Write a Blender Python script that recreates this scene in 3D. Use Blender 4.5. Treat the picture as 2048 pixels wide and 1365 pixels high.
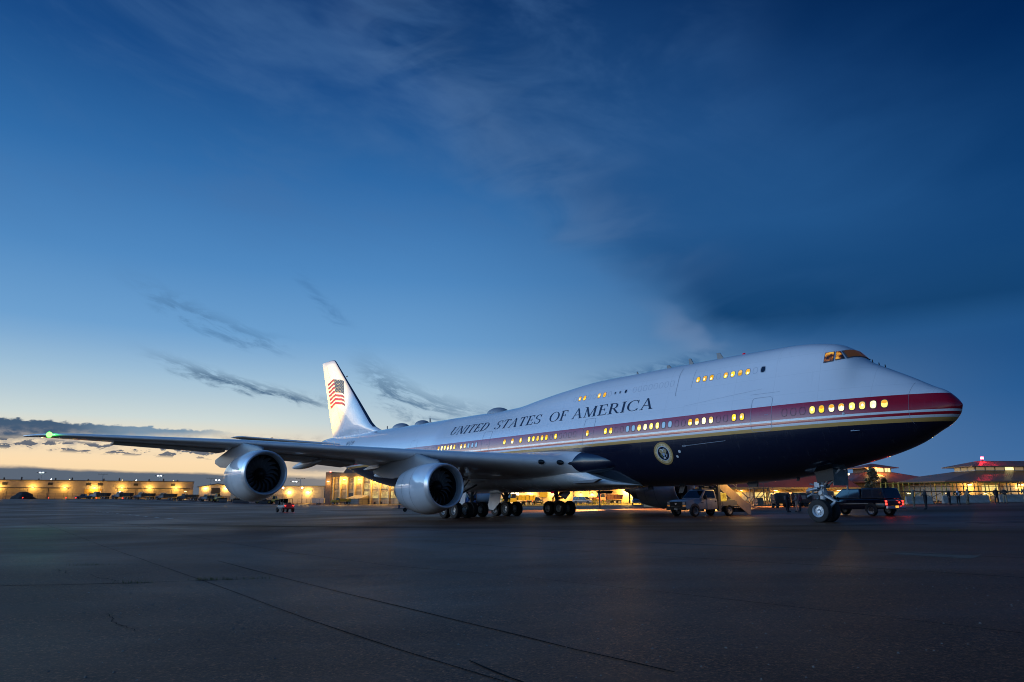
import bpy, math, random
import numpy as np
from mathutils import Vector, Matrix
random.seed(7)
rad = math.radians
PI = math.pi
for o in list(bpy.data.objects):
    bpy.data.objects.remove(o, do_unlink=True)
sc = bpy.context.scene
col = sc.collection

# ------------------------------------------------------------------ camera
cam_d = bpy.data.cameras.new('camera')
cam_d.sensor_width = 36.0
cam_d.lens = 25.012
cam_d.clip_start = 0.1
cam_d.clip_end = 9000
cam = bpy.data.objects.new('camera', cam_d)
col.objects.link(cam)
cam.location = (0, 0, 1.434)
cam.rotation_euler = (rad(90 + 12.31), 0, 0)
sc.camera = cam

# ------------------------------------------------------------------ sky
def s2l(r, g, b):
    f = lambda c: c / 12.92 if c <= 0.04045 else ((c + 0.055) / 1.055) ** 2.4
    return (f(r / 255), f(g / 255), f(b / 255), 1.0)

world = bpy.data.worlds.new('World')
sc.world = world
world.use_nodes = True
wt = world.node_tree
wt.nodes.clear()

class NT:
    """small helper for composing math node networks"""
    def __init__(self, tree): self.t = tree
    def _in(self, sock, v):
        if isinstance(v, (int, float)): sock.default_value = v
        elif isinstance(v, tuple): sock.default_value = v
        else: self.t.links.new(v, sock)
    def m(self, op, a, b=0.0, c=0.0, clamp=False):
        n = self.t.nodes.new('ShaderNodeMath'); n.operation = op; n.use_clamp = clamp
        for i, v in enumerate((a, b, c)): self._in(n.inputs[i], v)
        return n.outputs[0]
    def ss(self, x, a, b, lo=0.0, hi=1.0, kind='SMOOTHSTEP'):
        n = self.t.nodes.new('ShaderNodeMapRange'); n.interpolation_type = kind
        for i, v in enumerate((x, a, b, lo, hi)): self._in(n.inputs[i], v)
        return n.outputs[0]
    def mix(self, f, a, b, mode='MIX'):
        n = self.t.nodes.new('ShaderNodeMix'); n.data_type = 'RGBA'; n.blend_type = mode
        self._in(n.inputs[0], f); self._in(n.inputs[6], a); self._in(n.inputs[7], b)
        return n.outputs[2]
    def ramp(self, x, stops, interp='LINEAR'):
        n = self.t.nodes.new('ShaderNodeValToRGB'); n.color_ramp.interpolation = interp
        e = n.color_ramp.elements
        while len(e) < len(stops): e.new(0.5)
        for k, (p, c) in enumerate(stops):
            e[k].position = p; e[k].color = c
        self._in(n.inputs[0], x)
        return n.outputs[0]
    def xyz(self, x, y, z):
        n = self.t.nodes.new('ShaderNodeCombineXYZ')
        for i, v in enumerate((x, y, z)): self._in(n.inputs[i], v)
        return n.outputs[0]
    def noise(self, vec, scale, detail=4, rough=0.5, dist=0.0):
        n = self.t.nodes.new('ShaderNodeTexNoise')
        self._in(n.inputs['Vector'], vec); n.inputs['Scale'].default_value = scale
        n.inputs['Detail'].default_value = detail; n.inputs['Roughness'].default_value = rough
        n.inputs['Distortion'].default_value = dist
        return n.outputs[0]

W = NT(wt)
tc = wt.nodes.new('ShaderNodeTexCoord')
sep = wt.nodes.new('ShaderNodeSeparateXYZ')
wt.links.new(tc.outputs['Generated'], sep.inputs[0])
dx, dy, dz = sep.outputs
DEG = 180 / PI
el = W.m('MULTIPLY', W.m('ARCSINE', dz), DEG)               # elevation in degrees
az = W.m('MULTIPLY', W.m('ARCTAN2', dx, dy), DEG)           # azimuth in degrees, 0 = straight ahead
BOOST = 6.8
A_SUN = rad(-95)                                             # the sun has set to the left, out of frame
cosd = W.m('COSINE', W.m('SUBTRACT', W.m('ARCTAN2', dx, dy), A_SUN))
fA = W.m('MULTIPLY_ADD', cosd, 0.5, 0.5)
tsun = W.ss(fA, 0.13, 0.56)
tglow = W.ss(fA, 0.40, 0.66)
eln = W.m('DIVIDE', el, 90.0, clamp=True)
def st(lst): return [(e / 90.0, s2l(*c)) for e, c in lst]
sun_side = W.ramp(eln, st([(0, (120, 150, 180)), (4, (168, 192, 210)), (8.2, (156, 190, 216)),
    (12, (110, 161, 208)), (17, (80, 137, 193)), (24, (48, 107, 168)), (31, (26, 76, 136)), (39, (12, 50, 103)), (90, (26, 66, 122))]))
far_side = W.ramp(eln, st([(0, (74, 112, 158)), (3, (54, 102, 156)), (7, (30, 86, 143)), (13, (10, 64, 119)), (21, (3, 52, 104)), (30, (1, 38, 86)), (39, (0, 25, 66)), (90, (16, 46, 92))]))
base = W.mix(tsun, far_side, sun_side)
glow_col = W.ramp(W.m('DIVIDE', el, 12.0, clamp=True), [(0, s2l(240, 208, 160)), (0.2, s2l(253, 222, 178)), (0.32, s2l(240, 221, 190)), (0.46, s2l(208, 219, 216)), (0.75, s2l(168, 198, 216))])
base = W.mix(W.m('MULTIPLY', tglow, W.ss(el, 11.0, 4.5)), base, glow_col)

# high thin cloud sheet towards the right
edge = W.m('SUBTRACT', 28.2, W.m('MULTIPLY', el, 1.15))
n1 = W.noise(W.xyz(W.m('MULTIPLY', az, 0.05), W.m('MULTIPLY', el, 0.10), 3.0), 1.6, 3, 0.55, 0.3)
dist = W.m('ADD', W.m('SUBTRACT', az, edge), W.m('MULTIPLY', W.m('SUBTRACT', n1, 0.5), 14.0))
n1f = W.noise(W.xyz(W.m('MULTIPLY', W.m('ADD', az, W.m('MULTIPLY', el, 0.7)), 0.10), W.m('MULTIPLY', W.m('SUBTRACT', el, W.m('MULTIPLY', az, 0.25)), 0.34), 5.0), 0.8, 5, 0.52, 0.8)
sheet = W.m('MULTIPLY', W.ss(dist, -3.0, 8.0), W.ss(el, 8.5, 13.0))
sheet = W.m('MULTIPLY', sheet, W.ss(dist, 50.0, 10.0))
sheet_col = W.ramp(W.m('DIVIDE', el, 40.0, clamp=True), [(0.0, s2l(44, 96, 150)), (0.28, s2l(38, 88, 140)), (0.335, s2l(20, 66, 112)), (0.42, s2l(24, 72, 122)), (0.52, s2l(34, 84, 138)), (0.7, s2l(34, 80, 134)), (1.0, s2l(10, 48, 98))])
base = W.mix(W.m('MULTIPLY', sheet, W.m('MULTIPLY_ADD', n1f, 0.8, 0.55), clamp=True), base, sheet_col)
# its paler, frayed leading edge
band = W.m('MULTIPLY', W.m('MULTIPLY', W.ss(dist, -6.0, 1.0), W.ss(dist, 16.0, 2.0)), W.m('MULTIPLY', W.ss(el, 14.0, 20.0), W.ss(el, 46, 33)))
base = W.mix(W.m('MULTIPLY', W.m('MULTIPLY', band, W.ss(n1f, 0.30, 0.72)), 0.36), base, s2l(92, 126, 170))
rim = W.m('MULTIPLY', W.m('MULTIPLY', W.ss(dist, -2.6, 0.0), W.ss(dist, 2.2, 0.4)), W.m('MULTIPLY', W.ss(el, 10.4, 11.6), W.ss(el, 16, 12.6)))
base = W.mix(W.m('MULTIPLY', rim, 0.20), base, s2l(150, 165, 195))
# faint veil high up
n2 = W.noise(W.xyz(W.m('ADD', W.m('MULTIPLY', az, 0.040), W.m('MULTIPLY', el, 0.05)), W.m('MULTIPLY', el, 0.085), 9.0), 1.5, 5, 0.6, 0.4)
veil = W.m('MULTIPLY', W.ss(n2, 0.42, 0.75), W.m('MULTIPLY', W.ss(el, 15, 26), W.ss(az, 26, 6)))
base = W.mix(W.m('MULTIPLY', veil, 0.48), base, s2l(72, 112, 162))

# dark wisps left and right of the tail, slanting down to the right
rx = W.m('ADD', W.m('MULTIPLY', az, 0.95), W.m('MULTIPLY', el, -0.30))
ry = W.m('ADD', W.m('MULTIPLY', az, 0.30), W.m('MULTIPLY', el, 0.95))
n3 = W.noise(W.xyz(W.m('MULTIPLY', rx, 0.24), W.m('MULTIPLY', ry, 0.95), 1.7), 1.2, 7, 0.66, 0.5)
n3c = W.m('SUBTRACT', n3, 0.5)
def streak(a0, e0, a1, e1, w, strength, colr):
    global base
    L = math.hypot(a1 - a0, e1 - e0); cx, sx = (a1 - a0) / L, (e1 - e0) / L
    px = W.m('ADD', W.m('MULTIPLY', W.m('SUBTRACT', az, a0), cx), W.m('MULTIPLY', W.m('SUBTRACT', el, e0), sx))
    py = W.m('ADD', W.m('MULTIPLY', W.m('SUBTRACT', az, a0), -sx), W.m('MULTIPLY', W.m('SUBTRACT', el, e0), cx))
    u = W.m('DIVIDE', px, L)
    d = W.m('ABSOLUTE', W.m('ADD', W.m('MULTIPLY_ADD', n3c, w * 3.0, py), W.m('MULTIPLY', W.m('MULTIPLY', u, W.m('SUBTRACT', 1.0, u)), w * 2.4)))
    msk = W.m('MULTIPLY', W.ss(d, w, 0.0), W.m('MULTIPLY', W.ss(u, -0.05, 0.5), W.ss(u, 1.12, 0.72)))
    base = W.mix(W.m('MULTIPLY', W.m('MULTIPLY', msk, strength), W.ss(n3, 0.36, 0.60)), base, colr)
streak(-29.0, 10.6, -13.5, 6.9, 0.75, 1.0, s2l(72, 104, 136))
streak(-30.5, 16.2, -17.5, 11.2, 1.1, 0.62, s2l(74, 116, 158))
streak(-13.0, 11.6, -4.0, 6.3, 1.7, 0.85, s2l(80, 114, 147))
streak(4.5, 9.0, 17.0, 11.3, 0.95, 0.9, s2l(56, 102, 148))
streak(-18.0, 18.0, -13.0, 13.2, 0.7, 0.4, s2l(60, 108, 158))
streak(-9.0, 8.2, 3.0, 6.4, 1.0, 0.55, s2l(92, 126, 158))
# low cloud bank on the horizon and a second one above the glow at the left
nb = W.noise(W.xyz(W.m('MULTIPLY', az, 0.10), W.m('MULTIPLY', el, 0.30), 6.0), 2.0, 5, 0.6)
nbf = W.noise(W.xyz(W.m('MULTIPLY', az, 0.55), W.m('MULTIPLY', el, 1.0), 6.0), 2.0, 5, 0.6)
top1 = W.m('ADD', W.m('MULTIPLY_ADD', az, -0.022, 1.05), W.m('MULTIPLY', W.m('SUBTRACT', nb, 0.5), 0.7))
bank1 = W.m('MULTIPLY', W.ss(W.m('SUBTRACT', el, top1), 0.20, -0.12), W.m('MULTIPLY', tglow, 0.95))
base = W.mix(bank1, base, s2l(70, 91, 114))
up2 = W.m('ADD', W.m('MULTIPLY_ADD', az, -0.022, 4.22), W.m('MULTIPLY', W.m('SUBTRACT', nbf, 0.5), 0.75))
lo2 = W.m('ADD', W.m('MULTIPLY_ADD', az, 0.058, 5.72), W.m('MULTIPLY', W.m('SUBTRACT', nb, 0.5), 0.9))
bank2 = W.m('MULTIPLY', W.ss(W.m('SUBTRACT', el, up2), 0.07, -0.07), W.ss(W.m('SUBTRACT', el, lo2), -0.35, 0.30))
bank2 = W.m('MULTIPLY', bank2, W.ss(az, -20.0, -25.0))
base = W.mix(W.m('MULTIPLY', bank2, 0.95), base, W.mix(W.ss(az, -33.0, -27.0), s2l(40, 76, 110), s2l(112, 142, 168)))
# greyer haze under it and small dark puffs in front of the glow
hz = W.m('MULTIPLY', W.m('MULTIPLY', W.ss(nbf, 0.40, 0.70), W.m('MULTIPLY', W.ss(el, 2.7, 3.6), W.ss(el, 4.8, 3.9))), W.ss(az, 5, -12))
base = W.mix(W.m('MULTIPLY', hz, 0.8), base, s2l(164, 158, 156))
bar_ = W.m('MULTIPLY', W.m('MULTIPLY', W.ss(W.m('ABSOLUTE', W.m('SUBTRACT', el, 2.3)), 0.8, 0.2), W.ss(az, -20, -15)), W.ss(nb, 0.40, 0.55))
base = W.mix(W.m('MULTIPLY', W.m('MULTIPLY', bar_, tglow), 0.85), base, s2l(84, 106, 132))
npf = W.noise(W.xyz(W.m('MULTIPLY', az, 0.95), W.m('MULTIPLY', el, 2.7), 11.0), 1.25, 5, 0.58)
pf_el = W.m('MULTIPLY_ADD', az, -0.030, 2.35)
pf = W.m('MULTIPLY', W.ss(npf, 0.51, 0.55), W.ss(W.m('ABSOLUTE', W.m('SUBTRACT', el, pf_el)), 0.48, 0.2))
pf = W.m('MULTIPLY', pf, W.m('MULTIPLY', W.ss(az, -18, -23), W.ss(az, -60, -40)))
base = W.mix(W.m('MULTIPLY', pf, 0.92), base, s2l(76, 90, 110))
# twilight arch, its strength boosted left of the frame to light the fuselage
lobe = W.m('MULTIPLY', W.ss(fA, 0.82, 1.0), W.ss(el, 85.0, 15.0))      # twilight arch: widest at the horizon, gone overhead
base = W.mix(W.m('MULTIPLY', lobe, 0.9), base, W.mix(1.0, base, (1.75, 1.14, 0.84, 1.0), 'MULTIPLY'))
lowmix = W.mix(W.ss(el, -1.0, 0.0), s2l(34, 38, 48), base)
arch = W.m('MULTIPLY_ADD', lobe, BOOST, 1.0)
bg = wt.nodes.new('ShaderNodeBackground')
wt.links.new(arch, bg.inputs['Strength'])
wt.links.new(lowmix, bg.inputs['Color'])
wo = wt.nodes.new('ShaderNodeOutputWorld')
wt.links.new(bg.outputs[0], wo.inputs['Surface'])
world.cycles.sampling_method = 'MANUAL'
world.cycles.sample_map_resolution = 512

sc.view_settings.view_transform = 'Standard'
sc.view_settings.look = 'None'
sc.view_settings.gamma = 1.0
sc.view_settings.use_curve_mapping = False
sc.view_settings.exposure = 0.0
sc.cycles.use_denoising = True
sc.cycles.filter_width = 1.0
sc.cycles.max_bounces = 4
sc.cycles.glossy_bounces = 3
sc.cycles.diffuse_bounces = 2
sc.cycles.caustics_reflective = False
sc.cycles.caustics_refractive = False
sc.cycles.sample_clamp_indirect = 4.0

# ------------------------------------------------------------------ materials
MATS = {}
def M(name, c, rough=0.5, metal=0.0, emit=None, es=0.0, coat=0.0, var=0.0, vscale=3.0, bump=0.0, bscale=60.0, spec=0.5, alpha=1.0):
    if name in MATS: return MATS[name]
    m = bpy.data.materials.new(name); m.use_nodes = True
    t = m.node_tree; b = t.nodes['Principled BSDF']
    c4 = (c[0], c[1], c[2], 1)
    b.inputs['Base Color'].default_value = c4
    b.inputs['Roughness'].default_value = rough
    b.inputs['Metallic'].default_value = metal
    b.inputs['Specular IOR Level'].default_value = spec
    b.inputs['Coat Weight'].default_value = coat
    b.inputs['Coat Roughness'].default_value = 0.04
    if emit:
        b.inputs['Emission Color'].default_value = (emit[0], emit[1], emit[2], 1)
        b.inputs['Emission Strength'].default_value = es
    n = NT(t)
    if var or bump:
        tcn = t.nodes.new('ShaderNodeTexCoord')
    if var:
        nz = n.noise(tcn.outputs['Object'], vscale, 6, 0.6)
        f = n.ss(nz, 0.3, 0.7)
        lo = tuple(max(0, x * (1 - var)) for x in c) + (1,); hi = tuple(min(1, x * (1 + var)) for x in c) + (1,)
        t.links.new(n.mix(f, lo, hi), b.inputs['Base Color'])
        t.links.new(n.ss(nz, 0.2, 0.8, max(0.02, rough - 0.1), min(1, rough + 0.12)), b.inputs['Roughness'])
    if bump:
        nb_ = n.noise(tcn.outputs['Object'], bscale, 3, 0.6)
        bn = t.nodes.new('ShaderNodeBump'); bn.inputs['Strength'].default_value = bump; bn.inputs['Distance'].default_value = 0.01
        t.links.new(nb_, bn.inputs['Height']); t.links.new(bn.outputs[0], b.inputs['Normal'])
    MATS[name] = m
    return m

def emis(name, c, s, var=0.0, scale=8.0):
    if name in MATS: return MATS[name]
    m = bpy.data.materials.new(name); m.use_nodes = True
    t = m.node_tree; t.nodes.clear(); n = NT(t)
    e = t.nodes.new('ShaderNodeEmission'); o = t.nodes.new('ShaderNodeOutputMaterial')
    e.inputs['Strength'].default_value = s
    e.inputs['Color'].default_value = (*c, 1)
    if var:
        tcn = t.nodes.new('ShaderNodeTexCoord')
        nz = n.noise(tcn.outputs['Object'], scale, 3, 0.6)
        t.links.new(n.mix(n.ss(nz, 0.35, 0.65), tuple(x * (1 - var) for x in c) + (1,), tuple(min(1, x * (1 + var * 0.3)) for x in c) + (1,)), e.inputs['Color'])
    t.links.new(e.outputs[0], o.inputs[0])
    MATS[name] = m
    return m

# ------------------------------------------------------------------ mesh building
class MB:
    def __init__(self): self.v = []; self.f = []; self.mi = []
    def add(self, verts, faces, mi=0):
        k = len(self.v); self.v += [tuple(p) for p in verts]
        for f in faces: self.f.append(tuple(i + k for i in f)); self.mi.append(mi)
        return self
    def box(self, c, s, rz=0.0, mi=0, M4=None):
        hx, hy, hz = s[0] / 2, s[1] / 2, s[2] / 2
        pts = [Vector((x, y, z)) for x in (-hx, hx) for y in (-hy, hy) for z in (-hz, hz)]
        R = M4 if M4 is not None else Matrix.Rotation(rz, 4, 'Z')
        pts = [(R @ p) + Vector(c) for p in pts]
        return self.add(pts, [(0, 1, 3, 2), (4, 6, 7, 5), (0, 4, 5, 1), (2, 3, 7, 6), (0, 2, 6, 4), (1, 5, 7, 3)], mi)
    def bar(self, a, b, w, h=None, mi=0):
        """square bar from a to b"""
        a = Vector(a); b = Vector(b); d = b - a; L = d.length
        if L < 1e-6: return self
        q = d.to_track_quat('X', 'Z').to_matrix().to_4x4()
        return self.box((a + b) / 2, (L, w, h or w), M4=q, mi=mi)
    def tube(self, a, b, r0, r1=None, n=10, mi=0, caps=True):
        a = Vector(a); b = Vector(b); r1 = r0 if r1 is None else r1
        q = (b - a).to_track_quat('Z', 'Y').to_matrix()
        vs = []
        for p, r in ((a, r0), (b, r1)):
            for i in range(n):
                t = 2 * PI * i / n
                vs.append(p + q @ Vector((math.cos(t) * r, math.sin(t) * r, 0)))
        fs = [(i, (i + 1) % n, n + (i + 1) % n, n + i) for i in range(n)]
        if caps: fs += [tuple(range(n - 1, -1, -1)), tuple(range(n, 2 * n))]
        return self.add(vs, fs, mi)
    def loft(self, rings, closed=True, cap0=True, cap1=True, mi=0):
        n = len(rings[0]); vs = [p for r in rings for p in r]; fs = []
        for k in range(len(rings) - 1):
            for i in range(n if closed else n - 1):
                j = (i + 1) % n
                fs.append((k * n + i, k * n + j, (k + 1) * n + j, (k + 1) * n + i))
        if closed and cap0: fs.append(tuple(range(n - 1, -1, -1)))
        if closed and cap1: fs.append(tuple(range((len(rings) - 1) * n, len(rings) * n)))
        return self.add(vs, fs, mi)
    def prism(self, poly, y0, y1, mi=0, axis='y', inset=0.0):
        """poly in (x,z) extruded along y (axis y), in (x,y) along z (axis z) or in (y,z) along x (axis x)"""
        n = len(poly)
        def P(a, b, t):
            return (a, t, b) if axis == 'y' else ((a, b, t) if axis == 'z' else (t, a, b))
        vs = [P(a, b, y0) for a, b in poly] + [P(a, b, y1) for a, b in poly]
        fs = [(i, (i + 1) % n, n + (i + 1) % n, n + i) for i in range(n)] + [tuple(range(n - 1, -1, -1)), tuple(range(n, 2 * n))]
        return self.add(vs, fs, mi)
    def lathe(self, prof, c=(0, 0, 0), axis='y', n=24, mis=None, closed=False):
        """prof: list of (r, t) with t along the axis"""
        vs = []
        for r, t in prof:
            for i in range(n):
                a = 2 * PI * i / n; u, w = r * math.cos(a), r * math.sin(a)
                p = (u, t, w) if axis == 'y' else ((t, u, w) if axis == 'x' else (u, w, t))
                vs.append((p[0] + c[0], p[1] + c[1], p[2] + c[2]))
        k = len(self.v); self.v += vs
        m = len(prof)
        for q in range(m if closed else m - 1):
            for i in range(n):
                j = (i + 1) % n; q2 = (q + 1) % m
                self.f.append((k + q * n + i, k + q * n + j, k + q2 * n + j, k + q2 * n + i)); self.mi.append(mis[q] if mis else 0)
        return self
    def mesh(self, name, mats, smooth=True, angle=35):
        me = bpy.data.meshes.new(name)
        me.from_pydata(self.v, [], self.f)
        ms = mats if isinstance(mats, (list, tuple)) else [mats]
        for m in ms: me.materials.append(m)
        me.polygons.foreach_set('material_index', self.mi)
        import bmesh
        bm = bmesh.new(); bm.from_mesh(me)
        bmesh.ops.recalc_face_normals(bm, faces=bm.faces)
        bm.to_mesh(me); bm.free()
        if smooth:
            me.polygons.foreach_set('use_smooth', [True] * len(me.polygons))
            me.set_sharp_from_angle(angle=rad(angle))
        me.update()
        return me
    def build(self, name, mats, parent=None, loc=None, smooth=True, angle=35, bevel=0.0):
        o = bpy.data.objects.new(name, self.mesh(name, mats, smooth, angle))
        col.objects.link(o)
        if parent is not None: o.parent = parent
        if loc is not None: o.location = loc
        if bevel:
            bv = o.modifiers.new('bevel', 'BEVEL'); bv.width = bevel; bv.segments = 2; bv.limit_method = 'ANGLE'; bv.angle_limit = rad(40)
        return o

def tag(o, label=None, cat=None, group=None, kind=None):
    if label: o['label'] = label
    if cat: o['category'] = cat
    if group: o['group'] = group
    if kind: o['kind'] = kind
    return o
def thing(name, label, cat, loc=(0, 0, 0), rz=0.0, group=None):
    o = bpy.data.objects.new(name, None); col.objects.link(o)
    o.location = loc; o.rotation_euler = (0, 0, rz); o.empty_display_size = 0.3
    return tag(o, label, cat, group)
def inst(src, parent=None, loc=None, rot=None, scale=None):
    o = src.copy(); col.objects.link(o)
    if parent is not None: o.parent = parent
    if loc is not None: o.location = loc
    if rot is not None: o.rotation_euler = rot
    if scale is not None: o.scale = scale
    return o
def copy_tree(root, loc, rz, label=None, group=None):
    r = root.copy(); col.objects.link(r); r.location = loc; r.rotation_euler = (0, 0, rz)
    if label: r['label'] = label
    if group: r['group'] = group
    for ch in list(root.children):
        c = ch.copy(); col.objects.link(c); c.parent = r
        for g in list(ch.children):
            d = g.copy(); col.objects.link(d); d.parent = c
    return r
def point_light(name, loc, c, e, r=0.1, parent=None):
    l = bpy.data.lights.new(name, 'POINT'); l.energy = e; l.color = c; l.shadow_soft_size = r
    o = bpy.data.objects.new(name, l); col.objects.link(o); o.location = loc
    if parent is not None: o.parent = parent
    return o
def spot_light(name, loc, target, c, e, deg=70, blend=0.6, r=0.1, parent=None):
    l = bpy.data.lights.new(name, 'SPOT'); l.energy = e; l.color = c; l.shadow_soft_size = r; l.spot_size = rad(deg); l.spot_blend = blend
    o = bpy.data.objects.new(name, l); col.objects.link(o); o.location = loc
    o.rotation_euler = (Vector(target) - Vector(loc)).to_track_quat('-Z', 'Y').to_euler()
    if parent is not None: o.parent = parent
    return o

# ------------------------------------------------------------------ terrain height
def sstep(x, a=0.0, b=1.0):
    t = min(1.0, max(0.0, (x - a) / (b - a))); return t * t * (3 - 2 * t)
def G(x, y):
    xe = x if abs(x) < 60 else math.copysign(60 + 22 * math.tanh((abs(x) - 60) / 22), x)
    ye = y if y < 180 else 180 + 80 * math.tanh((y - 180) / 80)
    z = 0.01103 * xe - 0.004126 * ye
    if x > 21: z += 0.011 * min(x - 21, 45) * sstep(170 - y, 0, 60)
    z += 2.3 * sstep(-x, 70, 160) * sstep(y, 150, 270)
    return z
# ------------------------------------------------------------------ ground
def asphalt():
    m = bpy.data.materials.new('asphalt'); m.use_nodes = True
    t = m.node_tree; n = NT(t); b = t.nodes['Principled BSDF']
    tcn = t.nodes.new('ShaderNodeTexCoord'); P = tcn.outputs['Object']
    fine = n.noise(P, 42.0, 4, 0.75); mid = n.noise(P, 0.9, 6, 0.65); big = n.noise(P, 0.06, 5, 0.6, 0.6)
    mp = t.nodes.new('ShaderNodeMapping'); mp.inputs['Rotation'].default_value = (0, 0, rad(-24)); mp.inputs['Scale'].default_value = (0.035, 0.5, 1)
    t.links.new(P, mp.inputs[0]); lanes = n.noise(mp.outputs[0], 1.0, 5, 0.6)
    c = n.ramp(fine, [(0.33, (0.012, 0.012, 0.013, 1)), (0.50, (0.055, 0.054, 0.054, 1)), (0.62, (0.16, 0.15, 0.14, 1)), (0.75, (0.30, 0.28, 0.25, 1))])
    vo = t.nodes.new('ShaderNodeTexVoronoi'); vo.inputs['Scale'].default_value = 34.0; t.links.new(P, vo.inputs['Vector'])
    sv = t.nodes.new('ShaderNodeSeparateColor'); t.links.new(vo.outputs['Color'], sv.inputs[0])
    c = n.mix(0.85, c, n.ramp(sv.outputs[0], [(0.0, (0.45, 0.45, 0.46, 1)), (0.5, (0.85, 0.85, 0.85, 1)), (0.80, (1.25, 1.22, 1.18, 1)), (0.95, (1.9, 1.85, 1.75, 1)), (1.0, (2.4, 2.3, 2.1, 1))]), 'MULTIPLY')
    c = n.mix(n.ss(mid, 0.35, 0.72, 0.0, 0.5), c, (0.075, 0.070, 0.065, 1), 'MIX')
    c = n.mix(0.75, c, n.ramp(big, [(0.32, (0.45, 0.45, 0.48, 1)), (0.52, (0.8, 0.8, 0.8, 1)), (0.68, (1.1, 1.05, 1.0, 1))]), 'MULTIPLY')
    stain = n.noise(P, 0.22, 6, 0.7, 1.2)
    c = n.mix(n.ss(stain, 0.60, 0.72, 0.0, 0.55), c, (0.016, 0.015, 0.014, 1))
    c = n.mix(0.6, c, n.ramp(lanes, [(0.35, (0.6, 0.6, 0.62, 1)), (0.6, (1.05, 1.03, 1.0, 1))]), 'MULTIPLY')
    c = n.mix(1.0, c, (2.05, 0.88, 0.42, 1), 'MULTIPLY')
    t.links.new(c, b.inputs['Base Color'])
    r = n.ss(big, 0.3, 0.7, 0.66, 0.44)
    r = n.m('ADD', r, n.m('MULTIPLY', n.m('SUBTRACT', lanes, 0.5), 0.22))
    t.links.new(r, b.inputs['Roughness'])
    b.inputs['Specular IOR Level'].default_value = 0.20
    bp = t.nodes.new('ShaderNodeBump'); bp.inputs['Strength'].default_value = 0.55; bp.inputs['Distance'].default_value = 0.008
    t.links.new(fine, bp.inputs['Height'])
    bp2 = t.nodes.new('ShaderNodeBump'); bp2.inputs['Strength'].default_value = 0.25; bp2.inputs['Distance'].default_value = 0.05
    t.links.new(mid, bp2.inputs['Height']); t.links.new(bp.outputs[0], bp2.inputs['Normal']); t.links.new(bp2.outputs[0], b.inputs['Normal'])
    return m
def axis_lines(spec):
    out = []
    for a, b, s in spec:
        k = int(round((b - a) / s))
        out += [a + (b - a) * i / k for i in range(k)]
    out.append(spec[-1][1]); return out
gx = axis_lines([(-3000, -600, 300), (-600, -200, 20), (-200, -60, 7), (-60, 80, 4), (80, 200, 12), (200, 600, 50), (600, 3000, 300)])
gy = axis_lines([(-80, 0, 10), (0, 140, 4), (140, 400, 8), (400, 800, 50), (800, 4000, 400)])
g = MB(); nx = len(gx)
g.add([(x, y, G(x, y)) for y in gy for x in gx], [(j * nx + i, j * nx + i + 1, (j + 1) * nx + i + 1, (j + 1) * nx + i) for j in range(len(gy) - 1) for i in range(nx - 1)])
ground = tag(g.build('ground', asphalt(), angle=60), kind='structure')

def ribbon(pts, w, name, mat, lift=0.004, parent=None, label=None, jitter=0.0, wf=None):
    """thin strip draped on the ground along a polyline"""
    mb = MB(); dense = []
    for (x0, y0), (x1, y1) in zip(pts[:-1], pts[1:]):
        k = max(1, int(math.hypot(x1 - x0, y1 - y0) / 1.5))
        dense += [(x0 + (x1 - x0) * i / k, y0 + (y1 - y0) * i / k) for i in range(k)]
    dense.append(pts[-1]); vs = []
    for i, (x, y) in enumerate(dense):
        a = dense[max(0, i - 1)]; b = dense[min(len(dense) - 1, i + 1)]
        d = Vector((b[0] - a[0], b[1] - a[1])); d.normalize(); nn = Vector((-d.y, d.x))
        ww = w * (1 + jitter * random.uniform(-1, 1)); jx = jitter * w * random.uniform(-1, 1)
        if wf: ww *= wf(i / (len(dense) - 1))
        for s in (-0.5, 0.5):
            X, Y = x + nn.x * (ww * s + jx), y + nn.y * (ww * s + jx); vs.append((X, Y, G(X, Y) + lift))
    mb.add(vs, [(2 * i, 2 * i + 1, 2 * i + 3, 2 * i + 2) for i in range(len(dense) - 1)])
    return mb.build(name, mat, parent)
crack_m = M('crack', (0.010, 0.010, 0.010), 0.9, spec=0.1)
seal_m = M('seam', (0.016, 0.012, 0.010), 0.9, var=0.3, spec=0.1)
pale_m = M('pale_seam', (0.082, 0.046, 0.030), 0.8, var=0.45, vscale=9, spec=0.2, bump=.5, bscale=40)
paint_m = M('apron_paint', (0.30, 0.29, 0.27), 0.5, var=0.35, vscale=1.5)
SEAMS = [  # (points, width, material)
    ([(-66.5, 99.0), (-23.4, 38.75), (-14.85, 26.6), (-5.96, 14.25), (-2.51, 9.38), (-1.1, 7.49), (-0.1, 6.22), (0.46, 5.64)], 0.018, crack_m),
    ([(-37.2, 67.8), (-12.0, 29.3), (-6.0, 20.9), (-2.76, 16.8), (0, 14.3), (2.05, 11.96), (3.44, 10.34), (4.6, 8.95), (5.5, 7.8)], 0.018, seal_m),
    ([(-7.45, 18.76), (-4.53, 14.54), (-2.54, 11.76), (-0.43, 8.88), (0.61, 7.4), (1.37, 6.44)], 0.025, seal_m),
    ([(-12.4, 13.5), (-9.43, 13.62), (-8.27, 13.66), (-7.24, 13.8), (-5.88, 14.07), (-4.9, 14.3)], 0.03, crack_m),
    ([(-5.84, 38.4), (0, 30.5), (4.46, 24.4), (7.84, 21.07), (9.72, 19.2), (11.75, 16.8), (14, 14.0)], 0.05, crack_m),
    ([(-3.16, 26.8), (0, 22.66), (3.31, 19.13), (5.59, 16.59), (7.62, 14.61), (9.2, 12.7)], 0.03, seal_m),
    ([(-0.38, 6.97), (0.0, 6.3), (0.29, 5.85)], 0.025, crack_m),
    ([(-30, 66), (-10, 48), (10, 34), (22, 26)], 0.06, seal_m),
]
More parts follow.
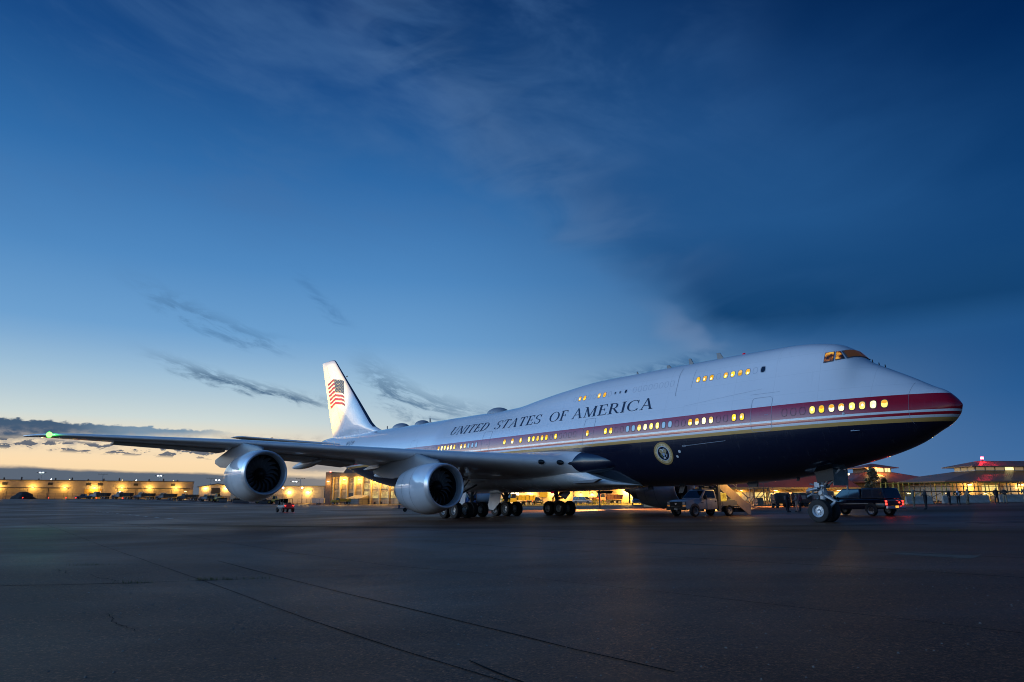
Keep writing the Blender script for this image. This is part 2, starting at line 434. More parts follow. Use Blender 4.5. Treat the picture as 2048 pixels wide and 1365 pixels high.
for pts, w, mt in SEAMS:
    jj = []
    for (a, b) in zip(pts[:-1], pts[1:]):
        k = max(2, int(math.hypot(b[0] - a[0], b[1] - a[1]) / 1.2))
        for i in range(k):
            t = i / k; amp = 0.012
            jj.append((a[0] + (b[0] - a[0]) * t + random.uniform(-amp, amp), a[1] + (b[1] - a[1]) * t + random.uniform(-amp, amp)))
    jj.append(pts[-1])
    ribbon(jj, w, 'pavement_seam', mt, 0.004 if mt is not pale_m else 0.0022, ground, jitter=0.35 if mt is not pale_m else 0.04)
for pts in ([(-8.92, 15.71), (-8.26, 14.85), (-7.73, 14.44), (-7.22, 13.72)], [(-10.0, 16.7), (-9.6, 16.0), (-9.24, 15.54)], [(-10.41, 17.0), (-10.1, 16.6), (-9.72, 16.0)], [(-5.5, 10.2), (-4.9, 9.3), (-4.2, 8.6)],
            [(-21.7, 33.3), (-20.9, 32.0), (-20.15, 30.2)], [(0.9, 17.35), (1.2, 17.2), (1.6, 16.85)], [(-16.5, 26), (-15.6, 25.1)]):
    pj = []
    for p0, p1 in zip(pts[:-1], pts[1:]):
        k = max(2, int(math.hypot(p1[0] - p0[0], p1[1] - p0[1]) / 0.09))
        pj += [(p0[0] + (p1[0] - p0[0]) * i / k + random.uniform(-.025, .025), p0[1] + (p1[1] - p0[1]) * i / k + random.uniform(-.03, .03)) for i in range(k)]
    pts = pj + [pts[-1]]
    ribbon(pts, 0.016, 'pavement_crack', crack_m, 0.005, ground, jitter=0.6, wf=lambda t: 0.15 + 0.75 * math.sin(PI * t))
# pale repair patch, dark drain slot and painted lines
pm = MB(); c0 = [(9.33, 18.47), (10.06, 19.13), (11.2, 17.6), (10.4, 16.85)]
pm.add([(x, y, G(x, y) + 0.004) for x, y in c0], [(0, 1, 2, 3)])
pm.build('repair_patch', M('patch', (0.13, 0.10, 0.075), 0.75, var=0.3, vscale=4, spec=.2), ground)
ribbon([(4.41, 24.12), (6.04, 22.53), (7.76, 20.87)], 0.34, 'drain_grate', M('grate', (0.02, 0.015, 0.012), 0.6, var=0.4, vscale=20), 0.0045, ground)
for i in range(13):
    t = i / 12
    x0, y0 = -86 + 52 * t, 150 - 78 * t
    ribbon([(x0, y0), (x0 + 1.7, y0 - 2.55)], 0.22 + 0.1 * t, 'painted_dash', paint_m, 0.005, ground, jitter=0.25)
ribbon([(-60, 66), (-30, 47.6), (-16.5, 41.0)], 0.14, 'painted_line', paint_m, 0.0035, ground, jitter=0.5)
ribbon([(20, 96), (-30, 104), (-90, 112)], 0.18, 'painted_line', paint_m, 0.005, ground, jitter=0.5)
ribbon([(16, 73), (26, 75), (28.2, 77), (24, 79), (12, 80)], 0.16, 'painted_line', M('yellow_paint', (0.22, 0.15, 0.02), 0.6, var=0.3), 0.005, ground)
for k, pts in enumerate(([(-20, 46), (0, 38.5), (14, 36), (30, 37)], [(-40, 60), (-10, 42), (12, 31), (34, 24)])):
    for s in (-.5, .5):
        ribbon([(x, y + s) for x, y in pts], 0.34, 'tyre_mark', M('tyre_mark', (0.045, 0.026, 0.017), 0.8, var=.5, vscale=3, spec=.15), 0.003, ground, jitter=.15)
# grit and weeds on the near pavement
gm = MB()
for _ in range(900):
    d = random.uniform(2.4, 30) ** 1.0; a = random.uniform(-0.66, 0.66)
    x, y = d * math.sin(a), d * math.cos(a); s = random.uniform(0.006, 0.02)
    z = G(x, y); th = random.uniform(0, 6.28)
    p = [(x + s * math.cos(th + k * 2.094), y + s * math.sin(th + k * 2.094), z) for k in range(3)] + [(x, y, z + s * 0.8)]
    gm.add(p, [(0, 1, 3), (1, 2, 3), (2, 0, 3)])
tag(gm.build('grit', M('grit', (0.2, 0.19, 0.17), 0.9), ground, smooth=False), kind='stuff')
wm = MB()
for cx, cy, n_ in ((-5.75, 14.2, 130), (-7.0, 13.8, 60), (-10.1, 17.85, 60), (17.87, 29.7, 90), (18.5, 28.6, 60), (1.4, 26.5, 40), (-5.0, 14.3, 30)):
    for _ in range(n_):
        x = cx + random.gauss(0, 0.22); y = cy + random.gauss(0, 0.05); h = random.uniform(0.02, 0.09); th = random.uniform(0, 6.28)
        z = G(x, y); lx, ly = random.gauss(0, 0.03), random.gauss(0, 0.03)
        wm.add([(x - 0.004 * math.cos(th), y - 0.004 * math.sin(th), z), (x + 0.004 * math.cos(th), y + 0.004 * math.sin(th), z), (x + lx, y + ly, z + h)], [(0, 1, 2)])
tag(wm.build('crack_weeds', M('weed', (0.08, 0.09, 0.02), 0.8), smooth=False), 'dry weeds growing in the pavement cracks of the apron', 'weeds', kind='stuff')

# ------------------------------------------------------------------ the airliner
JET_M = Matrix(((-0.6336207586917298, -0.7735651457790667, -0.011031744681961844, 22.585190319061446),
                (0.7735767903523667, -0.6336891387927546, 0.004126112483637534, 34.86691942424568),
                (-0.010182513591799836, -0.0059195111207289985, 0.999930635496805, 0.10449312422397417), (0, 0, 0, 1)))
jet = thing('jet_airliner', 'huge white, red and navy four-engined jet airliner parked on the apron', 'airliner')
jet.matrix_world = JET_M

def pchip(xk, yk, x):
    xk = np.asarray(xk, float); yk = np.asarray(yk, float); h = np.diff(xk); d = np.diff(yk) / h
    m = np.zeros(len(xk))
    for i in range(1, len(xk) - 1):
        if d[i - 1] * d[i] > 0:
            w1 = 2 * h[i] + h[i - 1]; w2 = h[i] + 2 * h[i - 1]; m[i] = (w1 + w2) / (w1 / d[i - 1] + w2 / d[i])
    m[0] = d[0]; m[-1] = d[-1]
    i = np.clip(np.searchsorted(xk, x) - 1, 0, len(xk) - 2); t = (x - xk[i]) / h[i]
    return (2 * t**3 - 3 * t**2 + 1) * yk[i] + (t**3 - 2 * t**2 + t) * h[i] * m[i] + (-2 * t**3 + 3 * t**2) * yk[i + 1] + (t**3 - t**2) * h[i] * m[i + 1]
TX = [0.3, 0.5, 0.9, 1.5, 2.5, 3.5, 4.5, 5.2, 6, 6.8, 7.6, 8.6, 10, 13, 18, 24, 28, 31, 34, 37, 40, 44, 50, 56, 62, 68, 71, 73, 74.4]
TZ = [5.83, 6.13, 6.55, 6.88, 7.49, 8.05, 8.64, 9.36, 9.81, 9.99, 10.11, 10.18, 10.2, 10.22, 10.2, 10.16, 9.86, 9.52, 9.16, 9.09, 9.12, 9.12, 9.12, 9.16, 9.16, 9.18, 9.18, 8.98, 8.5]
BX = [0.3, 0.5, 0.9, 1.5, 2.5, 4, 6, 8, 11, 15, 20, 26, 46, 50, 54, 57, 60.8, 63.8, 68, 71.7, 74.4]
BZ = [5.72, 5.31, 4.89, 4.55, 3.99, 3.47, 3.0, 2.63, 2.31, 2.18, 2.18, 2.19, 2.2, 2.36, 2.75, 3.17, 3.96, 4.77, 5.83, 6.66, 7.9]
AX = [0.3, 0.5, 0.9, 1.5, 2.5, 4, 6, 8, 10, 12, 50, 54, 58, 62, 66, 70, 73, 74.4]
AZ = [0.05, 0.5, 0.85, 1.25, 1.75, 2.3, 2.8, 3.08, 3.2, 3.25, 3.25, 3.17, 2.95, 2.58, 2.08, 1.5, 0.95, 0.30]
CX = [0.3, 2, 4, 8, 46, 54, 60, 66, 71, 74.4]
CZ = [5.78, 5.50, 5.39, 5.3, 5.3, 5.75, 6.4, 7.15, 7.9, 8.2]
_TH = np.linspace(-PI / 2, PI / 2, 260)
def section(x, n=None):
    """right half of the hull section at station x, bottom to crown, as (y, z)"""
    x = float(x); zt = float(pchip(TX, TZ, x)); zb = float(pchip(BX, BZ, x)); a = float(pchip(AX, AZ, x)); zc = float(pchip(CX, CZ, x))
    zc = min(max(zc, zb + 0.02), zt - 0.02)
    bu = max(0.02, min(3.3, zt - zc, 1.06 * a)) if x <= 43 else zt - zc
    ru = min(2.15, 0.66 * a); zu = zt - ru
    cs, sn = np.cos(_TH), np.sin(_TH)
    b = np.where(sn > 0, bu, zc - zb)
    den = np.sqrt((a * cs)**2 + (b * sn)**2) + 1e-9
    p = np.stack([a * a * cs / den, zc + b * b * sn / den], 1)
    if zt > zc + bu + 1e-6:
        use2 = (ru + zu * sn) > (den + zc * sn)
        p = np.where(use2[:, None], np.stack([ru * cs, zu + ru * sn], 1), p)
    if n is None: return p
    d = np.r_[0, np.cumsum(np.hypot(*np.diff(p, axis=0).T))]
    t = np.linspace(0, d[-1], n)
    return np.stack([np.interp(t, d, p[:, 0]), np.interp(t, d, p[:, 1])], 1)
_SC = {}
def hull_y(x, z):
    k = round(x, 2)
    if k not in _SC: _SC[k] = section(k)
    p = _SC[k]; return float(np.interp(z, p[:, 1], p[:, 0]))
def hull_n(x, z):
    e = 0.05
    dydx = (hull_y(x + e, z) - hull_y(x - e, z)) / (2 * e); dydz = (hull_y(x, z + e) - hull_y(x, z - e)) / (2 * e)
    return Vector((-dydx, 1, -dydz)).normalized()
def on_hull(x, z, off=0.012, side=1):
    p = Vector((x, hull_y(x, z), z)) + hull_n(x, z) * off
    return (p.x, p.y * side, p.z)

NAVY = (0.006, 0.010, 0.030); RED = (0.42, 0.004, 0.020); GOLD = (0.62, 0.35, 0.10); WHITE = (0.80, 0.81, 0.83)
def livery():
    m = bpy.data.materials.new('livery_paint'); m.use_nodes = True
    t = m.node_tree; n = NT(t); b = t.nodes['Principled BSDF']
    tcn = t.nodes.new('ShaderNodeTexCoord'); sp = t.nodes.new('ShaderNodeSeparateXYZ'); t.links.new(tcn.outputs['Object'], sp.inputs[0])
    x, y, z = sp.outputs
    zn = n.m('DIVIDE', n.m('SUBTRACT', z, 4.0), 3.0, clamp=True)
    q = lambda v: (v - 4.0) / 3.0
    c4 = lambda c: (*c, 1)
    c = n.ramp(zn, [(0, c4(NAVY)), (q(4.98), c4(GOLD)), (q(5.18), c4(WHITE)), (q(5.31), c4(RED)), (q(5.45), c4(WHITE)), (q(5.57), c4(RED)), (q(6.40), c4(WHITE))], 'CONSTANT')
    nz = n.noise(tcn.outputs['Object'], 0.7, 5, 0.6)
    c = n.mix(0.10, c, n.ramp(nz, [(0.3, (0.72, 0.72, 0.74, 1)), (0.7, (1, 1, 1, 1))]), 'MULTIPLY')
    def lines(v, step, w):
        fr = n.m('FRACT', n.m('DIVIDE', v, step)); return n.m('LESS_THAN', n.m('ABSOLUTE', n.m('SUBTRACT', fr, 0.5)), w / step)
    ln = n.m('MAXIMUM', lines(x, 2.54, 0.014), lines(n.m('ADD', z, 0.35), 1.13, 0.010))
    c = n.mix(n.m('MULTIPLY', ln, 0.09), c, (0.05, 0.06, 0.09, 1))
    mps = t.nodes.new('ShaderNodeMapping'); mps.inputs['Scale'].default_value = (2.5, 1.0, 0.25); t.links.new(tcn.outputs['Object'], mps.inputs[0])
    c = n.mix(n.ss(n.noise(mps.outputs[0], 2.0, 5, 0.65), 0.55, 0.8, 0.0, 0.10), c, (0.30, 0.28, 0.26, 1))
    t.links.new(c, b.inputs['Base Color'])
    b.inputs['Roughness'].default_value = 0.20; b.inputs['Coat Weight'].default_value = 0.6; b.inputs['Coat Roughness'].default_value = 0.03
    b.inputs['Specular IOR Level'].default_value = 0.45
    mp = t.nodes.new('ShaderNodeMapping'); mp.inputs['Scale'].default_value = (0.5, 1.2, 1.2); t.links.new(tcn.outputs['Object'], mp.inputs[0])
    wv = n.noise(mp.outputs[0], 1.1, 3, 0.5)
    bp = t.nodes.new('ShaderNodeBump'); bp.inputs['Strength'].default_value = 0.22; bp.inputs['Distance'].default_value = 0.03
    t.links.new(wv, bp.inputs['Height']); t.links.new(bp.outputs[0], b.inputs['Normal']); t.links.new(bp.outputs[0], b.inputs['Coat Normal'])
    return m
LIV = livery()
white_paint = M('white_paint', (0.74, 0.75, 0.78), 0.22, coat=0.5, var=0.05, vscale=0.8)
grey_paint = M('wing_grey', (0.68, 0.69, 0.70), 0.35, coat=0.15, var=0.10, vscale=0.7)
navy_paint = M('navy_paint', NAVY, 0.15, coat=0.7)
dark_metal = M('dark_metal', (0.03, 0.03, 0.035), 0.45, 0.6)
steel = M('bare_steel', (0.45, 0.46, 0.48), 0.35, 0.8, var=0.2, vscale=6)
gear_paint = M('gear_paint', (0.55, 0.57, 0.60), 0.4, var=0.15, vscale=5)
rubber = M('rubber', (0.016, 0.016, 0.017), 0.75, var=0.35, vscale=9, bump=0.3, bscale=25)
lip_metal = M('inlet_lip', (0.74, 0.73, 0.75), 0.30, 0.45)
line_m = M('panel_line', (0.34, 0.36, 0.42), 0.6)

xs = np.concatenate([0.3 + 2.7 * np.linspace(0, 1, 34) ** 1.6, np.linspace(3.12, 12, 64), np.linspace(12.5, 42, 60), np.linspace(42.8, 74.4, 64)])
HN = 44
rings = []
for x in xs:
    p = section(x, HN)
    rings.append([(x, y, z) for y, z in p] + [(x, -y, z) for y, z in p[-2:0:-1]])
fb = MB(); fb.loft(rings, True, False, True)
tipv = len(fb.v); fb.v.append((0.285, 0, 5.78)); n_ = len(rings[0])
for i in range(n_): fb.f.append(((i + 1) % n_, i, tipv)); fb.mi.append(0)
fuselage = fb.build('fuselage', LIV, jet, angle=40)

# cabin windows -----------------------------------------------------
win_y = [emis('cabin_light_a', (1.0, 0.66, 0.045), 1.5, 0.25, 3.0), emis('cabin_light_b', (1.0, 0.74, 0.16), 1.9, 0.3, 2.2), emis('cabin_light_c', (1.0, 0.83, 0.42), 2.1, 0.35, 2.6), emis('cabin_light_d', (1.0, 0.50, 0.03), 1.15, 0.4, 4.0)]
win_sh = [emis('shade_a', (0.95, 0.46, 0.05), 1.0), emis('shade_b', (0.9, 0.55, 0.16), 1.05)]; win_core = emis('cabin_core', (1.0, 0.86, 0.45), 2.3)
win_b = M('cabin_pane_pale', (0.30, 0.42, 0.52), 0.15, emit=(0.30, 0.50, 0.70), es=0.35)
win_d = M('cabin_pane_dark', (0.01, 0.015, 0.03), 0.08)
frame_m = M('window_frame', (0.16, 0.05, 0.05), 0.5); frame_w = M('window_frame_white', (0.42, 0.44, 0.48), 0.5)
def superell(w, h, k=20, e=2.8):
    out = []
    for i in range(k):
        a = 2 * PI * i / k; c, s = math.cos(a), math.sin(a)
        out.append((w / 2 * math.copysign(abs(c) ** (2 / e), c), h / 2 * math.copysign(abs(s) ** (2 / e), s)))
    return out
def hull_patch(mb, poly, x, z, off, mi=0, side=1):
    """fan polygon given as (forward, up) offsets about (x, z) on the hull"""
    nrm = hull_n(x, z); up = max(0.5, math.sqrt(max(0.2, 1 - nrm.z ** 2)))
    vs = [on_hull(x, z, off, side)] + [on_hull(x - a, z + b * up, off, side) for a, b in poly]
    k = len(poly); mb.add(vs, [(0, 1 + i, 1 + (i + 1) % k) for i in range(k)], mi)
def hull_ring(mb, outer, inner, x, z, off, mi=0, side=1):
    nrm = hull_n(x, z); up = max(0.5, math.sqrt(max(0.2, 1 - nrm.z ** 2)))
    k = len(outer)
    vs = [on_hull(x - a, z + b * up, off, side) for a, b in outer] + [on_hull(x - a, z + b * up, off, side) for a, b in inner]
    mb.add(vs, [(i, (i + 1) % k, k + (i + 1) % k, k + i) for i in range(k)], mi)
def cabin_window(x, z, kind, white=False, w=0.27, h=0.40):
    mb = MB(); fm = frame_w if white else frame_m
    hull_ring(mb, superell(w + 0.09, h + 0.09), superell(w, h), x, z, 0.008, 0)
    if kind == 'plug':
        mb = MB(); hull_ring(mb, superell(w + 0.05, h + 0.05), superell(w, h), x, z, 0.006, 0)
        return mb.build('window_plug', [M('plug_edge_white', (0.50, 0.52, 0.58), 0.5) if white else M('plug_edge_red', (0.085, 0.004, 0.010), 0.4)], fuselage, smooth=False)
    hull_patch(mb, superell(w, h), x, z, 0.006, 1)
    pm_ = win_b if kind == 'blue' else (win_d if kind == 'dark' else win_y[kind])
    if not isinstance(kind, str):
        k_ = random.random()
        if k_ < 0.6:      # part-drawn shade
            fr_ = random.uniform(0.25, 0.6); se = [(a * 0.97, max(b * 0.97, h / 2 * (1 - 2 * fr_))) for a, b in superell(w, h)]
            hull_patch(mb, se, x, z, 0.009, 2)
        if k_ > 0.35:     # brighter patch painted in as the pane's glow core
            ox, oz = random.uniform(-.04, .04), random.uniform(-.10, .02); hull_patch(mb, [(a * .42 + ox, b * .38 + oz) for a, b in superell(w, h, 12, 2)], x, z, 0.011, 3)
        return mb.build('cabin_window', [fm, pm_, win_sh[random.randrange(2)], win_core], fuselage, smooth=False)
    return mb.build('cabin_window', [fm, pm_], fuselage, smooth=False)
zw = 5.97
for i, x in enumerate([6.59, 6.11, 5.61, 5.14, 4.64, 4.17, 3.68, 3.19]): cabin_window(x, zw - 0.02 + 0.006 * i, [1, 0, 2, 2, 1, 1, 2, 1][i])
for x in (8.1, 7.6, 7.1): cabin_window(x, 5.94, 'plug')
for x, k in ((11.21, 0), (10.69, 0), (12.28, 'plug'), (11.77, 'plug'), (12.79, 2), (13.30, 2), (13.81, 2), (14.31, 1), (14.82, 'plug'), (15.33, 'plug')): cabin_window(x, 5.955, k)
for i, k in enumerate(['blue', 'blue', 1, 2, 1, 1, 'blue', 'blue']): cabin_window(19.42 - 0.508 * i, 5.965, k)
for x, k in ((21.44, 0), (20.94, 1), (20.43, 'plug'), (19.93, 'plug'), (23.2, 0)): cabin_window(x, 5.97, k, w=0.25 if x == 23.2 else 0.27)
for x, k in ((32.62, 1), (31.6, 2), (30.58, 0), (29.56, 1), (29.05, 0), (28.54, 0), (28.04, 1), (27.55, 0), (27.03, 'plug'), (26.52, 0), (26.0, 'plug'), (25.5, 'plug'), (25.0, 'plug'), (24.5, 'plug')): cabin_window(x, 5.985, k)
for x, k in ((38.69, 2), (38.14, 1), (37.6, 'blue'), (37.03, 'blue'), (36.48, 'blue')): cabin_window(x, 6.01, k)
for i in range(6): cabin_window(42.24 - 0.502 * i, 6.03, [2, 2, 1, 2, 2, 1][i])
for x in (43.3, 42.8, 39.2, 44.0, 44.6): cabin_window(x, 6.03, 'plug')
cabin_window(47.2, 6.05, 1)
for x, k in ((24.99, 3), (24.48, 0), (22.99, 3), (22.44, 3), (25.5, 'plug'), (23.97, 'plug'), (23.46, 'plug'), (21.93, 'plug'), (14.31, 3), (13.8, 3), (13.3, 3), (12.79, 'plug'), (12.28, 0), (11.78, 0), (11.27, 3), (10.76, 0), (10.26, 'plug'), (9.75, 'dark')): cabin_window(x, 8.72, k, True, 0.27, 0.38)
for i in range(8): cabin_window(19.94 - 0.35 - 0.46 * i, 8.74, 'plug', True)
for x, s in ((21.41, 0.10), (20.95, 0.10), (20.41, 0.17)): cabin_window(x, 8.72, 'dark', True, s, s * 1.4)

# door outlines -------------------------------------------------------
def hull_line(mb, pts, w, off=0.008):
    """line drawn on the hull through (x, z) points"""
    dense = []
    for (x0, z0), (x1, z1) in zip(pts[:-1], pts[1:]):
        k = max(1, int(math.hypot(x1 - x0, z1 - z0) / 0.15))
        dense += [(x0 + (x1 - x0) * i / k, z0 + (z1 - z0) * i / k) for i in range(k)]
    dense.append(pts[-1]); vs = []
    for i, (x, z) in enumerate(dense):
        a = dense[max(0, i - 1)]; b = dense[min(len(dense) - 1, i + 1)]
        d = Vector((b[0] - a[0], b[1] - a[1])); d.normalize()
        vs += [on_hull(x - d.y * w / 2, z + d.x * w / 2, off), on_hull(x + d.y * w / 2, z - d.x * w / 2, off)]
    mb.add(vs, [(2 * i, 2 * i + 1, 2 * i + 3, 2 * i + 2) for i in range(len(dense) - 1)])
def door(x0, x1, z0, z1, w=0.022):
    mb = MB(); r = 0.14
    hull_line(mb, [(x0, z0 + r), (x0, z1 - r), (x0 + r * 0.4, z1 - r * 0.3), (x0 + r, z1), (x1 - r, z1), (x1 - r * 0.4, z1 - r * 0.3), (x1, z1 - r), (x1, z0 + r), (x1 - r, z0), (x0 + r, z0), (x0, z0 + r)], w)
    o = mb.build('door', line_m, fuselage, smooth=False)
    hb = MB(); hull_line(hb, [(x0 + 0.2, z0 + 0.9), (x0 + 0.42, z0 + 0.9)], 0.03, 0.012)
    hb.build('door_handle', line_m, fuselage, smooth=False)
door(8.87, 10.12, 5.02, 6.96); door(22.62, 23.66, 5.02, 7.02); door(34.65, 35.75, 5.05, 7.04); door(46.2, 47.35, 5.08, 7.12)
mb = MB(); hull_line(mb, [(15.9, 9.75), (15.9, 7.9), (15.8, 7.8)], 0.03); hull_line(mb, [(14.66, 9.5), (14.75, 8.2)], 0.018); mb.build('upper_deck_door', line_m, fuselage, smooth=False)
mb = MB(); hull_line(mb, [(8.5, 7.2), (10.3, 7.2)], 0.02); hull_line(mb, [(15.0, 7.05), (9.6, 7.5)], 0.012); mb.build('panel_seam', M('faint_seam', (0.42, 0.45, 0.52), 0.6), fuselage, smooth=False)
mb = MB(); hull_line(mb, [(2.1, 7.05), (2.2, 6.4), (2.2, 5.2), (2.1, 4.9)], 0.012); mb.build('radome_seam', M('faint_seam2', (0.30, 0.30, 0.34), 0.6), fuselage, smooth=False)
mb = MB(); hull_line(mb, [(14.9, 4.55), (13.0, 4.62), (11.9, 4.66)], 0.03); hull_ring(mb, superell(0.32, 0.12), superell(0.22, 0.06), 14.9, 4.55, 0.01); mb.build('cargo_door_rail', M('pale_fitting', (0.25, 0.28, 0.33), 0.4), fuselage, smooth=False)
for x, z, r in ((15.35, 4.24, 0.10), (15.62, 3.95, 0.09)):
    mb = MB(); hull_patch(mb, superell(2 * r, 2 * r, 14, 2), x, z, 0.014); mb.build('service_port', M('port_white', (0.6, 0.63, 0.66), 0.4), fuselage, smooth=False)
mb = MB(); p = Vector(on_hull(4.7, 4.75, 0.0)); nn = hull_n(4.7, 4.75)
mb.tube(p, p + nn * 0.16, 0.02); mb.tube(p + nn * 0.16 + Vector((0.12, 0, 0)), p + nn * 0.16 + Vector((-0.34, 0, 0)), 0.028, 0.012); mb.build('pitot_probe', steel, fuselage)
mb = MB(); p = Vector(on_hull(5.05, 5.62, 0.0)); nn = hull_n(5.05, 5.62); mb.tube(p, p + nn * 0.03, 0.07, 0.06, 12); mb.build('angle_vane', M('vane', (0.55, 0.55, 0.58), 0.3), fuselage)

# cockpit glazing ----------------------------------------------------------
glass_ck = bpy.data.materials.new('cockpit_glass'); glass_ck.use_nodes = True
t_ = glass_ck.node_tree; n_t = NT(t_); b_ = t_.nodes['Principled BSDF']; tc_ = t_.nodes.new('ShaderNodeTexCoord')
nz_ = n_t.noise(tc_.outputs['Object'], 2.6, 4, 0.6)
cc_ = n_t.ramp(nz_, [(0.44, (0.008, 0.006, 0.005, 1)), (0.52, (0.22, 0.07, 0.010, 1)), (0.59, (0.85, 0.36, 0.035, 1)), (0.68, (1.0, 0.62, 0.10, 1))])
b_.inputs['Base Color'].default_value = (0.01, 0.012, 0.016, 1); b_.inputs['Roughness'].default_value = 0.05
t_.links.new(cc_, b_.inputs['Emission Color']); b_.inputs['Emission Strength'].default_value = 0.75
glass_dk = M('windscreen_glass', (0.012, 0.016, 0.022), 0.04, emit=(0.25, 0.11, 0.02), es=0.18)
ck_frame = M('cockpit_frame', (0.10, 0.12, 0.15), 0.4)
def ck_pane(corners, name, mat, side, grow=0.0, off=0.012):
    """corners (x, y, z): top-aft, top-fwd, bottom-fwd, bottom-aft"""
    cv = [Vector(c) for c in corners]; ctr = sum(cv, Vector()) / 4
    cv = [ctr + (c - ctr) * (1 + grow) for c in cv]
    nrm = (cv[1] - cv[3]).cross(cv[0] - cv[2]); nrm.normalize()
    if nrm.y < 0 or nrm.z < 0: nrm = -nrm
    N = 8; vs = []
    for j in range(N + 1):
        for i in range(N + 1):
            s, t = i / N, j / N
            p = (cv[0].lerp(cv[1], s)).lerp(cv[3].lerp(cv[2], s), t)
            for _ in range(60):
                if p.z > float(pchip(TX, TZ, p.x)) or abs(p.y) > hull_y(p.x, p.z) + 1e-4: break
                p = p + nrm * 0.008
            p = p + nrm * off
            vs.append((p.x, p.y * side, p.z))
    mb = MB(); mb.add(vs, [(j * (N + 1) + i, j * (N + 1) + i + 1, (j + 1) * (N + 1) + i + 1, (j + 1) * (N + 1) + i) for j in range(N) for i in range(N)])
    return mb.build(name, mat, fuselage)
PANES = [([(6.18, 1.47, 9.15), (5.78, 1.30, 9.17), (5.74, 1.64, 8.65), (6.19, 1.77, 8.60)], 0), ([(5.68, 1.25, 9.17), (5.52, 1.14, 9.18), (5.24, 1.36, 8.74), (5.63, 1.585, 8.68)], 0),
         ([(5.44, 1.03, 9.20), (5.10, 0.06, 9.26), (4.72, 0.06, 8.86), (5.12, 1.24, 8.74)], 1)]
for side in (1, -1):
    for cs, k in PANES:
        ck_pane(cs, 'cockpit_window', glass_ck if k == 0 else glass_dk, side, 0.0, 0.040)
        ck_pane(cs, 'cockpit_window_frame', ck_frame, side, 0.15, 0.022)
for a_, b_w in (((4.80, 0.40, 8.80), (5.0, 1.05, 8.74)), ((4.72, -0.6, 8.80), (4.68, -0.1, 8.83))):
    mb = MB(); mb.bar(a_, b_w, 0.035); mb.build('windscreen_wiper', dark_metal, fuselage)
for x, z in ((4.35, 8.55), (4.02, 8.33), (3.71, 8.17)):
    mb = MB(); mb.tube((x, 0, z - 0.05), (x + 0.02, 0, z + 0.14), 0.03, 0.025, 6); mb.build('nose_probe', dark_metal, fuselage)

# lettering -----------------------------------------------------------------
def strip(a, b, wa, wb=None, k=5):
    """stroke from a to b, widths measured horizontally if steep, vertically if flat"""
    wb = wa if wb is None else wb; out = []
    steep = abs(b[1] - a[1]) > abs(b[0] - a[0]) * 0.45
    L = []
    for i in range(k + 1):
        t = i / k; x = a[0] + (b[0] - a[0]) * t; y = a[1] + (b[1] - a[1]) * t; w = wa + (wb - wa) * t
        L.append(((x - w / 2, y), (x + w / 2, y)) if steep else ((x, y - w / 2), (x, y + w / 2)))
    return [(p0[0], p0[1], p1[1], p1[0]) for p0, p1 in zip(L[:-1], L[1:])]
def arc(cx, cy, rx, ry, a0, a1, thick, thin, k=16):
    """bowl stroke: thick at the sides, thin at top and bottom"""
    out = []; L = []
    for i in range(k + 1):
        a = rad(a0 + (a1 - a0) * i / k); w = thin + (thick - thin) * math.cos(a) ** 2
        c, s = math.cos(a), math.sin(a)
        L.append(((cx + c * (rx - w / 2), cy + s * (ry - w / 2 * 0.8)), (cx + c * (rx + w / 2), cy + s * (ry + w / 2 * 0.8))))
    return [(p0[0], p0[1], p1[1], p1[0]) for p0, p1 in zip(L[:-1], L[1:])]
TK, TN, SF = 0.155, 0.055, 0.05
def ser(x, y, h=0.17): return strip((x - h, y), (x + h, y), SF, k=2)
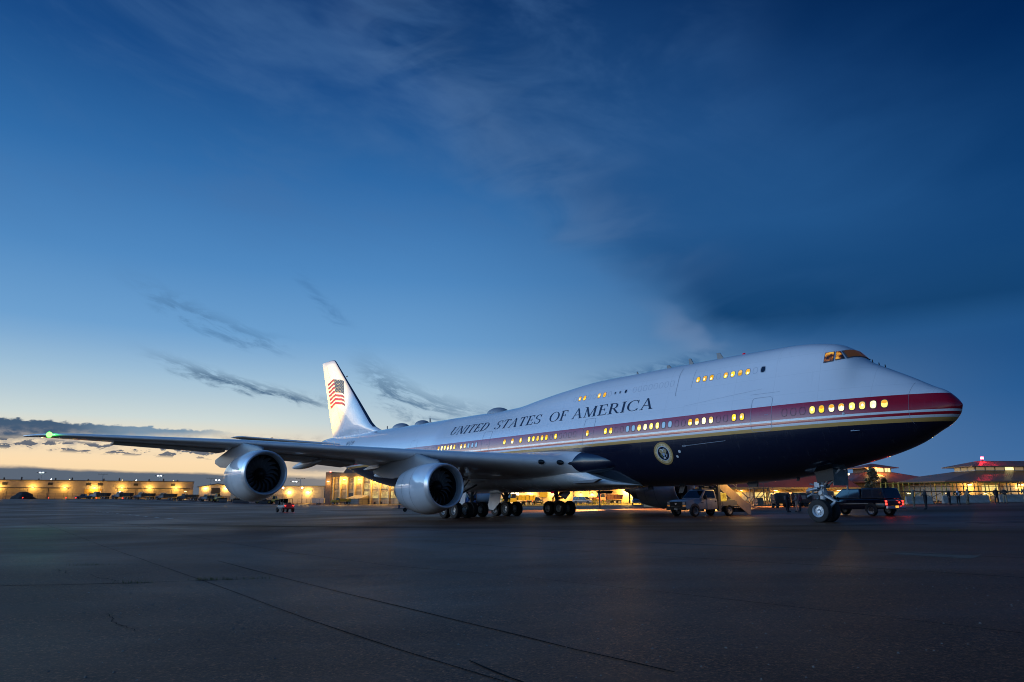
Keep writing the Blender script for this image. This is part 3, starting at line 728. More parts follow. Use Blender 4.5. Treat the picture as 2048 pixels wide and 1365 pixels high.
GLY = {
 'I': (0.36, lambda: strip((.18, 0), (.18, 1), TK) + ser(.18, .025) + ser(.18, .975)),
 'L': (0.70, lambda: strip((.18, 0), (.18, 1), TK) + ser(.18, .975) + strip((.02, .03), (.64, .03), .06, k=3) + strip((.62, .03), (.64, .25), .05, k=2)),
 'T': (0.80, lambda: strip((.40, 0), (.40, 1), TK) + ser(.40, .025) + strip((.04, .965), (.76, .965), .065, k=3) + strip((.055, .97), (.04, .76), .05, k=2) + strip((.745, .97), (.76, .76), .05, k=2)),
 'E': (0.74, lambda: strip((.18, 0), (.18, 1), TK) + strip((.02, .97), (.66, .97), .06, k=3) + strip((.02, .03), (.68, .03), .06, k=3) + strip((.2, .52), (.5, .52), .05, k=2) + strip((.65, .98), (.66, .78), .05, k=2) + strip((.66, .02), (.70, .25), .05, k=2) + strip((.5, .40), (.5, .64), .045, k=2)),
 'F': (0.68, lambda: strip((.18, 0), (.18, 1), TK) + ser(.18, .025) + strip((.02, .97), (.63, .97), .06, k=3) + strip((.2, .52), (.48, .52), .05, k=2) + strip((.62, .98), (.63, .76), .05, k=2) + strip((.48, .40), (.48, .64), .045, k=2)),
 'H': (0.90, lambda: strip((.18, 0), (.18, 1), TK) + strip((.72, 0), (.72, 1), TK) + ser(.18, .025) + ser(.18, .975) + ser(.72, .025) + ser(.72, .975) + strip((.2, .52), (.7, .52), .055, k=3)),
 'N': (0.92, lambda: strip((.16, 0), (.16, 1), TN) + strip((.76, 0), (.76, 1), TN) + strip((.14, .98), (.76, .0), TK) + ser(.16, .025, .14) + ser(.12, .975, .13) + ser(.76, .975, .14)),
 'M': (1.10, lambda: strip((.16, 0), (.18, 1), TN) + strip((.92, 0), (.90, 1), TK) + strip((.18, .98), (.54, .02), TK) + strip((.54, .02), (.88, .98), TN) + ser(.16, .025, .13) + ser(.92, .025, .16) + ser(.15, .975, .13) + ser(.93, .975, .13)),
 'A': (0.92, lambda: strip((.12, 0), (.45, 1), TN) + strip((.78, 0), (.45, 1), TK, TK * .8) + strip((.24, .36), (.66, .36), .05, k=3) + ser(.12, .025, .12) + ser(.78, .025, .15)),
 'U': (0.90, lambda: strip((.18, .32), (.18, 1), TK) + strip((.74, .32), (.74, 1), TN) + ser(.18, .975) + ser(.74, .975, .13) + arc(.46, .33, .28, .32, 180, 360, TK * .85, TN)),
 'D': (0.92, lambda: strip((.18, 0), (.18, 1), TK) + arc(.34, .5, .46, .47, -90, 90, TK, TN) + strip((.02, .97), (.36, .97), .055, k=2) + strip((.02, .03), (.36, .03), .055, k=2)),
 'O': (0.98, lambda: arc(.49, .5, .41, .48, 0, 360, TK, TN, 28)),
 'C': (0.90, lambda: arc(.50, .5, .42, .48, 42, 318, TK, TN, 22) + strip((.80, .66), (.815, .97), .045, k=2) + strip((.80, .03), (.82, .22), .03, k=2)),
 'S': (0.68, lambda: arc(.34, .735, .24, .235, 30, 225, .12, .05) + arc(.33, .265, .26, .24, -150, 45, .12, .05) + strip((.17, .58), (.51, .42), .15, k=3) + strip((.57, .72), (.58, .97), .04, k=2) + strip((.07, .03), (.08, .28), .04, k=2)),
 'R': (0.88, lambda: strip((.18, 0), (.18, 1), TK) + ser(.18, .025) + arc(.36, .735, .27, .24, -90, 90, TK * .9, TN) + strip((.02, .97), (.38, .97), .055, k=2) + strip((.2, .50), (.40, .50), .05, k=2) + strip((.40, .50), (.76, .03), TK) + ser(.80, .025, .09)),
 'P': (0.74, lambda: strip((.18, 0), (.18, 1), TK) + ser(.18, .025) + arc(.36, .72, .27, .255, -90, 90, TK * .9, TN) + strip((.02, .97), (.38, .97), .055, k=2) + strip((.2, .47), (.40, .47), .05, k=2)),
}
ink = M('lettering_navy', (0.008, 0.014, 0.045), 0.35)
def word(txt, xa, xb, z0=7.17, z1=7.95, slant=0.0):
    tot = sum(GLY[c][0] for c in txt) + 0.10 * (len(txt) - 1); s = (xa - xb) / tot; cur = 0
    for c in txt:
        w, fn = GLY[c]; mb = MB()
        for quad in fn():
            mb.add([on_hull(xa - (cur + a + slant * b) * s, z0 + (z1 - z0) * b, 0.012) for a, b in quad], [(0, 1, 2, 3)])
        mb.build('letter', ink, fuselage, smooth=False)
        cur += w + 0.10
word('UNITED', 41.35, 35.75); word('STATES', 34.75, 28.85); word('OF', 27.85, 25.85); word('AMERICA', 25.3, 17.6)

# round seal -----------------------------------------------------------------
def seal_pt(a, b, off=0.014): return on_hull(16.63 - a, 4.19 + b * 0.955, off)
def seal_mesh(polys, name, mat, off):
    mb = MB()
    for p in polys: mb.add([seal_pt(a, b, off) for a, b in p], [tuple(range(len(p)))])
    return mb.build(name, mat, fuselage, smooth=False)
def annulus(r0, r1, k=48): return [((r0 * math.cos(a), r0 * math.sin(a)), (r1 * math.cos(a), r1 * math.sin(a)), (r1 * math.cos(b), r1 * math.sin(b)), (r0 * math.cos(b), r0 * math.sin(b))) for a, b in ((2 * PI * i / k, 2 * PI * (i + 1) / k) for i in range(k))]
seal_gold = M('seal_gold', (0.62, 0.44, 0.18), 0.45, emit=(0.62, 0.44, 0.18), es=0.0); seal_tan = M('seal_tan', (0.80, 0.64, 0.38), 0.45)
seal_mesh(annulus(0.62, 0.73), 'seal_rim', M('seal_rim', (0.45, 0.29, 0.11), 0.4), 0.012)
seal_mesh(annulus(0.47, 0.62), 'seal_band', seal_tan, 0.012)
seal_mesh(annulus(0.425, 0.47), 'seal_inner_rim', M('seal_pale', (0.42, 0.52, 0.68), 0.45), 0.012)
seal_mesh(annulus(0.0, 0.425, 40), 'seal_field', navy_paint, 0.012)
rt = []
msg = [c for c in 'SEAL OF THE PRESIDENT OF THE UNITED STATES']; st_ = 2 * PI / (len(msg) + 2); ang = -PI / 2 - st_
for c in msg:
    if c != ' ':
        w, fn = GLY[c]
        for quad in fn():
            pp_ = []
            for a, b in quad:
                r = 0.50 + 0.09 * b; th = ang - (a / w - 0.5) * st_ * 0.8; pp_.append((r * math.cos(th), r * math.sin(th)))
            rt.append(pp_)
    ang -= st_
seal_mesh(rt, 'seal_inscription', M('seal_ink', (0.06, 0.04, 0.02), 0.6), 0.016)
wingp = [[(0.0, 0.10), (s * 0.10, 0.30), (s * 0.24, 0.27), (s * 0.30, 0.14), (s * 0.21, 0.02), (s * 0.15, -0.12), (s * 0.06, -0.08)] for s in (1, -1)]
seal_mesh(wingp, 'eagle_wings', M('eagle_brown', (0.42, 0.34, 0.20), 0.5), 0.016)
seal_mesh([[(-0.10, 0.30), (-0.22, 0.26), (-0.02, 0.20), (0.02, 0.26)], [(0.02, 0.30), (0.10, 0.31), (0.20, 0.28), (0.04, 0.22)], [(-0.04, 0.12), (0.04, 0.12), (0.05, 0.20), (-0.01, 0.24), (-0.07, 0.19)]], 'eagle_head', M('seal_white', (0.62, 0.66, 0.66), 0.5), 0.019)
seal_mesh([[(-0.085, 0.02), (0.085, 0.02), (0.08, -0.14), (0.0, -0.22), (-0.08, -0.14)]], 'eagle_shield', M('shield_blue', (0.30, 0.42, 0.62), 0.5), 0.020)
seal_mesh([[(-0.06, -0.22), (0.06, -0.22), (0.10, -0.34), (-0.10, -0.34)]], 'eagle_tail', M('seal_white2', (0.6, 0.63, 0.68), 0.5), 0.018)
seal_mesh([[(-0.28, -0.08), (-0.24, -0.06), (-0.10, -0.22), (-0.14, -0.26)]], 'olive_branch', M('olive', (0.22, 0.28, 0.08), 0.5), 0.018)
seal_mesh([[(0.24, -0.04), (0.29, -0.05), (0.20, -0.26), (0.15, -0.22)]], 'arrow_bundle', M('arrows', (0.5, 0.56, 0.6), 0.5), 0.018)
# star and bars roundel on the aft fuselage
rq = [[(0.0 + 0.42 * math.cos(PI / 2 + i * 4 * PI / 5 + d) * (1 if True else 0), 0.42 * math.sin(PI / 2 + i * 4 * PI / 5 + d)) for d in (0,)][0] for i in range(5)]
mb = MB(); c5 = []
for i in range(10):
    r = 0.42 if i % 2 == 0 else 0.17; a = PI / 2 + i * PI / 5; c5.append((r * math.cos(a), r * math.sin(a)))
ci = [(a * 0.72, b * 0.72) for a, b in c5]
for i in range(10):
    j = (i + 1) % 10; mb.add([on_hull(61.6 - c5[i][0], 7.85 + c5[i][1], .012), on_hull(61.6 - c5[j][0], 7.85 + c5[j][1], .012), on_hull(61.6 - ci[j][0], 7.85 + ci[j][1], .012), on_hull(61.6 - ci[i][0], 7.85 + ci[i][1], .012)], [(0, 1, 2, 3)])
for s in (-1, 1):
    for q in ([(0.45, .2), (1.0, .2), (1.0, .12), (0.45, .12)], [(0.45, -.2), (1.0, -.2), (1.0, -.12), (0.45, -.12)], [(0.92, .2), (1.0, .2), (1.0, -.2), (0.92, -.2)], [(0.45, .04), (1.0, .04), (1.0, -.04), (.45, -.04)]):
        mb.add([on_hull(61.6 - s * a, 7.85 + b, .012) for a, b in q], [(0, 1, 2, 3)])
mb.build('star_roundel', M('roundel_grey', (0.10, 0.12, 0.16), 0.5), fuselage, smooth=False)

# roof domes, blades and beacons ---------------------------------------------
dome_m = M('dome_grey', (0.30, 0.32, 0.36), 0.4)
for x0, x1, zt in ((36.1, 38.9, 9.52), (49.0, 51.2, 9.53), (52.9, 55.9, 9.60)):
    mb = MB(); rr = []
    for i in range(15):
        t = i / 14; x = x0 + (x1 - x0) * t; s = max(0.02, math.sin(PI * t) ** 0.55); zb_ = float(pchip(TX, TZ, x)) - 0.12
        rr.append([(x, 0.75 * s * math.cos(a), zb_ + (zt - zb_) * s * math.sin(a)) for a in [PI * k / 12 for k in range(13)]])
    mb.loft(rr, False); mb.build('antenna_dome', dome_m, jet)
for x, z0, z1, c in ((13.95, 10.1, 10.66, 0.34), (16.25, 10.1, 10.64, 0.26), (18.1, 10.1, 10.46, 0.3), (21.0, 10.1, 10.42, 0.12), (48.6, 9.0, 9.6, 0.2), (57.3, 9.0, 9.55, 0.15)):
    mb = MB(); mb.prism([(x, z0), (x - c, z0), (x + 0.02, z1), (x + c * 0.75, z1), (x + c * 0.6, z0)], -0.03, 0.03); mb.build('blade_antenna', M('blade_grey', (0.22, 0.22, 0.22), 0.5), jet)
mb = MB(); mb.lathe([(0.0, 10.36), (0.08, 10.34), (0.11, 10.27), (0.12, 10.17)], (12.2, 0, 0), 'z', 14); mb.build('roof_beacon', M('beacon_red', (0.25, 0.0, 0.02), 0.3, emit=(0.5, 0, 0.03), es=0.4), jet)
mb = MB(); mb.prism([(11.95, 2.3), (12.75, 2.3), (12.6, 2.02), (12.05, 2.02)], -0.05, 0.05); mb.build('blade_antenna', dark_metal, jet)
mb = MB(); mb.prism([(17.3, 2.3), (17.75, 2.3), (17.95, 1.72), (17.6, 1.72)], -0.04, 0.04); mb.build('blade_antenna', dark_metal, jet)
mb = MB(); mb.prism([(9.2, 2.6), (9.4, 2.6), (9.45, 2.3), (9.3, 2.3)], -0.03, 0.03); mb.build('blade_antenna', dark_metal, jet)
mb = MB(); mb.prism([(20.2, 2.3), (20.5, 2.3), (20.5, 1.98), (20.2, 1.98)], -0.1, 0.1); mb.build('drain_mast', dark_metal, jet)

# wings ---------------------------------------------------------------------------
def foil(n=22, t=0.12, camber=0.015):
    up = []; lo = []
    for i in range(n + 1):
        s = 0.5 * (1 - math.cos(PI * i / n))
        yt = 5 * t * (0.2969 * math.sqrt(s) - 0.126 * s - 0.3516 * s * s + 0.2843 * s**3 - 0.1036 * s**4); yc = camber * 4 * s * (1 - s)
        up.append((s, yc + yt)); lo.append((s, yc - yt))
    return up[::-1] + lo[1:-1]          # TE -> LE over the top, then back below
def le_x(y): return 24.4 + (y - 3.6) * 0.89 if y < 31 else 48.79 + (y - 31) * 1.35 + max(0, y - 32.6) * 1.6
def le_z(y): return float(np.interp(y, [0, 3.6, 5, 11.9, 21.4, 31, 33.7], [3.9, 3.97, 4.02, 4.74, 5.70, 6.42, 6.66]))
WST = [  # y, chord, thickness ratio, twist
    (1.5, 16.0, 0.125, 3.0), (3.0, 15.2, 0.13, 3.0), (3.6, 14.4, 0.134, 3.0), (4.2, 13.8, 0.130, 2.9), (6.0, 12.6, 0.115, 2.6), (9.0, 10.9, 0.102, 2.2), (12.4, 9.3, 0.095, 1.8), (16.0, 8.2, 0.09, 1.3),
    (21.4, 6.7, 0.088, 0.8), (26.0, 5.45, 0.085, 0.3), (31.0, 4.1, 0.083, -0.2), (32.0, 3.4, 0.083, -0.3), (32.8, 2.6, 0.085, -0.3), (33.4, 1.7, 0.09, -0.3), (33.68, 0.7, 0.10, -0.3)]
def wing_ring(y, c, t, tw, side, xle=None):
    x0 = le_x(y) if xle is None else xle; z0 = le_z(y); a = rad(tw)
    return [(x0 + c * s * math.cos(a) + c * h * math.sin(a), side * y, z0 - c * s * math.sin(a) + c * h * math.cos(a)) for s, h in foil(22, t)]
def wing_mat():
    m = bpy.data.materials.new('wing_paint'); m.use_nodes = True
    t = m.node_tree; n = NT(t); b = t.nodes['Principled BSDF']
    tcn = t.nodes.new('ShaderNodeTexCoord'); sp = t.nodes.new('ShaderNodeSeparateXYZ'); t.links.new(tcn.outputs['Object'], sp.inputs[0])
    x, y, z = sp.outputs; ya = n.m('ABSOLUTE', y)
    dz = n.m('ABSOLUTE', n.m('SUBTRACT', z, 3.85))
    bnd = n.m('ADD', n.m('MULTIPLY_ADD', ya, 0.6, 22.35), n.m('MULTIPLY', dz, -0.5))
    f = n.m('LESS_THAN', x, bnd)
    nz = n.noise(tcn.outputs['Object'], 0.8, 5, 0.6)
    base_ = n.ramp(nz, [(0.3, (0.64, 0.65, 0.67, 1)), (0.7, (0.74, 0.75, 0.77, 1))])
    f2 = n.m('MULTIPLY', f, n.m('LESS_THAN', ya, 4.6))
    t.links.new(n.mix(f2, base_, (*NAVY, 1)), b.inputs['Base Color'])
    b.inputs['Roughness'].default_value = 0.26; b.inputs['Coat Weight'].default_value = 0.35; b.inputs['Coat Roughness'].default_value = 0.05
    return m
WM = wing_mat()
nav_green = emis('nav_green', (0.06, 1.0, 0.04), 12.0)
for side in (1, -1):
    wb_ = MB(); rr = []
    rr.append(wing_ring(1.5, 19.5, 0.09, 3.0, side, 19.6)); rr.append(wing_ring(2.7, 18.4, 0.095, 3.0, side, 20.6)); rr.append(wing_ring(3.1, 17.0, 0.108, 3.0, side, 21.9)); rr.append(wing_ring(3.4, 15.4, 0.124, 3.0, side, 23.4))
    for y, c, t, tw in WST[2:]: rr.append(wing_ring(y, c, t, tw, side))
    wb_.loft(rr, True, True, True); wing = wb_.build('wing', WM, jet, angle=50)
    tag(wing, 'near wing with the green light' if side == 1 else 'far wing hidden behind the fuselage')
    # drooped outboard trailing edge panels
    for ya, yb, cf, drop, nm in ((21.2, 28.2, 0.22, 4, 'aileron'), (12.9, 20.6, 0.24, 5, 'flap'), (4.6, 11.2, 0.22, 4, 'flap')):
        vs = MB(); rg = []
        for y in np.linspace(ya, yb, 8):
            c = float(np.interp(y, [w[0] for w in WST], [w[1] for w in WST])); tw = float(np.interp(y, [w[0] for w in WST], [w[3] for w in WST])); a = rad(tw)
            hx = le_x(y) + c * (1 - cf) * math.cos(a); hz = le_z(y) - c * (1 - cf) * math.sin(a) - 0.02 * c; L = c * cf * 1.12; b = rad(tw + drop); th = 0.028 * c
            P = lambda u, w: (hx + u * math.cos(b) + w * math.sin(b), side * y, hz - u * math.sin(b) + w * math.cos(b))
            rg.append([P(0, th * .8), P(L * .3, th * .9), P(L, 0.02), P(L, -0.02), P(L * .3, -th * .6), P(0, -th * .7), P(-0.12, 0)])
        vs.loft(rg, True); vs.build(nm, grey_paint, wing)
    for y, x0, L, dr in ((6.6, 33.5, 6.8, 0.95), (9.8, 35.6, 6.4, 0.85), (15.4, 40.2, 5.6, 0.62), (18.7, 42.3, 5.0, 0.5)):
        mb = MB(); rg = []
        for i in range(15):
            t = i / 14; s = max(0.03, math.sin(PI * min(1, t * 0.97 + 0.015)) ** 0.6); x = x0 + L * t
            zc_ = le_z(y) - 0.32 - dr * 0.55 * t - 0.22; hh = (0.40 if y < 12 else 0.32)
            rg.append([(x, side * y + 0.26 * s * math.cos(a), zc_ + hh * s * math.sin(a)) for a in [2 * PI * k / 14 for k in range(14)]])
        mb.loft(rg, True); mb.build('flap_track_fairing', grey_paint, wing)
    yl = 32.4; mb = MB(); mb.lathe([(0.0, -0.22), (0.15, -0.15), (0.21, 0.0), (0.15, 0.15), (0.0, 0.22)], (le_x(yl) - 0.02, side * yl, le_z(yl)), 'x', 12)
    mb.build('navigation_light', nav_green if side == 1 else emis('nav_red', (1, 0.03, 0.02), 40), wing)
    if side == 1: point_light('navigation_lamp', (le_x(yl) - 0.25, yl, le_z(yl) + 0.02), (0.05, 1.0, 0.06), 60, 0.06, wing)
    for y, w in ((5.25, 0.46), (4.25, 0.52)):
        mb = MB(); cx_, cz_ = le_x(y), le_z(y); ok = superell(w, 0.34, 18, 2.2); rr2 = []
        # lamp glass lies along the swept leading edge
        ctr = Vector((cx_ - 0.03, side * y, cz_ - 0.02)); dr_ = Vector((0.89, side * 1.0, 0.08)).normalized()
        vs = [ctr + Vector((-0.05, 0, 0))] + [ctr + dr_ * a + Vector((0.28 * abs(b), 0, b)) for a, b in ok]
        mb.add(vs, [(0, 1 + i, 1 + (i + 1) % 18) for i in range(18)]); mb.build('landing_light', M('lamp_glass', (0.01, 0.014, 0.02), 0.05), wing)

# belly fairing
mb = MB(); rg = []
for i in range(46):
    t = i / 45; x = 20.4 + 29.6 * t
    w = float(np.interp(x, [20.4, 21.5, 23, 25, 28, 34, 41, 45, 48, 50], [1.2, 2.35, 3.05, 3.45, 3.66, 3.74, 3.70, 3.4, 2.9, 2.0])); zb_ = float(np.interp(x, [20.4, 23, 26, 30, 42, 46, 50], [2.26, 2.10, 2.0, 1.98, 1.98, 2.12, 2.5])); zt_ = float(np.interp(x, [20.4, 22, 24, 26, 44, 50], [2.32, 2.62, 3.4, 4.0, 4.2, 3.4]))
    zm = zb_ + (zt_ - zb_) * 0.62; pts = []
    for k in range(33):
        a = PI + PI * k / 32; c, s = math.cos(a), math.sin(a); e = 2 / 2.5
        pts.append((x, w * math.copysign(abs(c) ** e, c), zm + (zm - zb_) * math.copysign(abs(s) ** e, s)))
    pts += [(x, w * 0.97, zt_), (x, 0, zt_ + 0.02), (x, -w * 0.97, zt_)]
    rg.append(pts)
mb.loft(rg, True); mb.build('belly_fairing', M('fairing_white', (0.66, 0.68, 0.70), 0.24, coat=0.3, var=0.06, vscale=0.7), jet, angle=50)

# tail ---------------------------------------------------------------------------
FST = [(8.95, 57.6, 70.7, 0.05), (9.3, 58.9, 70.95, 0.075), (9.7, 60.0, 71.1, 0.095), (10.3, 60.95, 71.35, 0.10), (13.0, 64.05, 72.5, 0.10), (16.0, 67.55, 73.7, 0.10), (18.6, 70.55, 74.75, 0.10), (19.1, 71.15, 74.95, 0.085), (19.28, 71.75, 75.0, 0.03)]
def fin_ring(z, x0, x1, t): c = x1 - x0; return [(x0 + c * s, c * h, z) for s, h in foil(20, t, 0.0)]
def fin_half(x, z):
    zs = [f[0] for f in FST]; x0 = np.interp(z, zs, [f[1] for f in FST]); x1 = np.interp(z, zs, [f[2] for f in FST]); t = np.interp(z, zs, [f[3] for f in FST])
    s = min(1, max(0, (x - x0) / (x1 - x0))); return float((x1 - x0) * 5 * t * (0.2969 * math.sqrt(s) - 0.126 * s - 0.3516 * s * s + 0.2843 * s**3 - 0.1036 * s**4))
mb = MB(); rr = [fin_ring(*f) for f in FST]; mb.loft(rr, True)
nf = len(rr[0])
for q in range(len(mb.f)):
    f = mb.f[q]
    if len(f) == 4 and q // nf >= 2:
        i = q % nf
        if 18 <= i <= 21: mb.mi[q] = 1
fin = mb.build('tail_fin', [white_paint, navy_paint], jet, angle=45)
mb = MB(); vs = []
for z0, z1 in ((10.0, 18.95),):
    pts = []
    for k in range(20):
        z = z0 + (z1 - z0) * k / 19; x = np.interp(z, [f[0] for f in FST], [f[1] * .34 + f[2] * .66 for f in FST])
        y = fin_half(x, z) + .006; pts += [(x - .02, y, z), (x + .02, y, z)]
    mb.add(pts, [(2 * i, 2 * i + 1, 2 * i + 3, 2 * i + 2) for i in range(19)])
mb.build('rudder_hinge_line', M('rudder_line', (0.5, 0.46, 0.44), 0.6), fin, smooth=False)
mb = MB(); mb.tube((67.75, 0, 16.55), (67.55, 0, 16.6), 0.09, 0.03, 8); mb.build('fin_probe', dark_metal, fin)
def fpt(s, t, off=0.012):
    R0 = Vector((68.05, 15.98)); R1 = Vector((67.1, 12.78)); L0 = Vector((72.9, 16.28)); L1 = Vector((71.75, 12.98))
    p = (R0 * (1 - t) + R1 * t) * (1 - s) + (L0 * (1 - t) + L1 * t) * s
    z = p.y + 0.42 * math.sin(PI * s * 1.02) + 0.05 * math.sin(PI * 4 * s); x = p.x
    return (x, fin_half(x, z) + off, z)
flag_red = M('flag_red', (0.20, 0.004, 0.012), 0.4); flag_blue = M('flag_blue', (0.012, 0.018, 0.05), 0.4); flag_white = M('flag_white', (0.8, 0.8, 0.8), 0.4)
for r in range(0, 13, 2):
    s0 = 0.56 if r < 7 else 0.0; mb = MB(); pts = []
    for k in range(13):
        s = s0 + (1 - s0) * k / 12; pts += [fpt(s, (r - .12) / 13), fpt(s, (r + 1.12) / 13)]
    mb.add(pts, [(2 * i, 2 * i + 1, 2 * i + 3, 2 * i + 2) for i in range(12)]); mb.build('flag_stripe', flag_red, fin, smooth=False)
mb = MB(); pts = []
for k in range(11): pts += [fpt(0.56 * k / 10, 0, .014), fpt(0.56 * k / 10, 3.5 / 13, .014), fpt(0.56 * k / 10, 7 / 13, .014)]
mb.add(pts, [q for i in range(10) for q in ((3 * i, 3 * i + 1, 3 * i + 4, 3 * i + 3), (3 * i + 1, 3 * i + 2, 3 * i + 5, 3 * i + 4))]); mb.build('flag_canton', flag_blue, fin, smooth=False)
mb = MB()
for r in range(9):
    for q in range(6 if r % 2 == 0 else 5):
        s = 0.56 * ((q + 0.5 + (0 if r % 2 == 0 else 0.5)) / 6); t = 7 / 13 * (r + 0.7) / 9.4; pv = []
        for i in range(10):
            rr_ = 1.0 if i % 2 == 0 else 0.42; a = PI / 2 + i * PI / 5; pv.append(fpt(s - rr_ * 0.013 * math.cos(a), t - rr_ * 0.018 * math.sin(a), .018))
        mb.add([fpt(s, t, .018)] + pv, [(0, 1 + i, 1 + (i + 1) % 10) for i in range(10)])
mb.build('flag_stars', flag_white, fin, smooth=False)
for side in (1, -1):
    mb = MB(); rr = []
    for y, c, t in ((1.0, 9.9, 0.09), (2.2, 9.1, 0.09), (6.5, 5.9, 0.085), (10.6, 3.0, 0.085), (11.02, 2.4, 0.07), (11.16, 1.4, 0.05)):
        x0 = 64.1 + (y - 1.6) * 0.93 + (0.25 if y > 11 else 0) + (0.7 if y > 11.1 else 0); z0 = 7.75 + (y - 1.6) * 0.137
        rr.append([(x0 + c * s, side * y, z0 + c * h) for s, h in foil(16, t, -0.005)])
    mb.loft(rr, True); stab = mb.build('tailplane', grey_paint, jet, angle=50)
    mb = MB(); mb.box((71.9, side * 7.4, 8.95), (0.3, 0.2, 0.10)); mb.build('logo_light', M('logo_light', (0.2, 0.2, 0.2), 0.4, emit=(1, 0.75, 0.35), es=0.3), stab)
    if side == 1:
        spot_light('logo_lamp', (71.9, 7.4, 9.3), (71.4, 0.0, 14.6), (1.0, 0.58, 0.07), 15000, 76, 0.9, 0.2, jet)
mb = MB(); rg = []
for i in range(9):
    a = PI * i / 8; rg.append(on_hull(68.6 + 1.55 * math.cos(a), 7.55 + 0.95 * math.sin(a), 0.02))
mb.add([on_hull(68.6, 7.55, 0.02)] + rg, [(0, 1 + i, 2 + i) for i in range(8)]); mb.build('tailplane_cutout', M('cutout_grey', (0.42, 0.42, 0.43), 0.3, 0.3), jet, smooth=False)
mb = MB(); hull_line(mb, [(72.2, 9.05), (72.5, 8.6)], 0.16, 0.012); mb.build('tail_vent', M('vent_black', (0.01, 0.01, 0.01), 0.6), fuselage, smooth=False)
mb = MB(); mb.tube((74.2, 0, 8.2), (74.9, 0, 8.25), 0.32, 0.24, 16); mb.build('apu_exhaust', dark_metal, jet)

# engines ---------------------------------------------------------------------------
blade_m = M('fan_blade', (0.16, 0.16, 0.17), 0.40, 0.1)
blade_edge = M('fan_blade_edge', (0.75, 0.76, 0.78), 0.25, 0.6)
nac_m = M('nacelle_paint', (0.80, 0.80, 0.82), 0.13, coat=0.8, var=0.04, vscale=0.9)
def blade_mesh():
    mb = MB(); R0, R1 = 0.42, 1.30; pts = []
    n = 9
    for i in range(n):
        t = i / (n - 1); r = R0 + (R1 - R0) * t
        ch = 0.20 + 0.16 * math.sin(PI * (0.15 + 0.75 * t)); stag = rad(25 + 38 * t); sw = 0.17 * math.sin(PI * t * 1.0) - 0.16 * t * t
        for k, u in enumerate((-0.5, -0.42, 0.5)):
            pts.append((1.18 + u * ch * math.cos(stag) * 1.0 + 0.10 * (t - 0.4) ** 2, (sw + u * ch * math.sin(stag)), r))
    for i in range(n - 1):
        a = 3 * i; mb.add([], []); mb.f.append((a, a + 1, a + 4, a + 3)); mb.mi.append(1); mb.f.append((a + 1, a + 2, a + 5, a + 4)); mb.mi.append(0)
    mb.v = pts
    return mb.mesh('fan_blade', [blade_m, blade_edge], angle=60)
BLADE = blade_mesh()
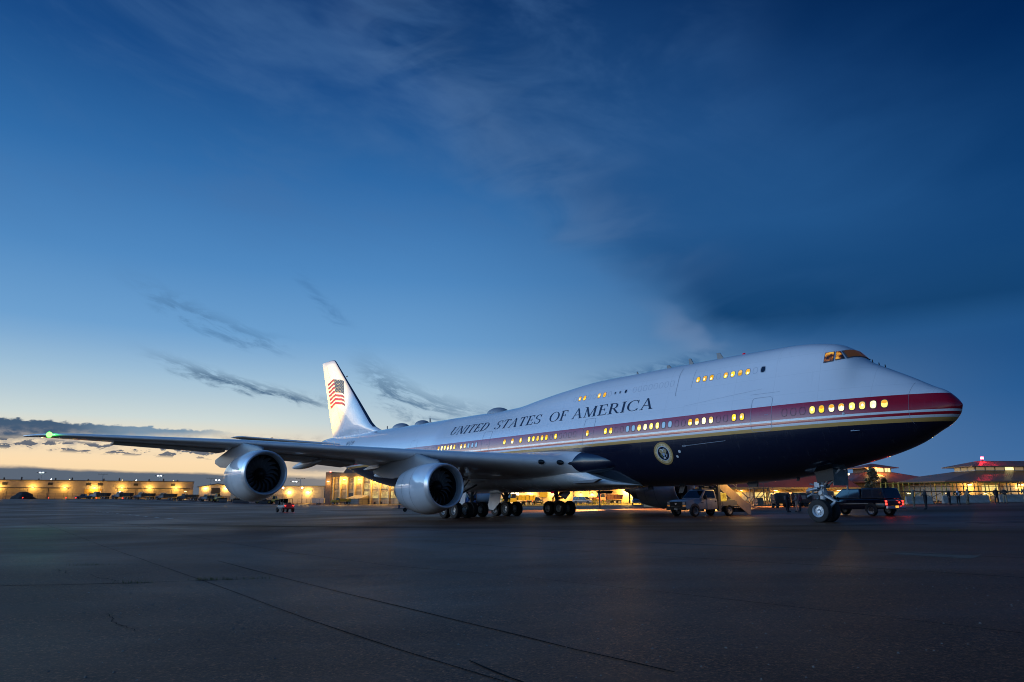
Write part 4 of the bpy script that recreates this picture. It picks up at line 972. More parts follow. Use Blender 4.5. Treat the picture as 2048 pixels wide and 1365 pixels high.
def engine(cx, cy, cz, label, detailed=True):
    root = bpy.data.objects.new('engine', None); col.objects.link(root); root.parent = jet; root.location = (cx, cy, cz); root.rotation_euler = (0, rad(2.0), 0); tag(root, label)
    prof = [(1.44, 0.02), (1.50, 0.14), (1.555, 0.35)]
    lip = MB(); lip.lathe([(1.27, 0.42), (1.30, 0.22), (1.345, 0.07), (1.395, 0.005), (1.44, 0.0), (1.485, 0.06), (1.52, 0.18), (1.56, 0.40)], (0, 0, 0), 'x', 56); lip.build('inlet_lip', lip_metal, root, angle=60)
    nac = MB(); nac.lathe([(1.56, 0.40), (1.60, 0.65), (1.655, 1.1), (1.68, 1.7), (1.67, 2.3), (1.62, 3.0), (1.53, 3.7), (1.42, 4.35), (1.38, 4.35), (1.36, 3.9)], (0, 0, 0), 'x', 56)
    # the underside is a little flatter and bulges for the accessory bay
    nac.v = [(x, y, z - 0.10 * max(0, -z) * math.sin(PI * min(1, max(0, (x - .6) / 3.4)))) for x, y, z in nac.v]
    nac.build('nacelle', nac_m, root, angle=60)
    for xa, ra in ((2.05, 1.677), (3.2, 1.602)):
        sm = MB(); sm.lathe([(ra + .006, xa), (ra + .003, xa + .03)], (0, 0, 0), 'x', 56); sm.v = [(x, y, z - 0.10 * max(0, -z) * math.sin(PI * min(1, max(0, (x - .6) / 3.4)))) for x, y, z in sm.v]; sm.build('cowl_seam', M('cowl_seam', (0.25, 0.26, 0.28), 0.5), root)
    duct = MB(); duct.lathe([(1.27, 0.42), (1.285, 0.7), (1.33, 1.05), (1.34, 1.7)], (0, 0, 0), 'x', 56, [0, 1, 1]); duct.build('inlet_duct', [M('duct_grey', (0.52, 0.53, 0.56), 0.35, 0.2), M('duct_black', (0.02, 0.02, 0.022), 0.5)], root)
    bk = MB(); bk.lathe([(0.0, 1.62), (1.34, 1.6)], (0, 0, 0), 'x', 40); bk.build('stator_face', M('stator_black', (0.006, 0.006, 0.007), 0.7), root)
    sp = MB(); sp.lathe([(0.0, 0.62), (0.10, 0.68), (0.24, 0.86), (0.36, 1.06), (0.42, 1.30)], (0, 0, 0), 'x', 28); sp.build('spinner', M('spinner_black', (0.008, 0.008, 0.009), 0.35), root)
    ex = MB(); ex.lathe([(1.30, 3.9), (1.05, 4.4), (0.92, 5.0), (0.80, 5.6), (0.66, 5.6), (0.62, 5.3)], (0, 0, 0), 'x', 36); ex.build('core_cowl', M('core_metal', (0.25, 0.24, 0.23), 0.4, 0.8), root)
    pl = MB(); pl.lathe([(0.55, 5.3), (0.45, 5.9), (0.25, 6.5), (0.03, 7.0)], (0, 0, 0), 'x', 24); pl.build('exhaust_plug', dark_metal, root)
    for k in range(18):
        b = bpy.data.objects.new('fan_blade', BLADE); col.objects.link(b); b.parent = root; b.rotation_euler = (2 * PI * k / 18 + 0.1, 0, 0)
    s = 1 if cy > 0 else -1
    stv = MB(); stv.prism([(0.9, 0), (2.3, 0), (2.2, 0.34), (1.55, 0.38)], -0.015, 0.015)
    so = stv.build('nacelle_strake', nac_m, root); so.location = (0, -s * 1.14, 1.10); so.rotation_euler = (s * rad(45), 0, 0)
    # pylon
    yw = abs(cy); lx = le_x(yw) - cx; lz = le_z(yw) - cz
    py = MB(); rg = []
    for x, zt_, zb_, w in ((0.75, 1.62, 1.45, 0.05), (1.1, 1.86, 1.3, 0.16), (2.0, 2.02, 1.2, 0.24), (lx - 0.4, max(2.0, lz + 0.06), 1.1, 0.28), (lx + 0.3, lz + 0.20, 1.0, 0.28), (lx + 1.6, lz + 0.1, 0.95, 0.28), (lx + 3.2, lz - 0.1, 0.9, 0.26), (lx + 4.6, lz - 0.3, lz - 1.3, 0.2), (lx + 6.4, lz - 0.55, lz - 0.85, 0.06)):
        rg.append([(x, -w, zb_), (x, w, zb_), (x, w, zb_ + (zt_ - zb_) * .8), (x, w * .5, zt_), (x, -w * .5, zt_), (x, -w, zb_ + (zt_ - zb_) * .8)])
    py.loft(rg, True); py.build('pylon', M('pylon_grey', (0.17, 0.175, 0.19), 0.4), root, angle=50)
    return root
engine(28.1, 11.87, 2.38, 'near inboard engine nearest the belly'); engine(35.7, 21.4, 3.37, 'near outboard engine towards the green wingtip light')
engine(26.5, -11.87, 2.38, 'far inboard engine seen under the belly'); engine(35.7, -21.4, 3.37, 'far outboard engine beyond the belly')

# landing gear -----------------------------------------------------------------------
def wheel_mesh(R, w, rim, name):
    mb = MB(); h = w / 2
    prof = [(0.0, -h * .55), (rim * .30, -h * .62), (rim * .36, -h * .40), (rim * .80, -h * .34), (rim * .88, -h * .72), (rim, -h * .80), (rim * 1.10, -h * .92), (R * .80, -h), (R * .93, -h * .90), (R * .985, -h * .66), (R, -h * .35), (R, -h * .22), (R * .985, -h * .19), (R, -h * .16), (R, h * .16), (R * .985, h * .19), (R, h * .22), (R, h * .35), (R * .985, h * .66), (R * .93, h * .90), (R * .80, h), (rim * 1.10, h * .92), (rim, h * .80), (rim * .88, h * .72), (rim * .80, h * .34), (rim * .36, h * .40), (rim * .30, h * .62), (0.0, h * .55)]
    mis = [1 if (i < 6 or i >= 21) else 0 for i in range(len(prof) - 1)]
    for i in (5, 21): mis[i] = 1
    mb.lathe(prof, (0, 0, 0), 'y', 36, mis)
    for k in range(10):      # spokes / bolts on both faces
        a = 2 * PI * k / 10
        for s in (-1, 1): mb.tube((rim * .58 * math.cos(a), s * h * .30, rim * .58 * math.sin(a)), (rim * .58 * math.cos(a), s * h * .42, rim * .58 * math.sin(a)), rim * .09, rim * .07, 6, 2)
    return mb.mesh(name, [rubber, M('wheel_rim', (0.52, 0.56, 0.60), 0.35, 0.35), M('wheel_hole', (0.02, 0.02, 0.02), 0.6)], angle=30)
W_MAIN = wheel_mesh(0.635, 0.50, 0.30, 'main_wheel'); W_NOSE = wheel_mesh(0.64, 0.48, 0.31, 'nose_wheel')
def put(mesh, name, parent, loc, rot=(0, 0, 0)):
    o = bpy.data.objects.new(name, mesh); col.objects.link(o); o.parent = parent; o.location = loc; o.rotation_euler = rot; return o
def gear_root(name, loc, label):
    r = bpy.data.objects.new(name, None); col.objects.link(r); r.parent = jet; r.location = loc; tag(r, label); return r
ng = gear_root('nose_landing_gear', (7.98, 0, 0), 'twin wheeled nose gear')
for s in (1, -1): put(W_NOSE, 'wheel', ng, (0, s * 0.47, 0.615))
mb = MB(); mb.tube((0, -.42, .615), (0, .42, .615), .10); mb.tube((0, 0, .55), (-.02, 0, 1.35), .10, .10, 14); mb.tube((-.02, 0, 1.25), (-.06, 0, 3.0), .155, .17, 16); mb.tube((-.04, -.30, 1.62), (-.04, .30, 1.62), .11, .11, 12); mb.lathe([(.2, 1.45), (.24, 1.5), (.24, 1.75), (.2, 1.8)], (-.03, 0, 0), 'z', 16); mb.build('strut', gear_paint, ng)
mb = MB()
for s in (-.13, .13): mb.bar((-.12, s, 1.50), (-.72, s * .35, 1.12), .055, .10); mb.bar((-.72, s * .35, 1.12), (-.14, s, .66), .055, .10)
mb.tube((-.72, -.1, 1.12), (-.72, .1, 1.12), .05); mb.build('torque_link', gear_paint, ng)
mb = MB()
for s in (-.42, .42): mb.tube((-.08, s * .5, 1.85), (-1.35, s, 2.85), .055)
mb.tube((-.75, -.3, 2.35), (-.75, .3, 2.35), .045); mb.build('drag_brace', gear_paint, ng)
mb = MB()
for s in (-1, 1): mb.tube((.05, s * .34, 1.85), (.75, s * .28, 1.72), .09, .09, 12); mb.tube((.12, s * .2, 2.0), (.5, s * .38, 2.1), .05); mb.lathe([(0, 0), (.10, .01), (.11, .10), (.07, .18), (0, .2)], (-.30, s * .30, 1.98), 'x', 14)
mb.box((.42, 0, 1.78), (.5, .5, .22)); mb.tube((.3, -.35, 1.55), (.95, -.1, 1.45), .035); mb.tube((.3, .35, 1.62), (.8, .2, 1.38), .04); mb.box((.1, .3, 2.05), (.3, .12, .3)); mb.tube((.28, .1, 1.3), (.22, .14, .8), .03); mb.tube((-.2, .18, 2.1), (-.2, .18, 1.5), .025); mb.tube((.18, -.2, 2.2), (.2, -.2, .9), .025); mb.build('steering_actuator', M('gear_metal', (0.30, 0.36, 0.44), 0.4, 0.4, var=.3, vscale=7), ng)
mb = MB(); mb.lathe([(0, 0), (.085, 0), (.085, .06), (0, .06)], (-.36, .34, 1.98), 'x', 14); mb.build('taxi_light', M('taxi_glass', (0.3, 0.3, 0.3), 0.1), ng)
# doors: long side door panels and forward doors
mb = MB(); mb.prism([(-.10, 2.66), (-1.14, 2.86), (-1.16, 2.29), (-.18, 2.12)], .74, .78); mb.prism([(-.08, 2.66), (-1.14, 2.86), (-1.14, 3.05), (-.06, 2.86)], .70, .80); mb.build('gear_door', M('gear_door_black', (0.008, 0.008, 0.010), 0.5, spec=0.3), ng)
mb = MB(); mb.prism([(-.10, 2.66), (-1.14, 2.86), (-1.16, 2.29), (-.18, 2.12)], -.78, -.74); mb.build('gear_door', M('gear_door_black', (0.008, 0.008, 0.010), 0.5, spec=0.3), ng)
mb = MB(); mb.add([(-1.30, -.60, 2.85), (-1.05, .55, 2.85), (-1.0, .55, 1.98), (-1.25, -.60, 1.98), (-1.27, -.60, 2.85), (-1.02, .55, 2.85), (-.97, .55, 1.98), (-1.22, -.60, 1.98)], [(0, 1, 2, 3), (7, 6, 5, 4), (0, 4, 5, 1), (1, 5, 6, 2), (2, 6, 7, 3), (3, 7, 4, 0)])
o = mb.build('forward_gear_door', M('door_inner', (0.20, 0.22, 0.22), 0.5, var=.2, vscale=3), ng)
mb = MB(); mb.tube((-1.26, -.58, 2.95), (-1.16, -.58, 1.75), .04); mb.tube((-.9, .5, 2.35), (-1.1, -.1, 2.85), .03); mb.tube((-.75, .5, 2.2), (-1.15, -.4, 2.8), .025); mb.build('door_rod', steel, ng)

def main_gear(name, x, y, label, wing_gear, s):
    r = gear_root(name, (x, y, 0), label)
    for dx_ in (-0.735, 0.735):
        for dy_ in (-0.56, 0.56): put(W_MAIN, 'wheel', r, (dx_, dy_, 0.61))
    mb = MB(); mb.tube((-.8, 0, .61), (.8, 0, .61), .13, .13, 12); mb.tube((-.735, -.5, .61), (-.735, .5, .61), .085); mb.tube((.735, -.5, .61), (.735, .5, .61), .085)
    for dx_ in (-.735, .735):
        for dy_ in (-.25, .25): mb.tube((dx_, dy_ - .06, .61), (dx_, dy_ + .06, .61), .21, .21, 14)
    mb.build('truck_beam', gear_paint, r)
    top = (0.15, -s * .5, 3.2) if wing_gear else (0.1, 0, 2.6)
    mb = MB(); mb.tube((0, 0, .6), (top[0] * .5, top[1] * .5, 1.55), .12, .12, 14); mb.tube((top[0] * .4, top[1] * .4, 1.3), top, .19, .21, 16); mb.tube((-.2, -.25, 1.5), (.2, .25, 1.55), .09); mb.build('strut', M('gear_dark', (0.10, 0.105, 0.115), 0.45, 0.2), r)
    mb = MB(); mb.bar((.2, 0, 1.35), (.75, 0, 1.05), .07, .16); mb.bar((.75, 0, 1.05), (.2, 0, .75), .07, .16); mb.build('torque_link', M('gear_dark', (0.10, 0.105, 0.115)), r)
    mb = MB()
    if wing_gear: mb.tube((top[0] * .5, top[1] * .5, 1.5), (-1.3, s * .2, 3.1), .085, .085, 10); mb.tube((top[0] * .5, 0, 1.7), (0, -s * 2.6, 2.9), .075); mb.tube((-.3, 0, 1.9), (-1.9, s * .1, 2.95), .06)
    else: mb.tube((.1, 0, 1.4), (1.3, 0, 2.5), .08); mb.tube((.05, 0, 1.6), (-1.1, 0, 2.4), .07)
    mb.build('side_brace', M('gear_dark', (0.10, 0.105, 0.115)), r)
    if wing_gear:
        mb = MB(); yy = s * .95; mb.prism([(-.6, 3.3), (.9, 3.1), (.95, 1.75), (.2, 1.35), (-.45, 1.9)], yy - .02, yy + .02); mb.build('gear_door', grey_paint, r)
    else:
        mb = MB(); yy = s * 1.02; mb.prism([(-.55, 2.1), (1.05, 2.1), (1.35, 1.1), (1.55, .62), (.6, .5), (-.3, 1.18)], yy - .02, yy + .02); mb.build('gear_door', M('fairing_white', (0.66, 0.68, 0.70)), r)
    return r
main_gear('wing_landing_gear', 36.05, 5.5, 'near wing gear behind the inboard engine', True, 1)
main_gear('wing_landing_gear', 35.6, -5.5, 'far wing gear on the right of the wheels', True, -1)
main_gear('body_landing_gear', 38.75, 1.92, 'near body gear', False, 1)
o_ = main_gear('body_landing_gear', 38.75, -1.92, 'far body gear with a pale door panel', False, 1)
mb = MB(); mb.prism([(25.9, 1.99), (27.2, 1.99), (27.0, 1.80), (26.1, 1.80)], -2.2, -1.6); mb.build('belly_scoop', dark_metal, jet)
mb = MB(); mb.prism([(22.0, 2.75), (24.6, 2.62), (24.6, 2.50), (22.6, 2.52)], 3.02, 3.36); mb.build('ram_air_inlet', M('inlet_grey', (0.2, 0.21, 0.23), 0.4), jet)
mb = MB(); mb.lathe([(0.0, 1.84), (0.09, 1.86), (0.13, 1.93), (0.14, 2.02)], (30.5, 0, 0), 'z', 14); mb.build('belly_beacon', M('beacon_red'  , (0.25, 0.0, 0.02)), jet)
# ------------------------------------------------------------------ shared bits
SOD = (1.0, 0.54, 0.11)                      # sodium lamp colour
lamp_glow = emis('lamp_glow', (1.0, 0.72, 0.30), 5.0)
lamp_white = emis('lamp_white', (0.85, 0.93, 1.0), 30.0)
glass_v = M('vehicle_glass', (0.012, 0.016, 0.022), 0.05, spec=0.8)
black_pl = M('black_plastic', (0.015, 0.015, 0.016), 0.5)
chrome = M('chrome', (0.6, 0.62, 0.65), 0.15, 0.95)
tail_m = emis('tail_lamp_lit', (1.0, 0.03, 0.02), 6.0)
tail_off = M('tail_lamp_off', (0.22, 0.01, 0.01), 0.25)
amber = M('amber_lens', (0.6, 0.2, 0.01), 0.3, emit=(1, 0.35, 0.02), es=0.25)
head_off = M('head_lamp', (0.35, 0.36, 0.38), 0.12, 0.3)
def car_wheel(R, w, rim, rimmat, name):
    mb = MB(); h = w / 2
    prof = [(0, -h * .5), (rim * .3, -h * .55), (rim * .36, -h * .3), (rim * .85, -h * .35), (rim, -h * .85), (rim * 1.08, -h * .95), (R * .88, -h), (R * .97, -h * .8), (R, -h * .5), (R, h * .5), (R * .97, h * .8), (R * .88, h), (rim * 1.08, h * .95), (rim, h * .85), (rim * .85, h * .35), (rim * .36, h * .3), (rim * .3, h * .55), (0, h * .5)]
    mis = [1 if (i < 5 or i > 11) else 0 for i in range(len(prof) - 1)]
    mb.lathe(prof, (0, 0, 0), 'y', 22, mis)
    for k in range(6):
        a = 2 * PI * k / 6
        for s in (-1, 1): mb.box((rim * .6 * math.cos(a), s * h * .37, rim * .6 * math.sin(a)), (rim * .26, .02, rim * .26), mi=2)
    return mb.mesh(name, [rubber, rimmat, black_pl])
rim_steel = M('rim_steel', (0.42, 0.43, 0.45), 0.3, 0.7); rim_white = M('rim_white', (0.5, 0.5, 0.5), 0.4)
WH_CAR = car_wheel(0.39, 0.27, 0.22, rim_steel, 'car_wheel'); WH_TRK = car_wheel(0.52, 0.32, 0.28, rim_white, 'truck_wheel'); WH_BIG = car_wheel(0.85, 0.55, 0.42, M('rim_yellow', (0.5, 0.3, 0.03), 0.5), 'loader_wheel')
def ring8(x, zb, zt, wb, wt, c=0.10):
    return [(x, -wb + c * .6, zb), (x, wb - c * .6, zb), (x, wb, zb + c), (x, (wb + wt) / 2 + .01, (zb + zt) * .55), (x, wt, zt - c), (x, wt - c, zt), (x, -wt + c, zt), (x, -wt, zt - c), (x, -(wb + wt) / 2 - .01, (zb + zt) * .55), (x, -wb, zb + c)]
def body_loft(secs, c=0.10):
    mb = MB(); mb.loft([ring8(*s, c) for s in secs], True); return mb
def frustum(mb, x0, x1, X0, X1, wb, wt, z0, z1, mi=0):
    mb.add([(x0, -wb, z0), (x1, -wb, z0), (x1, wb, z0), (x0, wb, z0), (X0, -wt, z1), (X1, -wt, z1), (X1, wt, z1), (X0, wt, z1)], [(0, 3, 2, 1), (4, 5, 6, 7), (0, 1, 5, 4), (1, 2, 6, 5), (2, 3, 7, 6), (3, 0, 4, 7)], mi)
def quad_panel(pts, name, mat, parent, th=0.012):
    """thin solid quad panel, pushed out along its normal"""
    v = [Vector(p) for p in pts]; n = (v[1] - v[0]).cross(v[3] - v[0]); n.normalize()
    mb = MB(); mb.add([p - n * th * .2 for p in v] + [p + n * th for p in v], [(3, 2, 1, 0), (4, 5, 6, 7), (0, 1, 5, 4), (1, 2, 6, 5), (2, 3, 7, 6), (3, 0, 4, 7)])
    return mb.build(name, mat, parent, smooth=False)
def cab_glass(t, x0, x1, X0, X1, wb, wt, z0, z1, splits, back=True, glass=glass_v):
    """windscreen, back light and side windows for a cab frustum; splits = list of (a, b) fractions along the side"""
    L = lambda a, b, f: a + (b - a) * f
    za, zb = L(z0, z1, .14), L(z0, z1, .86)
    xf = lambda f: L(x1, X1, f); xr = lambda f: L(x0, X0, f); w = lambda f: L(wb, wt, f)
    fa, fb = .14, .86
    quad_panel([(xf(fa), -w(fa) * .88, za), (xf(fa), w(fa) * .88, za), (xf(fb), w(fb) * .88, zb), (xf(fb), -w(fb) * .88, zb)], 'windscreen', glass, t)
    if back: quad_panel([(xr(fa), w(fa) * .84, za), (xr(fa), -w(fa) * .84, za), (xr(fb), -w(fb) * .84, zb), (xr(fb), w(fb) * .84, zb)], 'rear_window', glass, t)
    for s in (1, -1):
        for a, b in splits:
            p = [(L(xr(fa), xf(fa), a), s * w(fa), za), (L(xr(fa), xf(fa), b), s * w(fa), za), (L(xr(fb), xf(fb), b), s * w(fb), zb), (L(xr(fb), xf(fb), a), s * w(fb), zb)]
            if s == 1: p = [p[1], p[0], p[3], p[2]]
            quad_panel(p, 'side_window', glass, t)
def wheels(t, spots, mesh):
    for x, y, r in spots: put(mesh, 'wheel', t, (x, y, r))
def arches(t, spots, R, mat=black_pl):
    for x, y, z in spots:
        mb = MB(); pts = [(x + R * math.cos(a), z + R * math.sin(a)) for a in [PI * k / 14 - .12 for k in range(15)]]
        s = 1 if y > 0 else -1; mb.prism(pts + [(x - R, z - .1), (x + R, z - .1)], y - .03 * s, y + .012 * s); mb.build('wheel_arch', mat, t)

def pickup(name, label, cat, loc, rz, paint, topper=False, lit=False, group=None):
    t = thing(name, label, cat, loc, rz, group)
    mb = body_loft([(-2.85, .62, 1.06, .90, .88), (-2.75, .50, 1.16, .97, .94), (-1.9, .46, 1.20, 1.0, .97), (0.0, .42, 1.18, 1.0, .97), (1.2, .42, 1.16, 1.0, .96), (2.0, .44, 1.12, 1.0, .93), (2.62, .48, 1.04, .97, .88), (2.82, .60, .92, .88, .80)], .09)
    mb.build('body', paint, t, bevel=0.03)
    cb = MB(); frustum(cb, -0.95, 1.42, -0.80, 0.62, .95, .76, 1.14, 1.86); cb.build('cab', paint, t, bevel=0.07)
    cab_glass(t, -0.95, 1.42, -0.80, 0.62, .95, .76, 1.14, 1.86, [(.06, .44), (.50, .90)], back=not topper)
    if topper:
        tb = MB(); frustum(tb, -2.80, -0.98, -2.62, -0.98, .96, .78, 1.16, 1.90); tb.build('bed_topper', paint, t, bevel=0.06)
        cab_glass(t, -2.80, -0.98, -2.62, -0.98, .96, .78, 1.16, 1.90, [(.08, .46), (.54, .94)])
    sp = [(x, s * .91, .39) for x in (-1.75, 1.80) for s in (1, -1)]
    wheels(t, sp, WH_CAR); arches(t, [(x, s * 1.0, .42) for x in (-1.75, 1.80) for s in (1, -1)], .47)
    mb = MB(); mb.box((2.86, 0, .58), (.16, 1.9, .22)); mb.build('front_bumper', chrome, t, bevel=.03)
    mb = MB(); mb.box((-2.92, 0, .60), (.18, 1.86, .20)); mb.build('rear_bumper', chrome, t, bevel=.03)
    quad_panel([(2.83, -.56, .70), (2.83, .56, .70), (2.80, .56, .98), (2.80, -.56, .98)], 'grille', black_pl, t)
    for s in (1, -1):
        mb = MB(); mb.box((2.74, s * .74, .86), (.14, .28, .22)); mb.build('headlight', head_off, t, bevel=.02)
        for z in ((1.0, .82) if lit else (.92,)):
            mb = MB(); mb.box((-2.84, s * .86, z), (.06, .13, .13 if lit else .28)); mb.build('tail_light', tail_m if lit else tail_off, t)
        mb = MB(); mb.box((1.05, s * 1.10, 1.25), (.10, .20, .20)); mb.build('mirror', black_pl, t, bevel=.02)
        for x in (-.35, .55): 
            mb = MB(); mb.box((x, s * 1.0, 1.02), (.16, .035, .035)); mb.build('door_handle', black_pl, t)
    mb = MB(); mb.box((-3.015, 0, .64), (.012, .32, .15)); mb.build('number_plate', M('plate_lit', (.5, .4, .2), .5, emit=(1, .45, .06), es=1.2) if lit else M('plate', (.4, .4, .4), .5), t)
    mb = MB(); mb.box((-2.86, 0, 1.08), (.05, 1.5, .03)); mb.build('tailgate_trim', chrome, t)
    if lit:
        for s in (1, -1): point_light('tail_lamp', (-3.1, s * .86, .92), (1, .04, .02), 5, .05, t)
    return t

# ------------------------------------------------------------------ long warehouse on the left
def siding(name, c, scale=3.2, bump=0.6, rough=.5):
    m = bpy.data.materials.new(name); m.use_nodes = True
    t = m.node_tree; n = NT(t); b = t.nodes['Principled BSDF']; tcn = t.nodes.new('ShaderNodeTexCoord')
    w = t.nodes.new('ShaderNodeTexWave'); w.wave_type = 'BANDS'; w.bands_direction = 'X'; w.inputs['Scale'].default_value = scale; w.inputs['Distortion'].default_value = 0.0
    t.links.new(tcn.outputs['Object'], w.inputs[0])
    nz = n.noise(tcn.outputs['Object'], .25, 4, .6)
    cc = n.mix(n.ss(nz, .3, .7), tuple(x * .85 for x in c) + (1,), tuple(min(1, x * 1.1) for x in c) + (1,))
    cc = n.mix(n.m('MULTIPLY', n.ss(w.outputs[1], .0, .45, 1.0, 0.0), .35), cc, tuple(x * .45 for x in c) + (1,))
    t.links.new(cc, b.inputs['Base Color']); b.inputs['Roughness'].default_value = rough
    bp = t.nodes.new('ShaderNodeBump'); bp.inputs['Strength'].default_value = bump; bp.inputs['Distance'].default_value = .05
    t.links.new(w.outputs[1], bp.inputs['Height']); t.links.new(bp.outputs[0], b.inputs['Normal'])
    return m
tan_siding = siding('tan_siding', (.42, .36, .27), 1.1); door_siding = siding('door_siding', (.30, .25, .18), 3.0)
roof_m = M('flat_roof', (.12, .11, .10), .8); trim_m = M('dark_trim', (.06, .055, .05), .6); vent_m = M('louvre', (.03, .03, .028), .6)
def wall_lamp(parent, x, y, z, e=500, name='wall_lamp', r=.25, out=.9, big=1.0):
    """hooded fixture on a wall whose outside is local -y"""
    mb = MB(); mb.box((x, y - .12, z + .12), (.5 * big, .35, .14)); mb.build(name, trim_m, parent)
    mb = MB(); mb.box((x, y - .18, z - .02 * big), (.62 * big, .34, .16 * big)); mb.build(name + '_lens', lamp_glow, parent)
    return point_light(name + '_bulb', (x, y - out, z - .35), SOD, e, r, parent)
def block(parent, x0, x1, y0, y1, z0, z1, name, mat): mb = MB(); mb.box(((x0 + x1) / 2, (y0 + y1) / 2, (z0 + z1) / 2), (x1 - x0, y1 - y0, z1 - z0)); return mb.build(name, mat, parent, smooth=False)

wx, wy = -240.0, 282.0; wz = G(-200, 310)
wh = thing('warehouse', 'long low tan metal warehouse with a row of wall lamps at the far left', 'warehouse', (wx, wy, wz), math.atan2(63, 89))
def s_of(u):       # distance along the warehouse front for a bearing
    k = (u - 1024) / 1456.5; return (k * wy - wx) / (.816 - k * .578)
SU = {u: s_of(u) for u in (0, 6, 63, 97, 127, 135, 167, 174, 187, 198, 202, 233, 241, 269, 297, 344, 350, 377, 385)}
block(wh, -20, SU[385], 0, 26, -2, 7.6, 'wall', tan_siding); block(wh, -20.2, SU[385] + .2, -.2, 26.2, 7.6, 7.95, 'parapet', trim_m)
for a, b in ((-15, SU[135]), (SU[233], SU[377])):
    block(wh, a, b, -.10, -.02, -1.5, 4.45, 'hangar_door', door_siding); block(wh, a - .3, b + .3, -.5, 0.0, 4.45, 4.75, 'door_header', trim_m)
    k = max(2, int((b - a) / 7))
    for i in range(1, k): block(wh, a + (b - a) * i / k - .08, a + (b - a) * i / k + .08, -.16, -.10, -1.5, 4.4, 'door_leaf_joint', trim_m)
block(wh, SU[167], SU[202], -.12, -.02, -1.5, 4.2, 'roller_door', siding('yellow_door', (.55, .36, .08), 3.0, .3)); block(wh, (SU[167] + SU[202]) / 2 - 1.2, (SU[167] + SU[202]) / 2 + 1.2, -.2, -.12, 1.4, 2.6, 'door_window', vent_m)
for u in (6, 97, 174, 198, 269, 344): block(wh, SU[u] - .9, SU[u] + .9, -.12, 0.0, 5.75, 6.75, 'louvre', vent_m)
for u in (63, 127, 187, 241, 297, 350): wall_lamp(wh, SU[u], 0, 4.9, 1200, big=1.1, out=1.7)
wall_lamp(wh, SU[0] - 1.0, 0, 4.9, 1200, big=1.1, out=1.7)
for i in range(16): block(wh, 10 + i * 6.1, 10.5 + i * 6.1, 1.0, 1.8, 7.95, 8.5 + .3 * (i % 3), 'roof_vent', trim_m)
for u, m_ in ((98, lamp_white), (135, lamp_glow), (241, lamp_glow), (269, lamp_white), (344, lamp_glow)):
    s_ = s_of(u); mb = MB(); mb.lathe([(0, .3), (.14, .2), (.16, .05), (0, 0)], (s_, .5, 8.1), 'z', 8); mb.build('roof_lamp', m_, wh)
# gabled annex right of it
ax = thing('gabled_annex', 'small gabled entrance hall with two bright lamps between the warehouse and an engine', 'building', (-146.5, 340, G(-140, 335)), rad(8))
block(ax, 0, 30, 2.5, 20, -2, 5.0, 'wall', tan_siding)
mb = MB(); mb.prism([(0, -2), (17, -2), (17, 5.4), (8.5, 7.0), (0, 5.8)], 0, 2.4); mb.build('gable_wall', siding('cream_siding', (.55, .50, .40), 2.0, .4), ax, smooth=False)
mb = MB(); mb.prism([(-.8, 5.75), (8.5, 7.3), (17.8, 5.3), (17.8, 5.05), (8.5, 7.0), (-.8, 5.45)], -.8, 3.0); mb.build('gable_roof', roof_m, ax, smooth=False)
block(ax, 5.6, 9.6, -.1, 0.0, 2.6, 5.2, 'dark_window', vent_m); block(ax, 1, 15, -.1, 0.0, -1.6, 1.6, 'entrance_door', door_siding)
wall_lamp(ax, 3.0, 0, 5.3, 700, big=1.4); wall_lamp(ax, 12, 0, 5.3, 900, big=1.4); wall_lamp(ax, 20, 2.5, 3.6, 700, big=1.4); wall_lamp(ax, 24.5, 2.5, 3.9, 700, big=1.4)
wall_lamp(ax, -6.0, 0.5, 3.6, 600, big=1.4)
# lower shed between the outboard engine and the hangar
sh = thing('storage_shed', 'long low cream metal shed beside the tall hangar', 'shed', (-128, 331, G(-100, 331)), rad(-2))
block(sh, 0, 43, 0, 22, -2, 7.2, 'wall', siding('cream_siding2', (.48, .43, .33), 2.2)); block(sh, -.2, 43.2, -.2, 22, 7.2, 7.45, 'parapet', trim_m); block(sh, 2, 26, -.1, 0, -1.5, 3.6, 'shed_door', door_siding)
block(sh, 17.4, 18.4, -.1, 0, 5.4, 6.2, 'louvre', vent_m)
for x in (27.0, 35.6): wall_lamp(sh, x, 0, 4.9, 1500, big=1.7)
for x, dx_ in ((26.9, 0), (35.4, 0)):
    pl = thing('flood_pole', 'lit floodlight pole standing before the cream shed, ' + ('nearer the engine' if x < 30 else 'nearer the hangar'), 'lamp pole', (-128 + x * 1.0, 322 - x * .03, G(-95, 322)))
    mb = MB(); mb.tube((0, 0, 0), (0, 0, 6.6), .10, .07, 8); mb.build('pole', trim_m, pl)
    mb = MB(); mb.lathe([(0, .32), (.3, .2), (.36, 0), (.2, -.22), (0, -.28)], (0, -.2, 6.6), 'z', 12); mb.build('lamp_head', emis('flood_head', (1.0, .66, .22), 40), pl)
    point_light('flood_bulb', (0, -.9, 6.5), SOD, 1200, .3, pl)

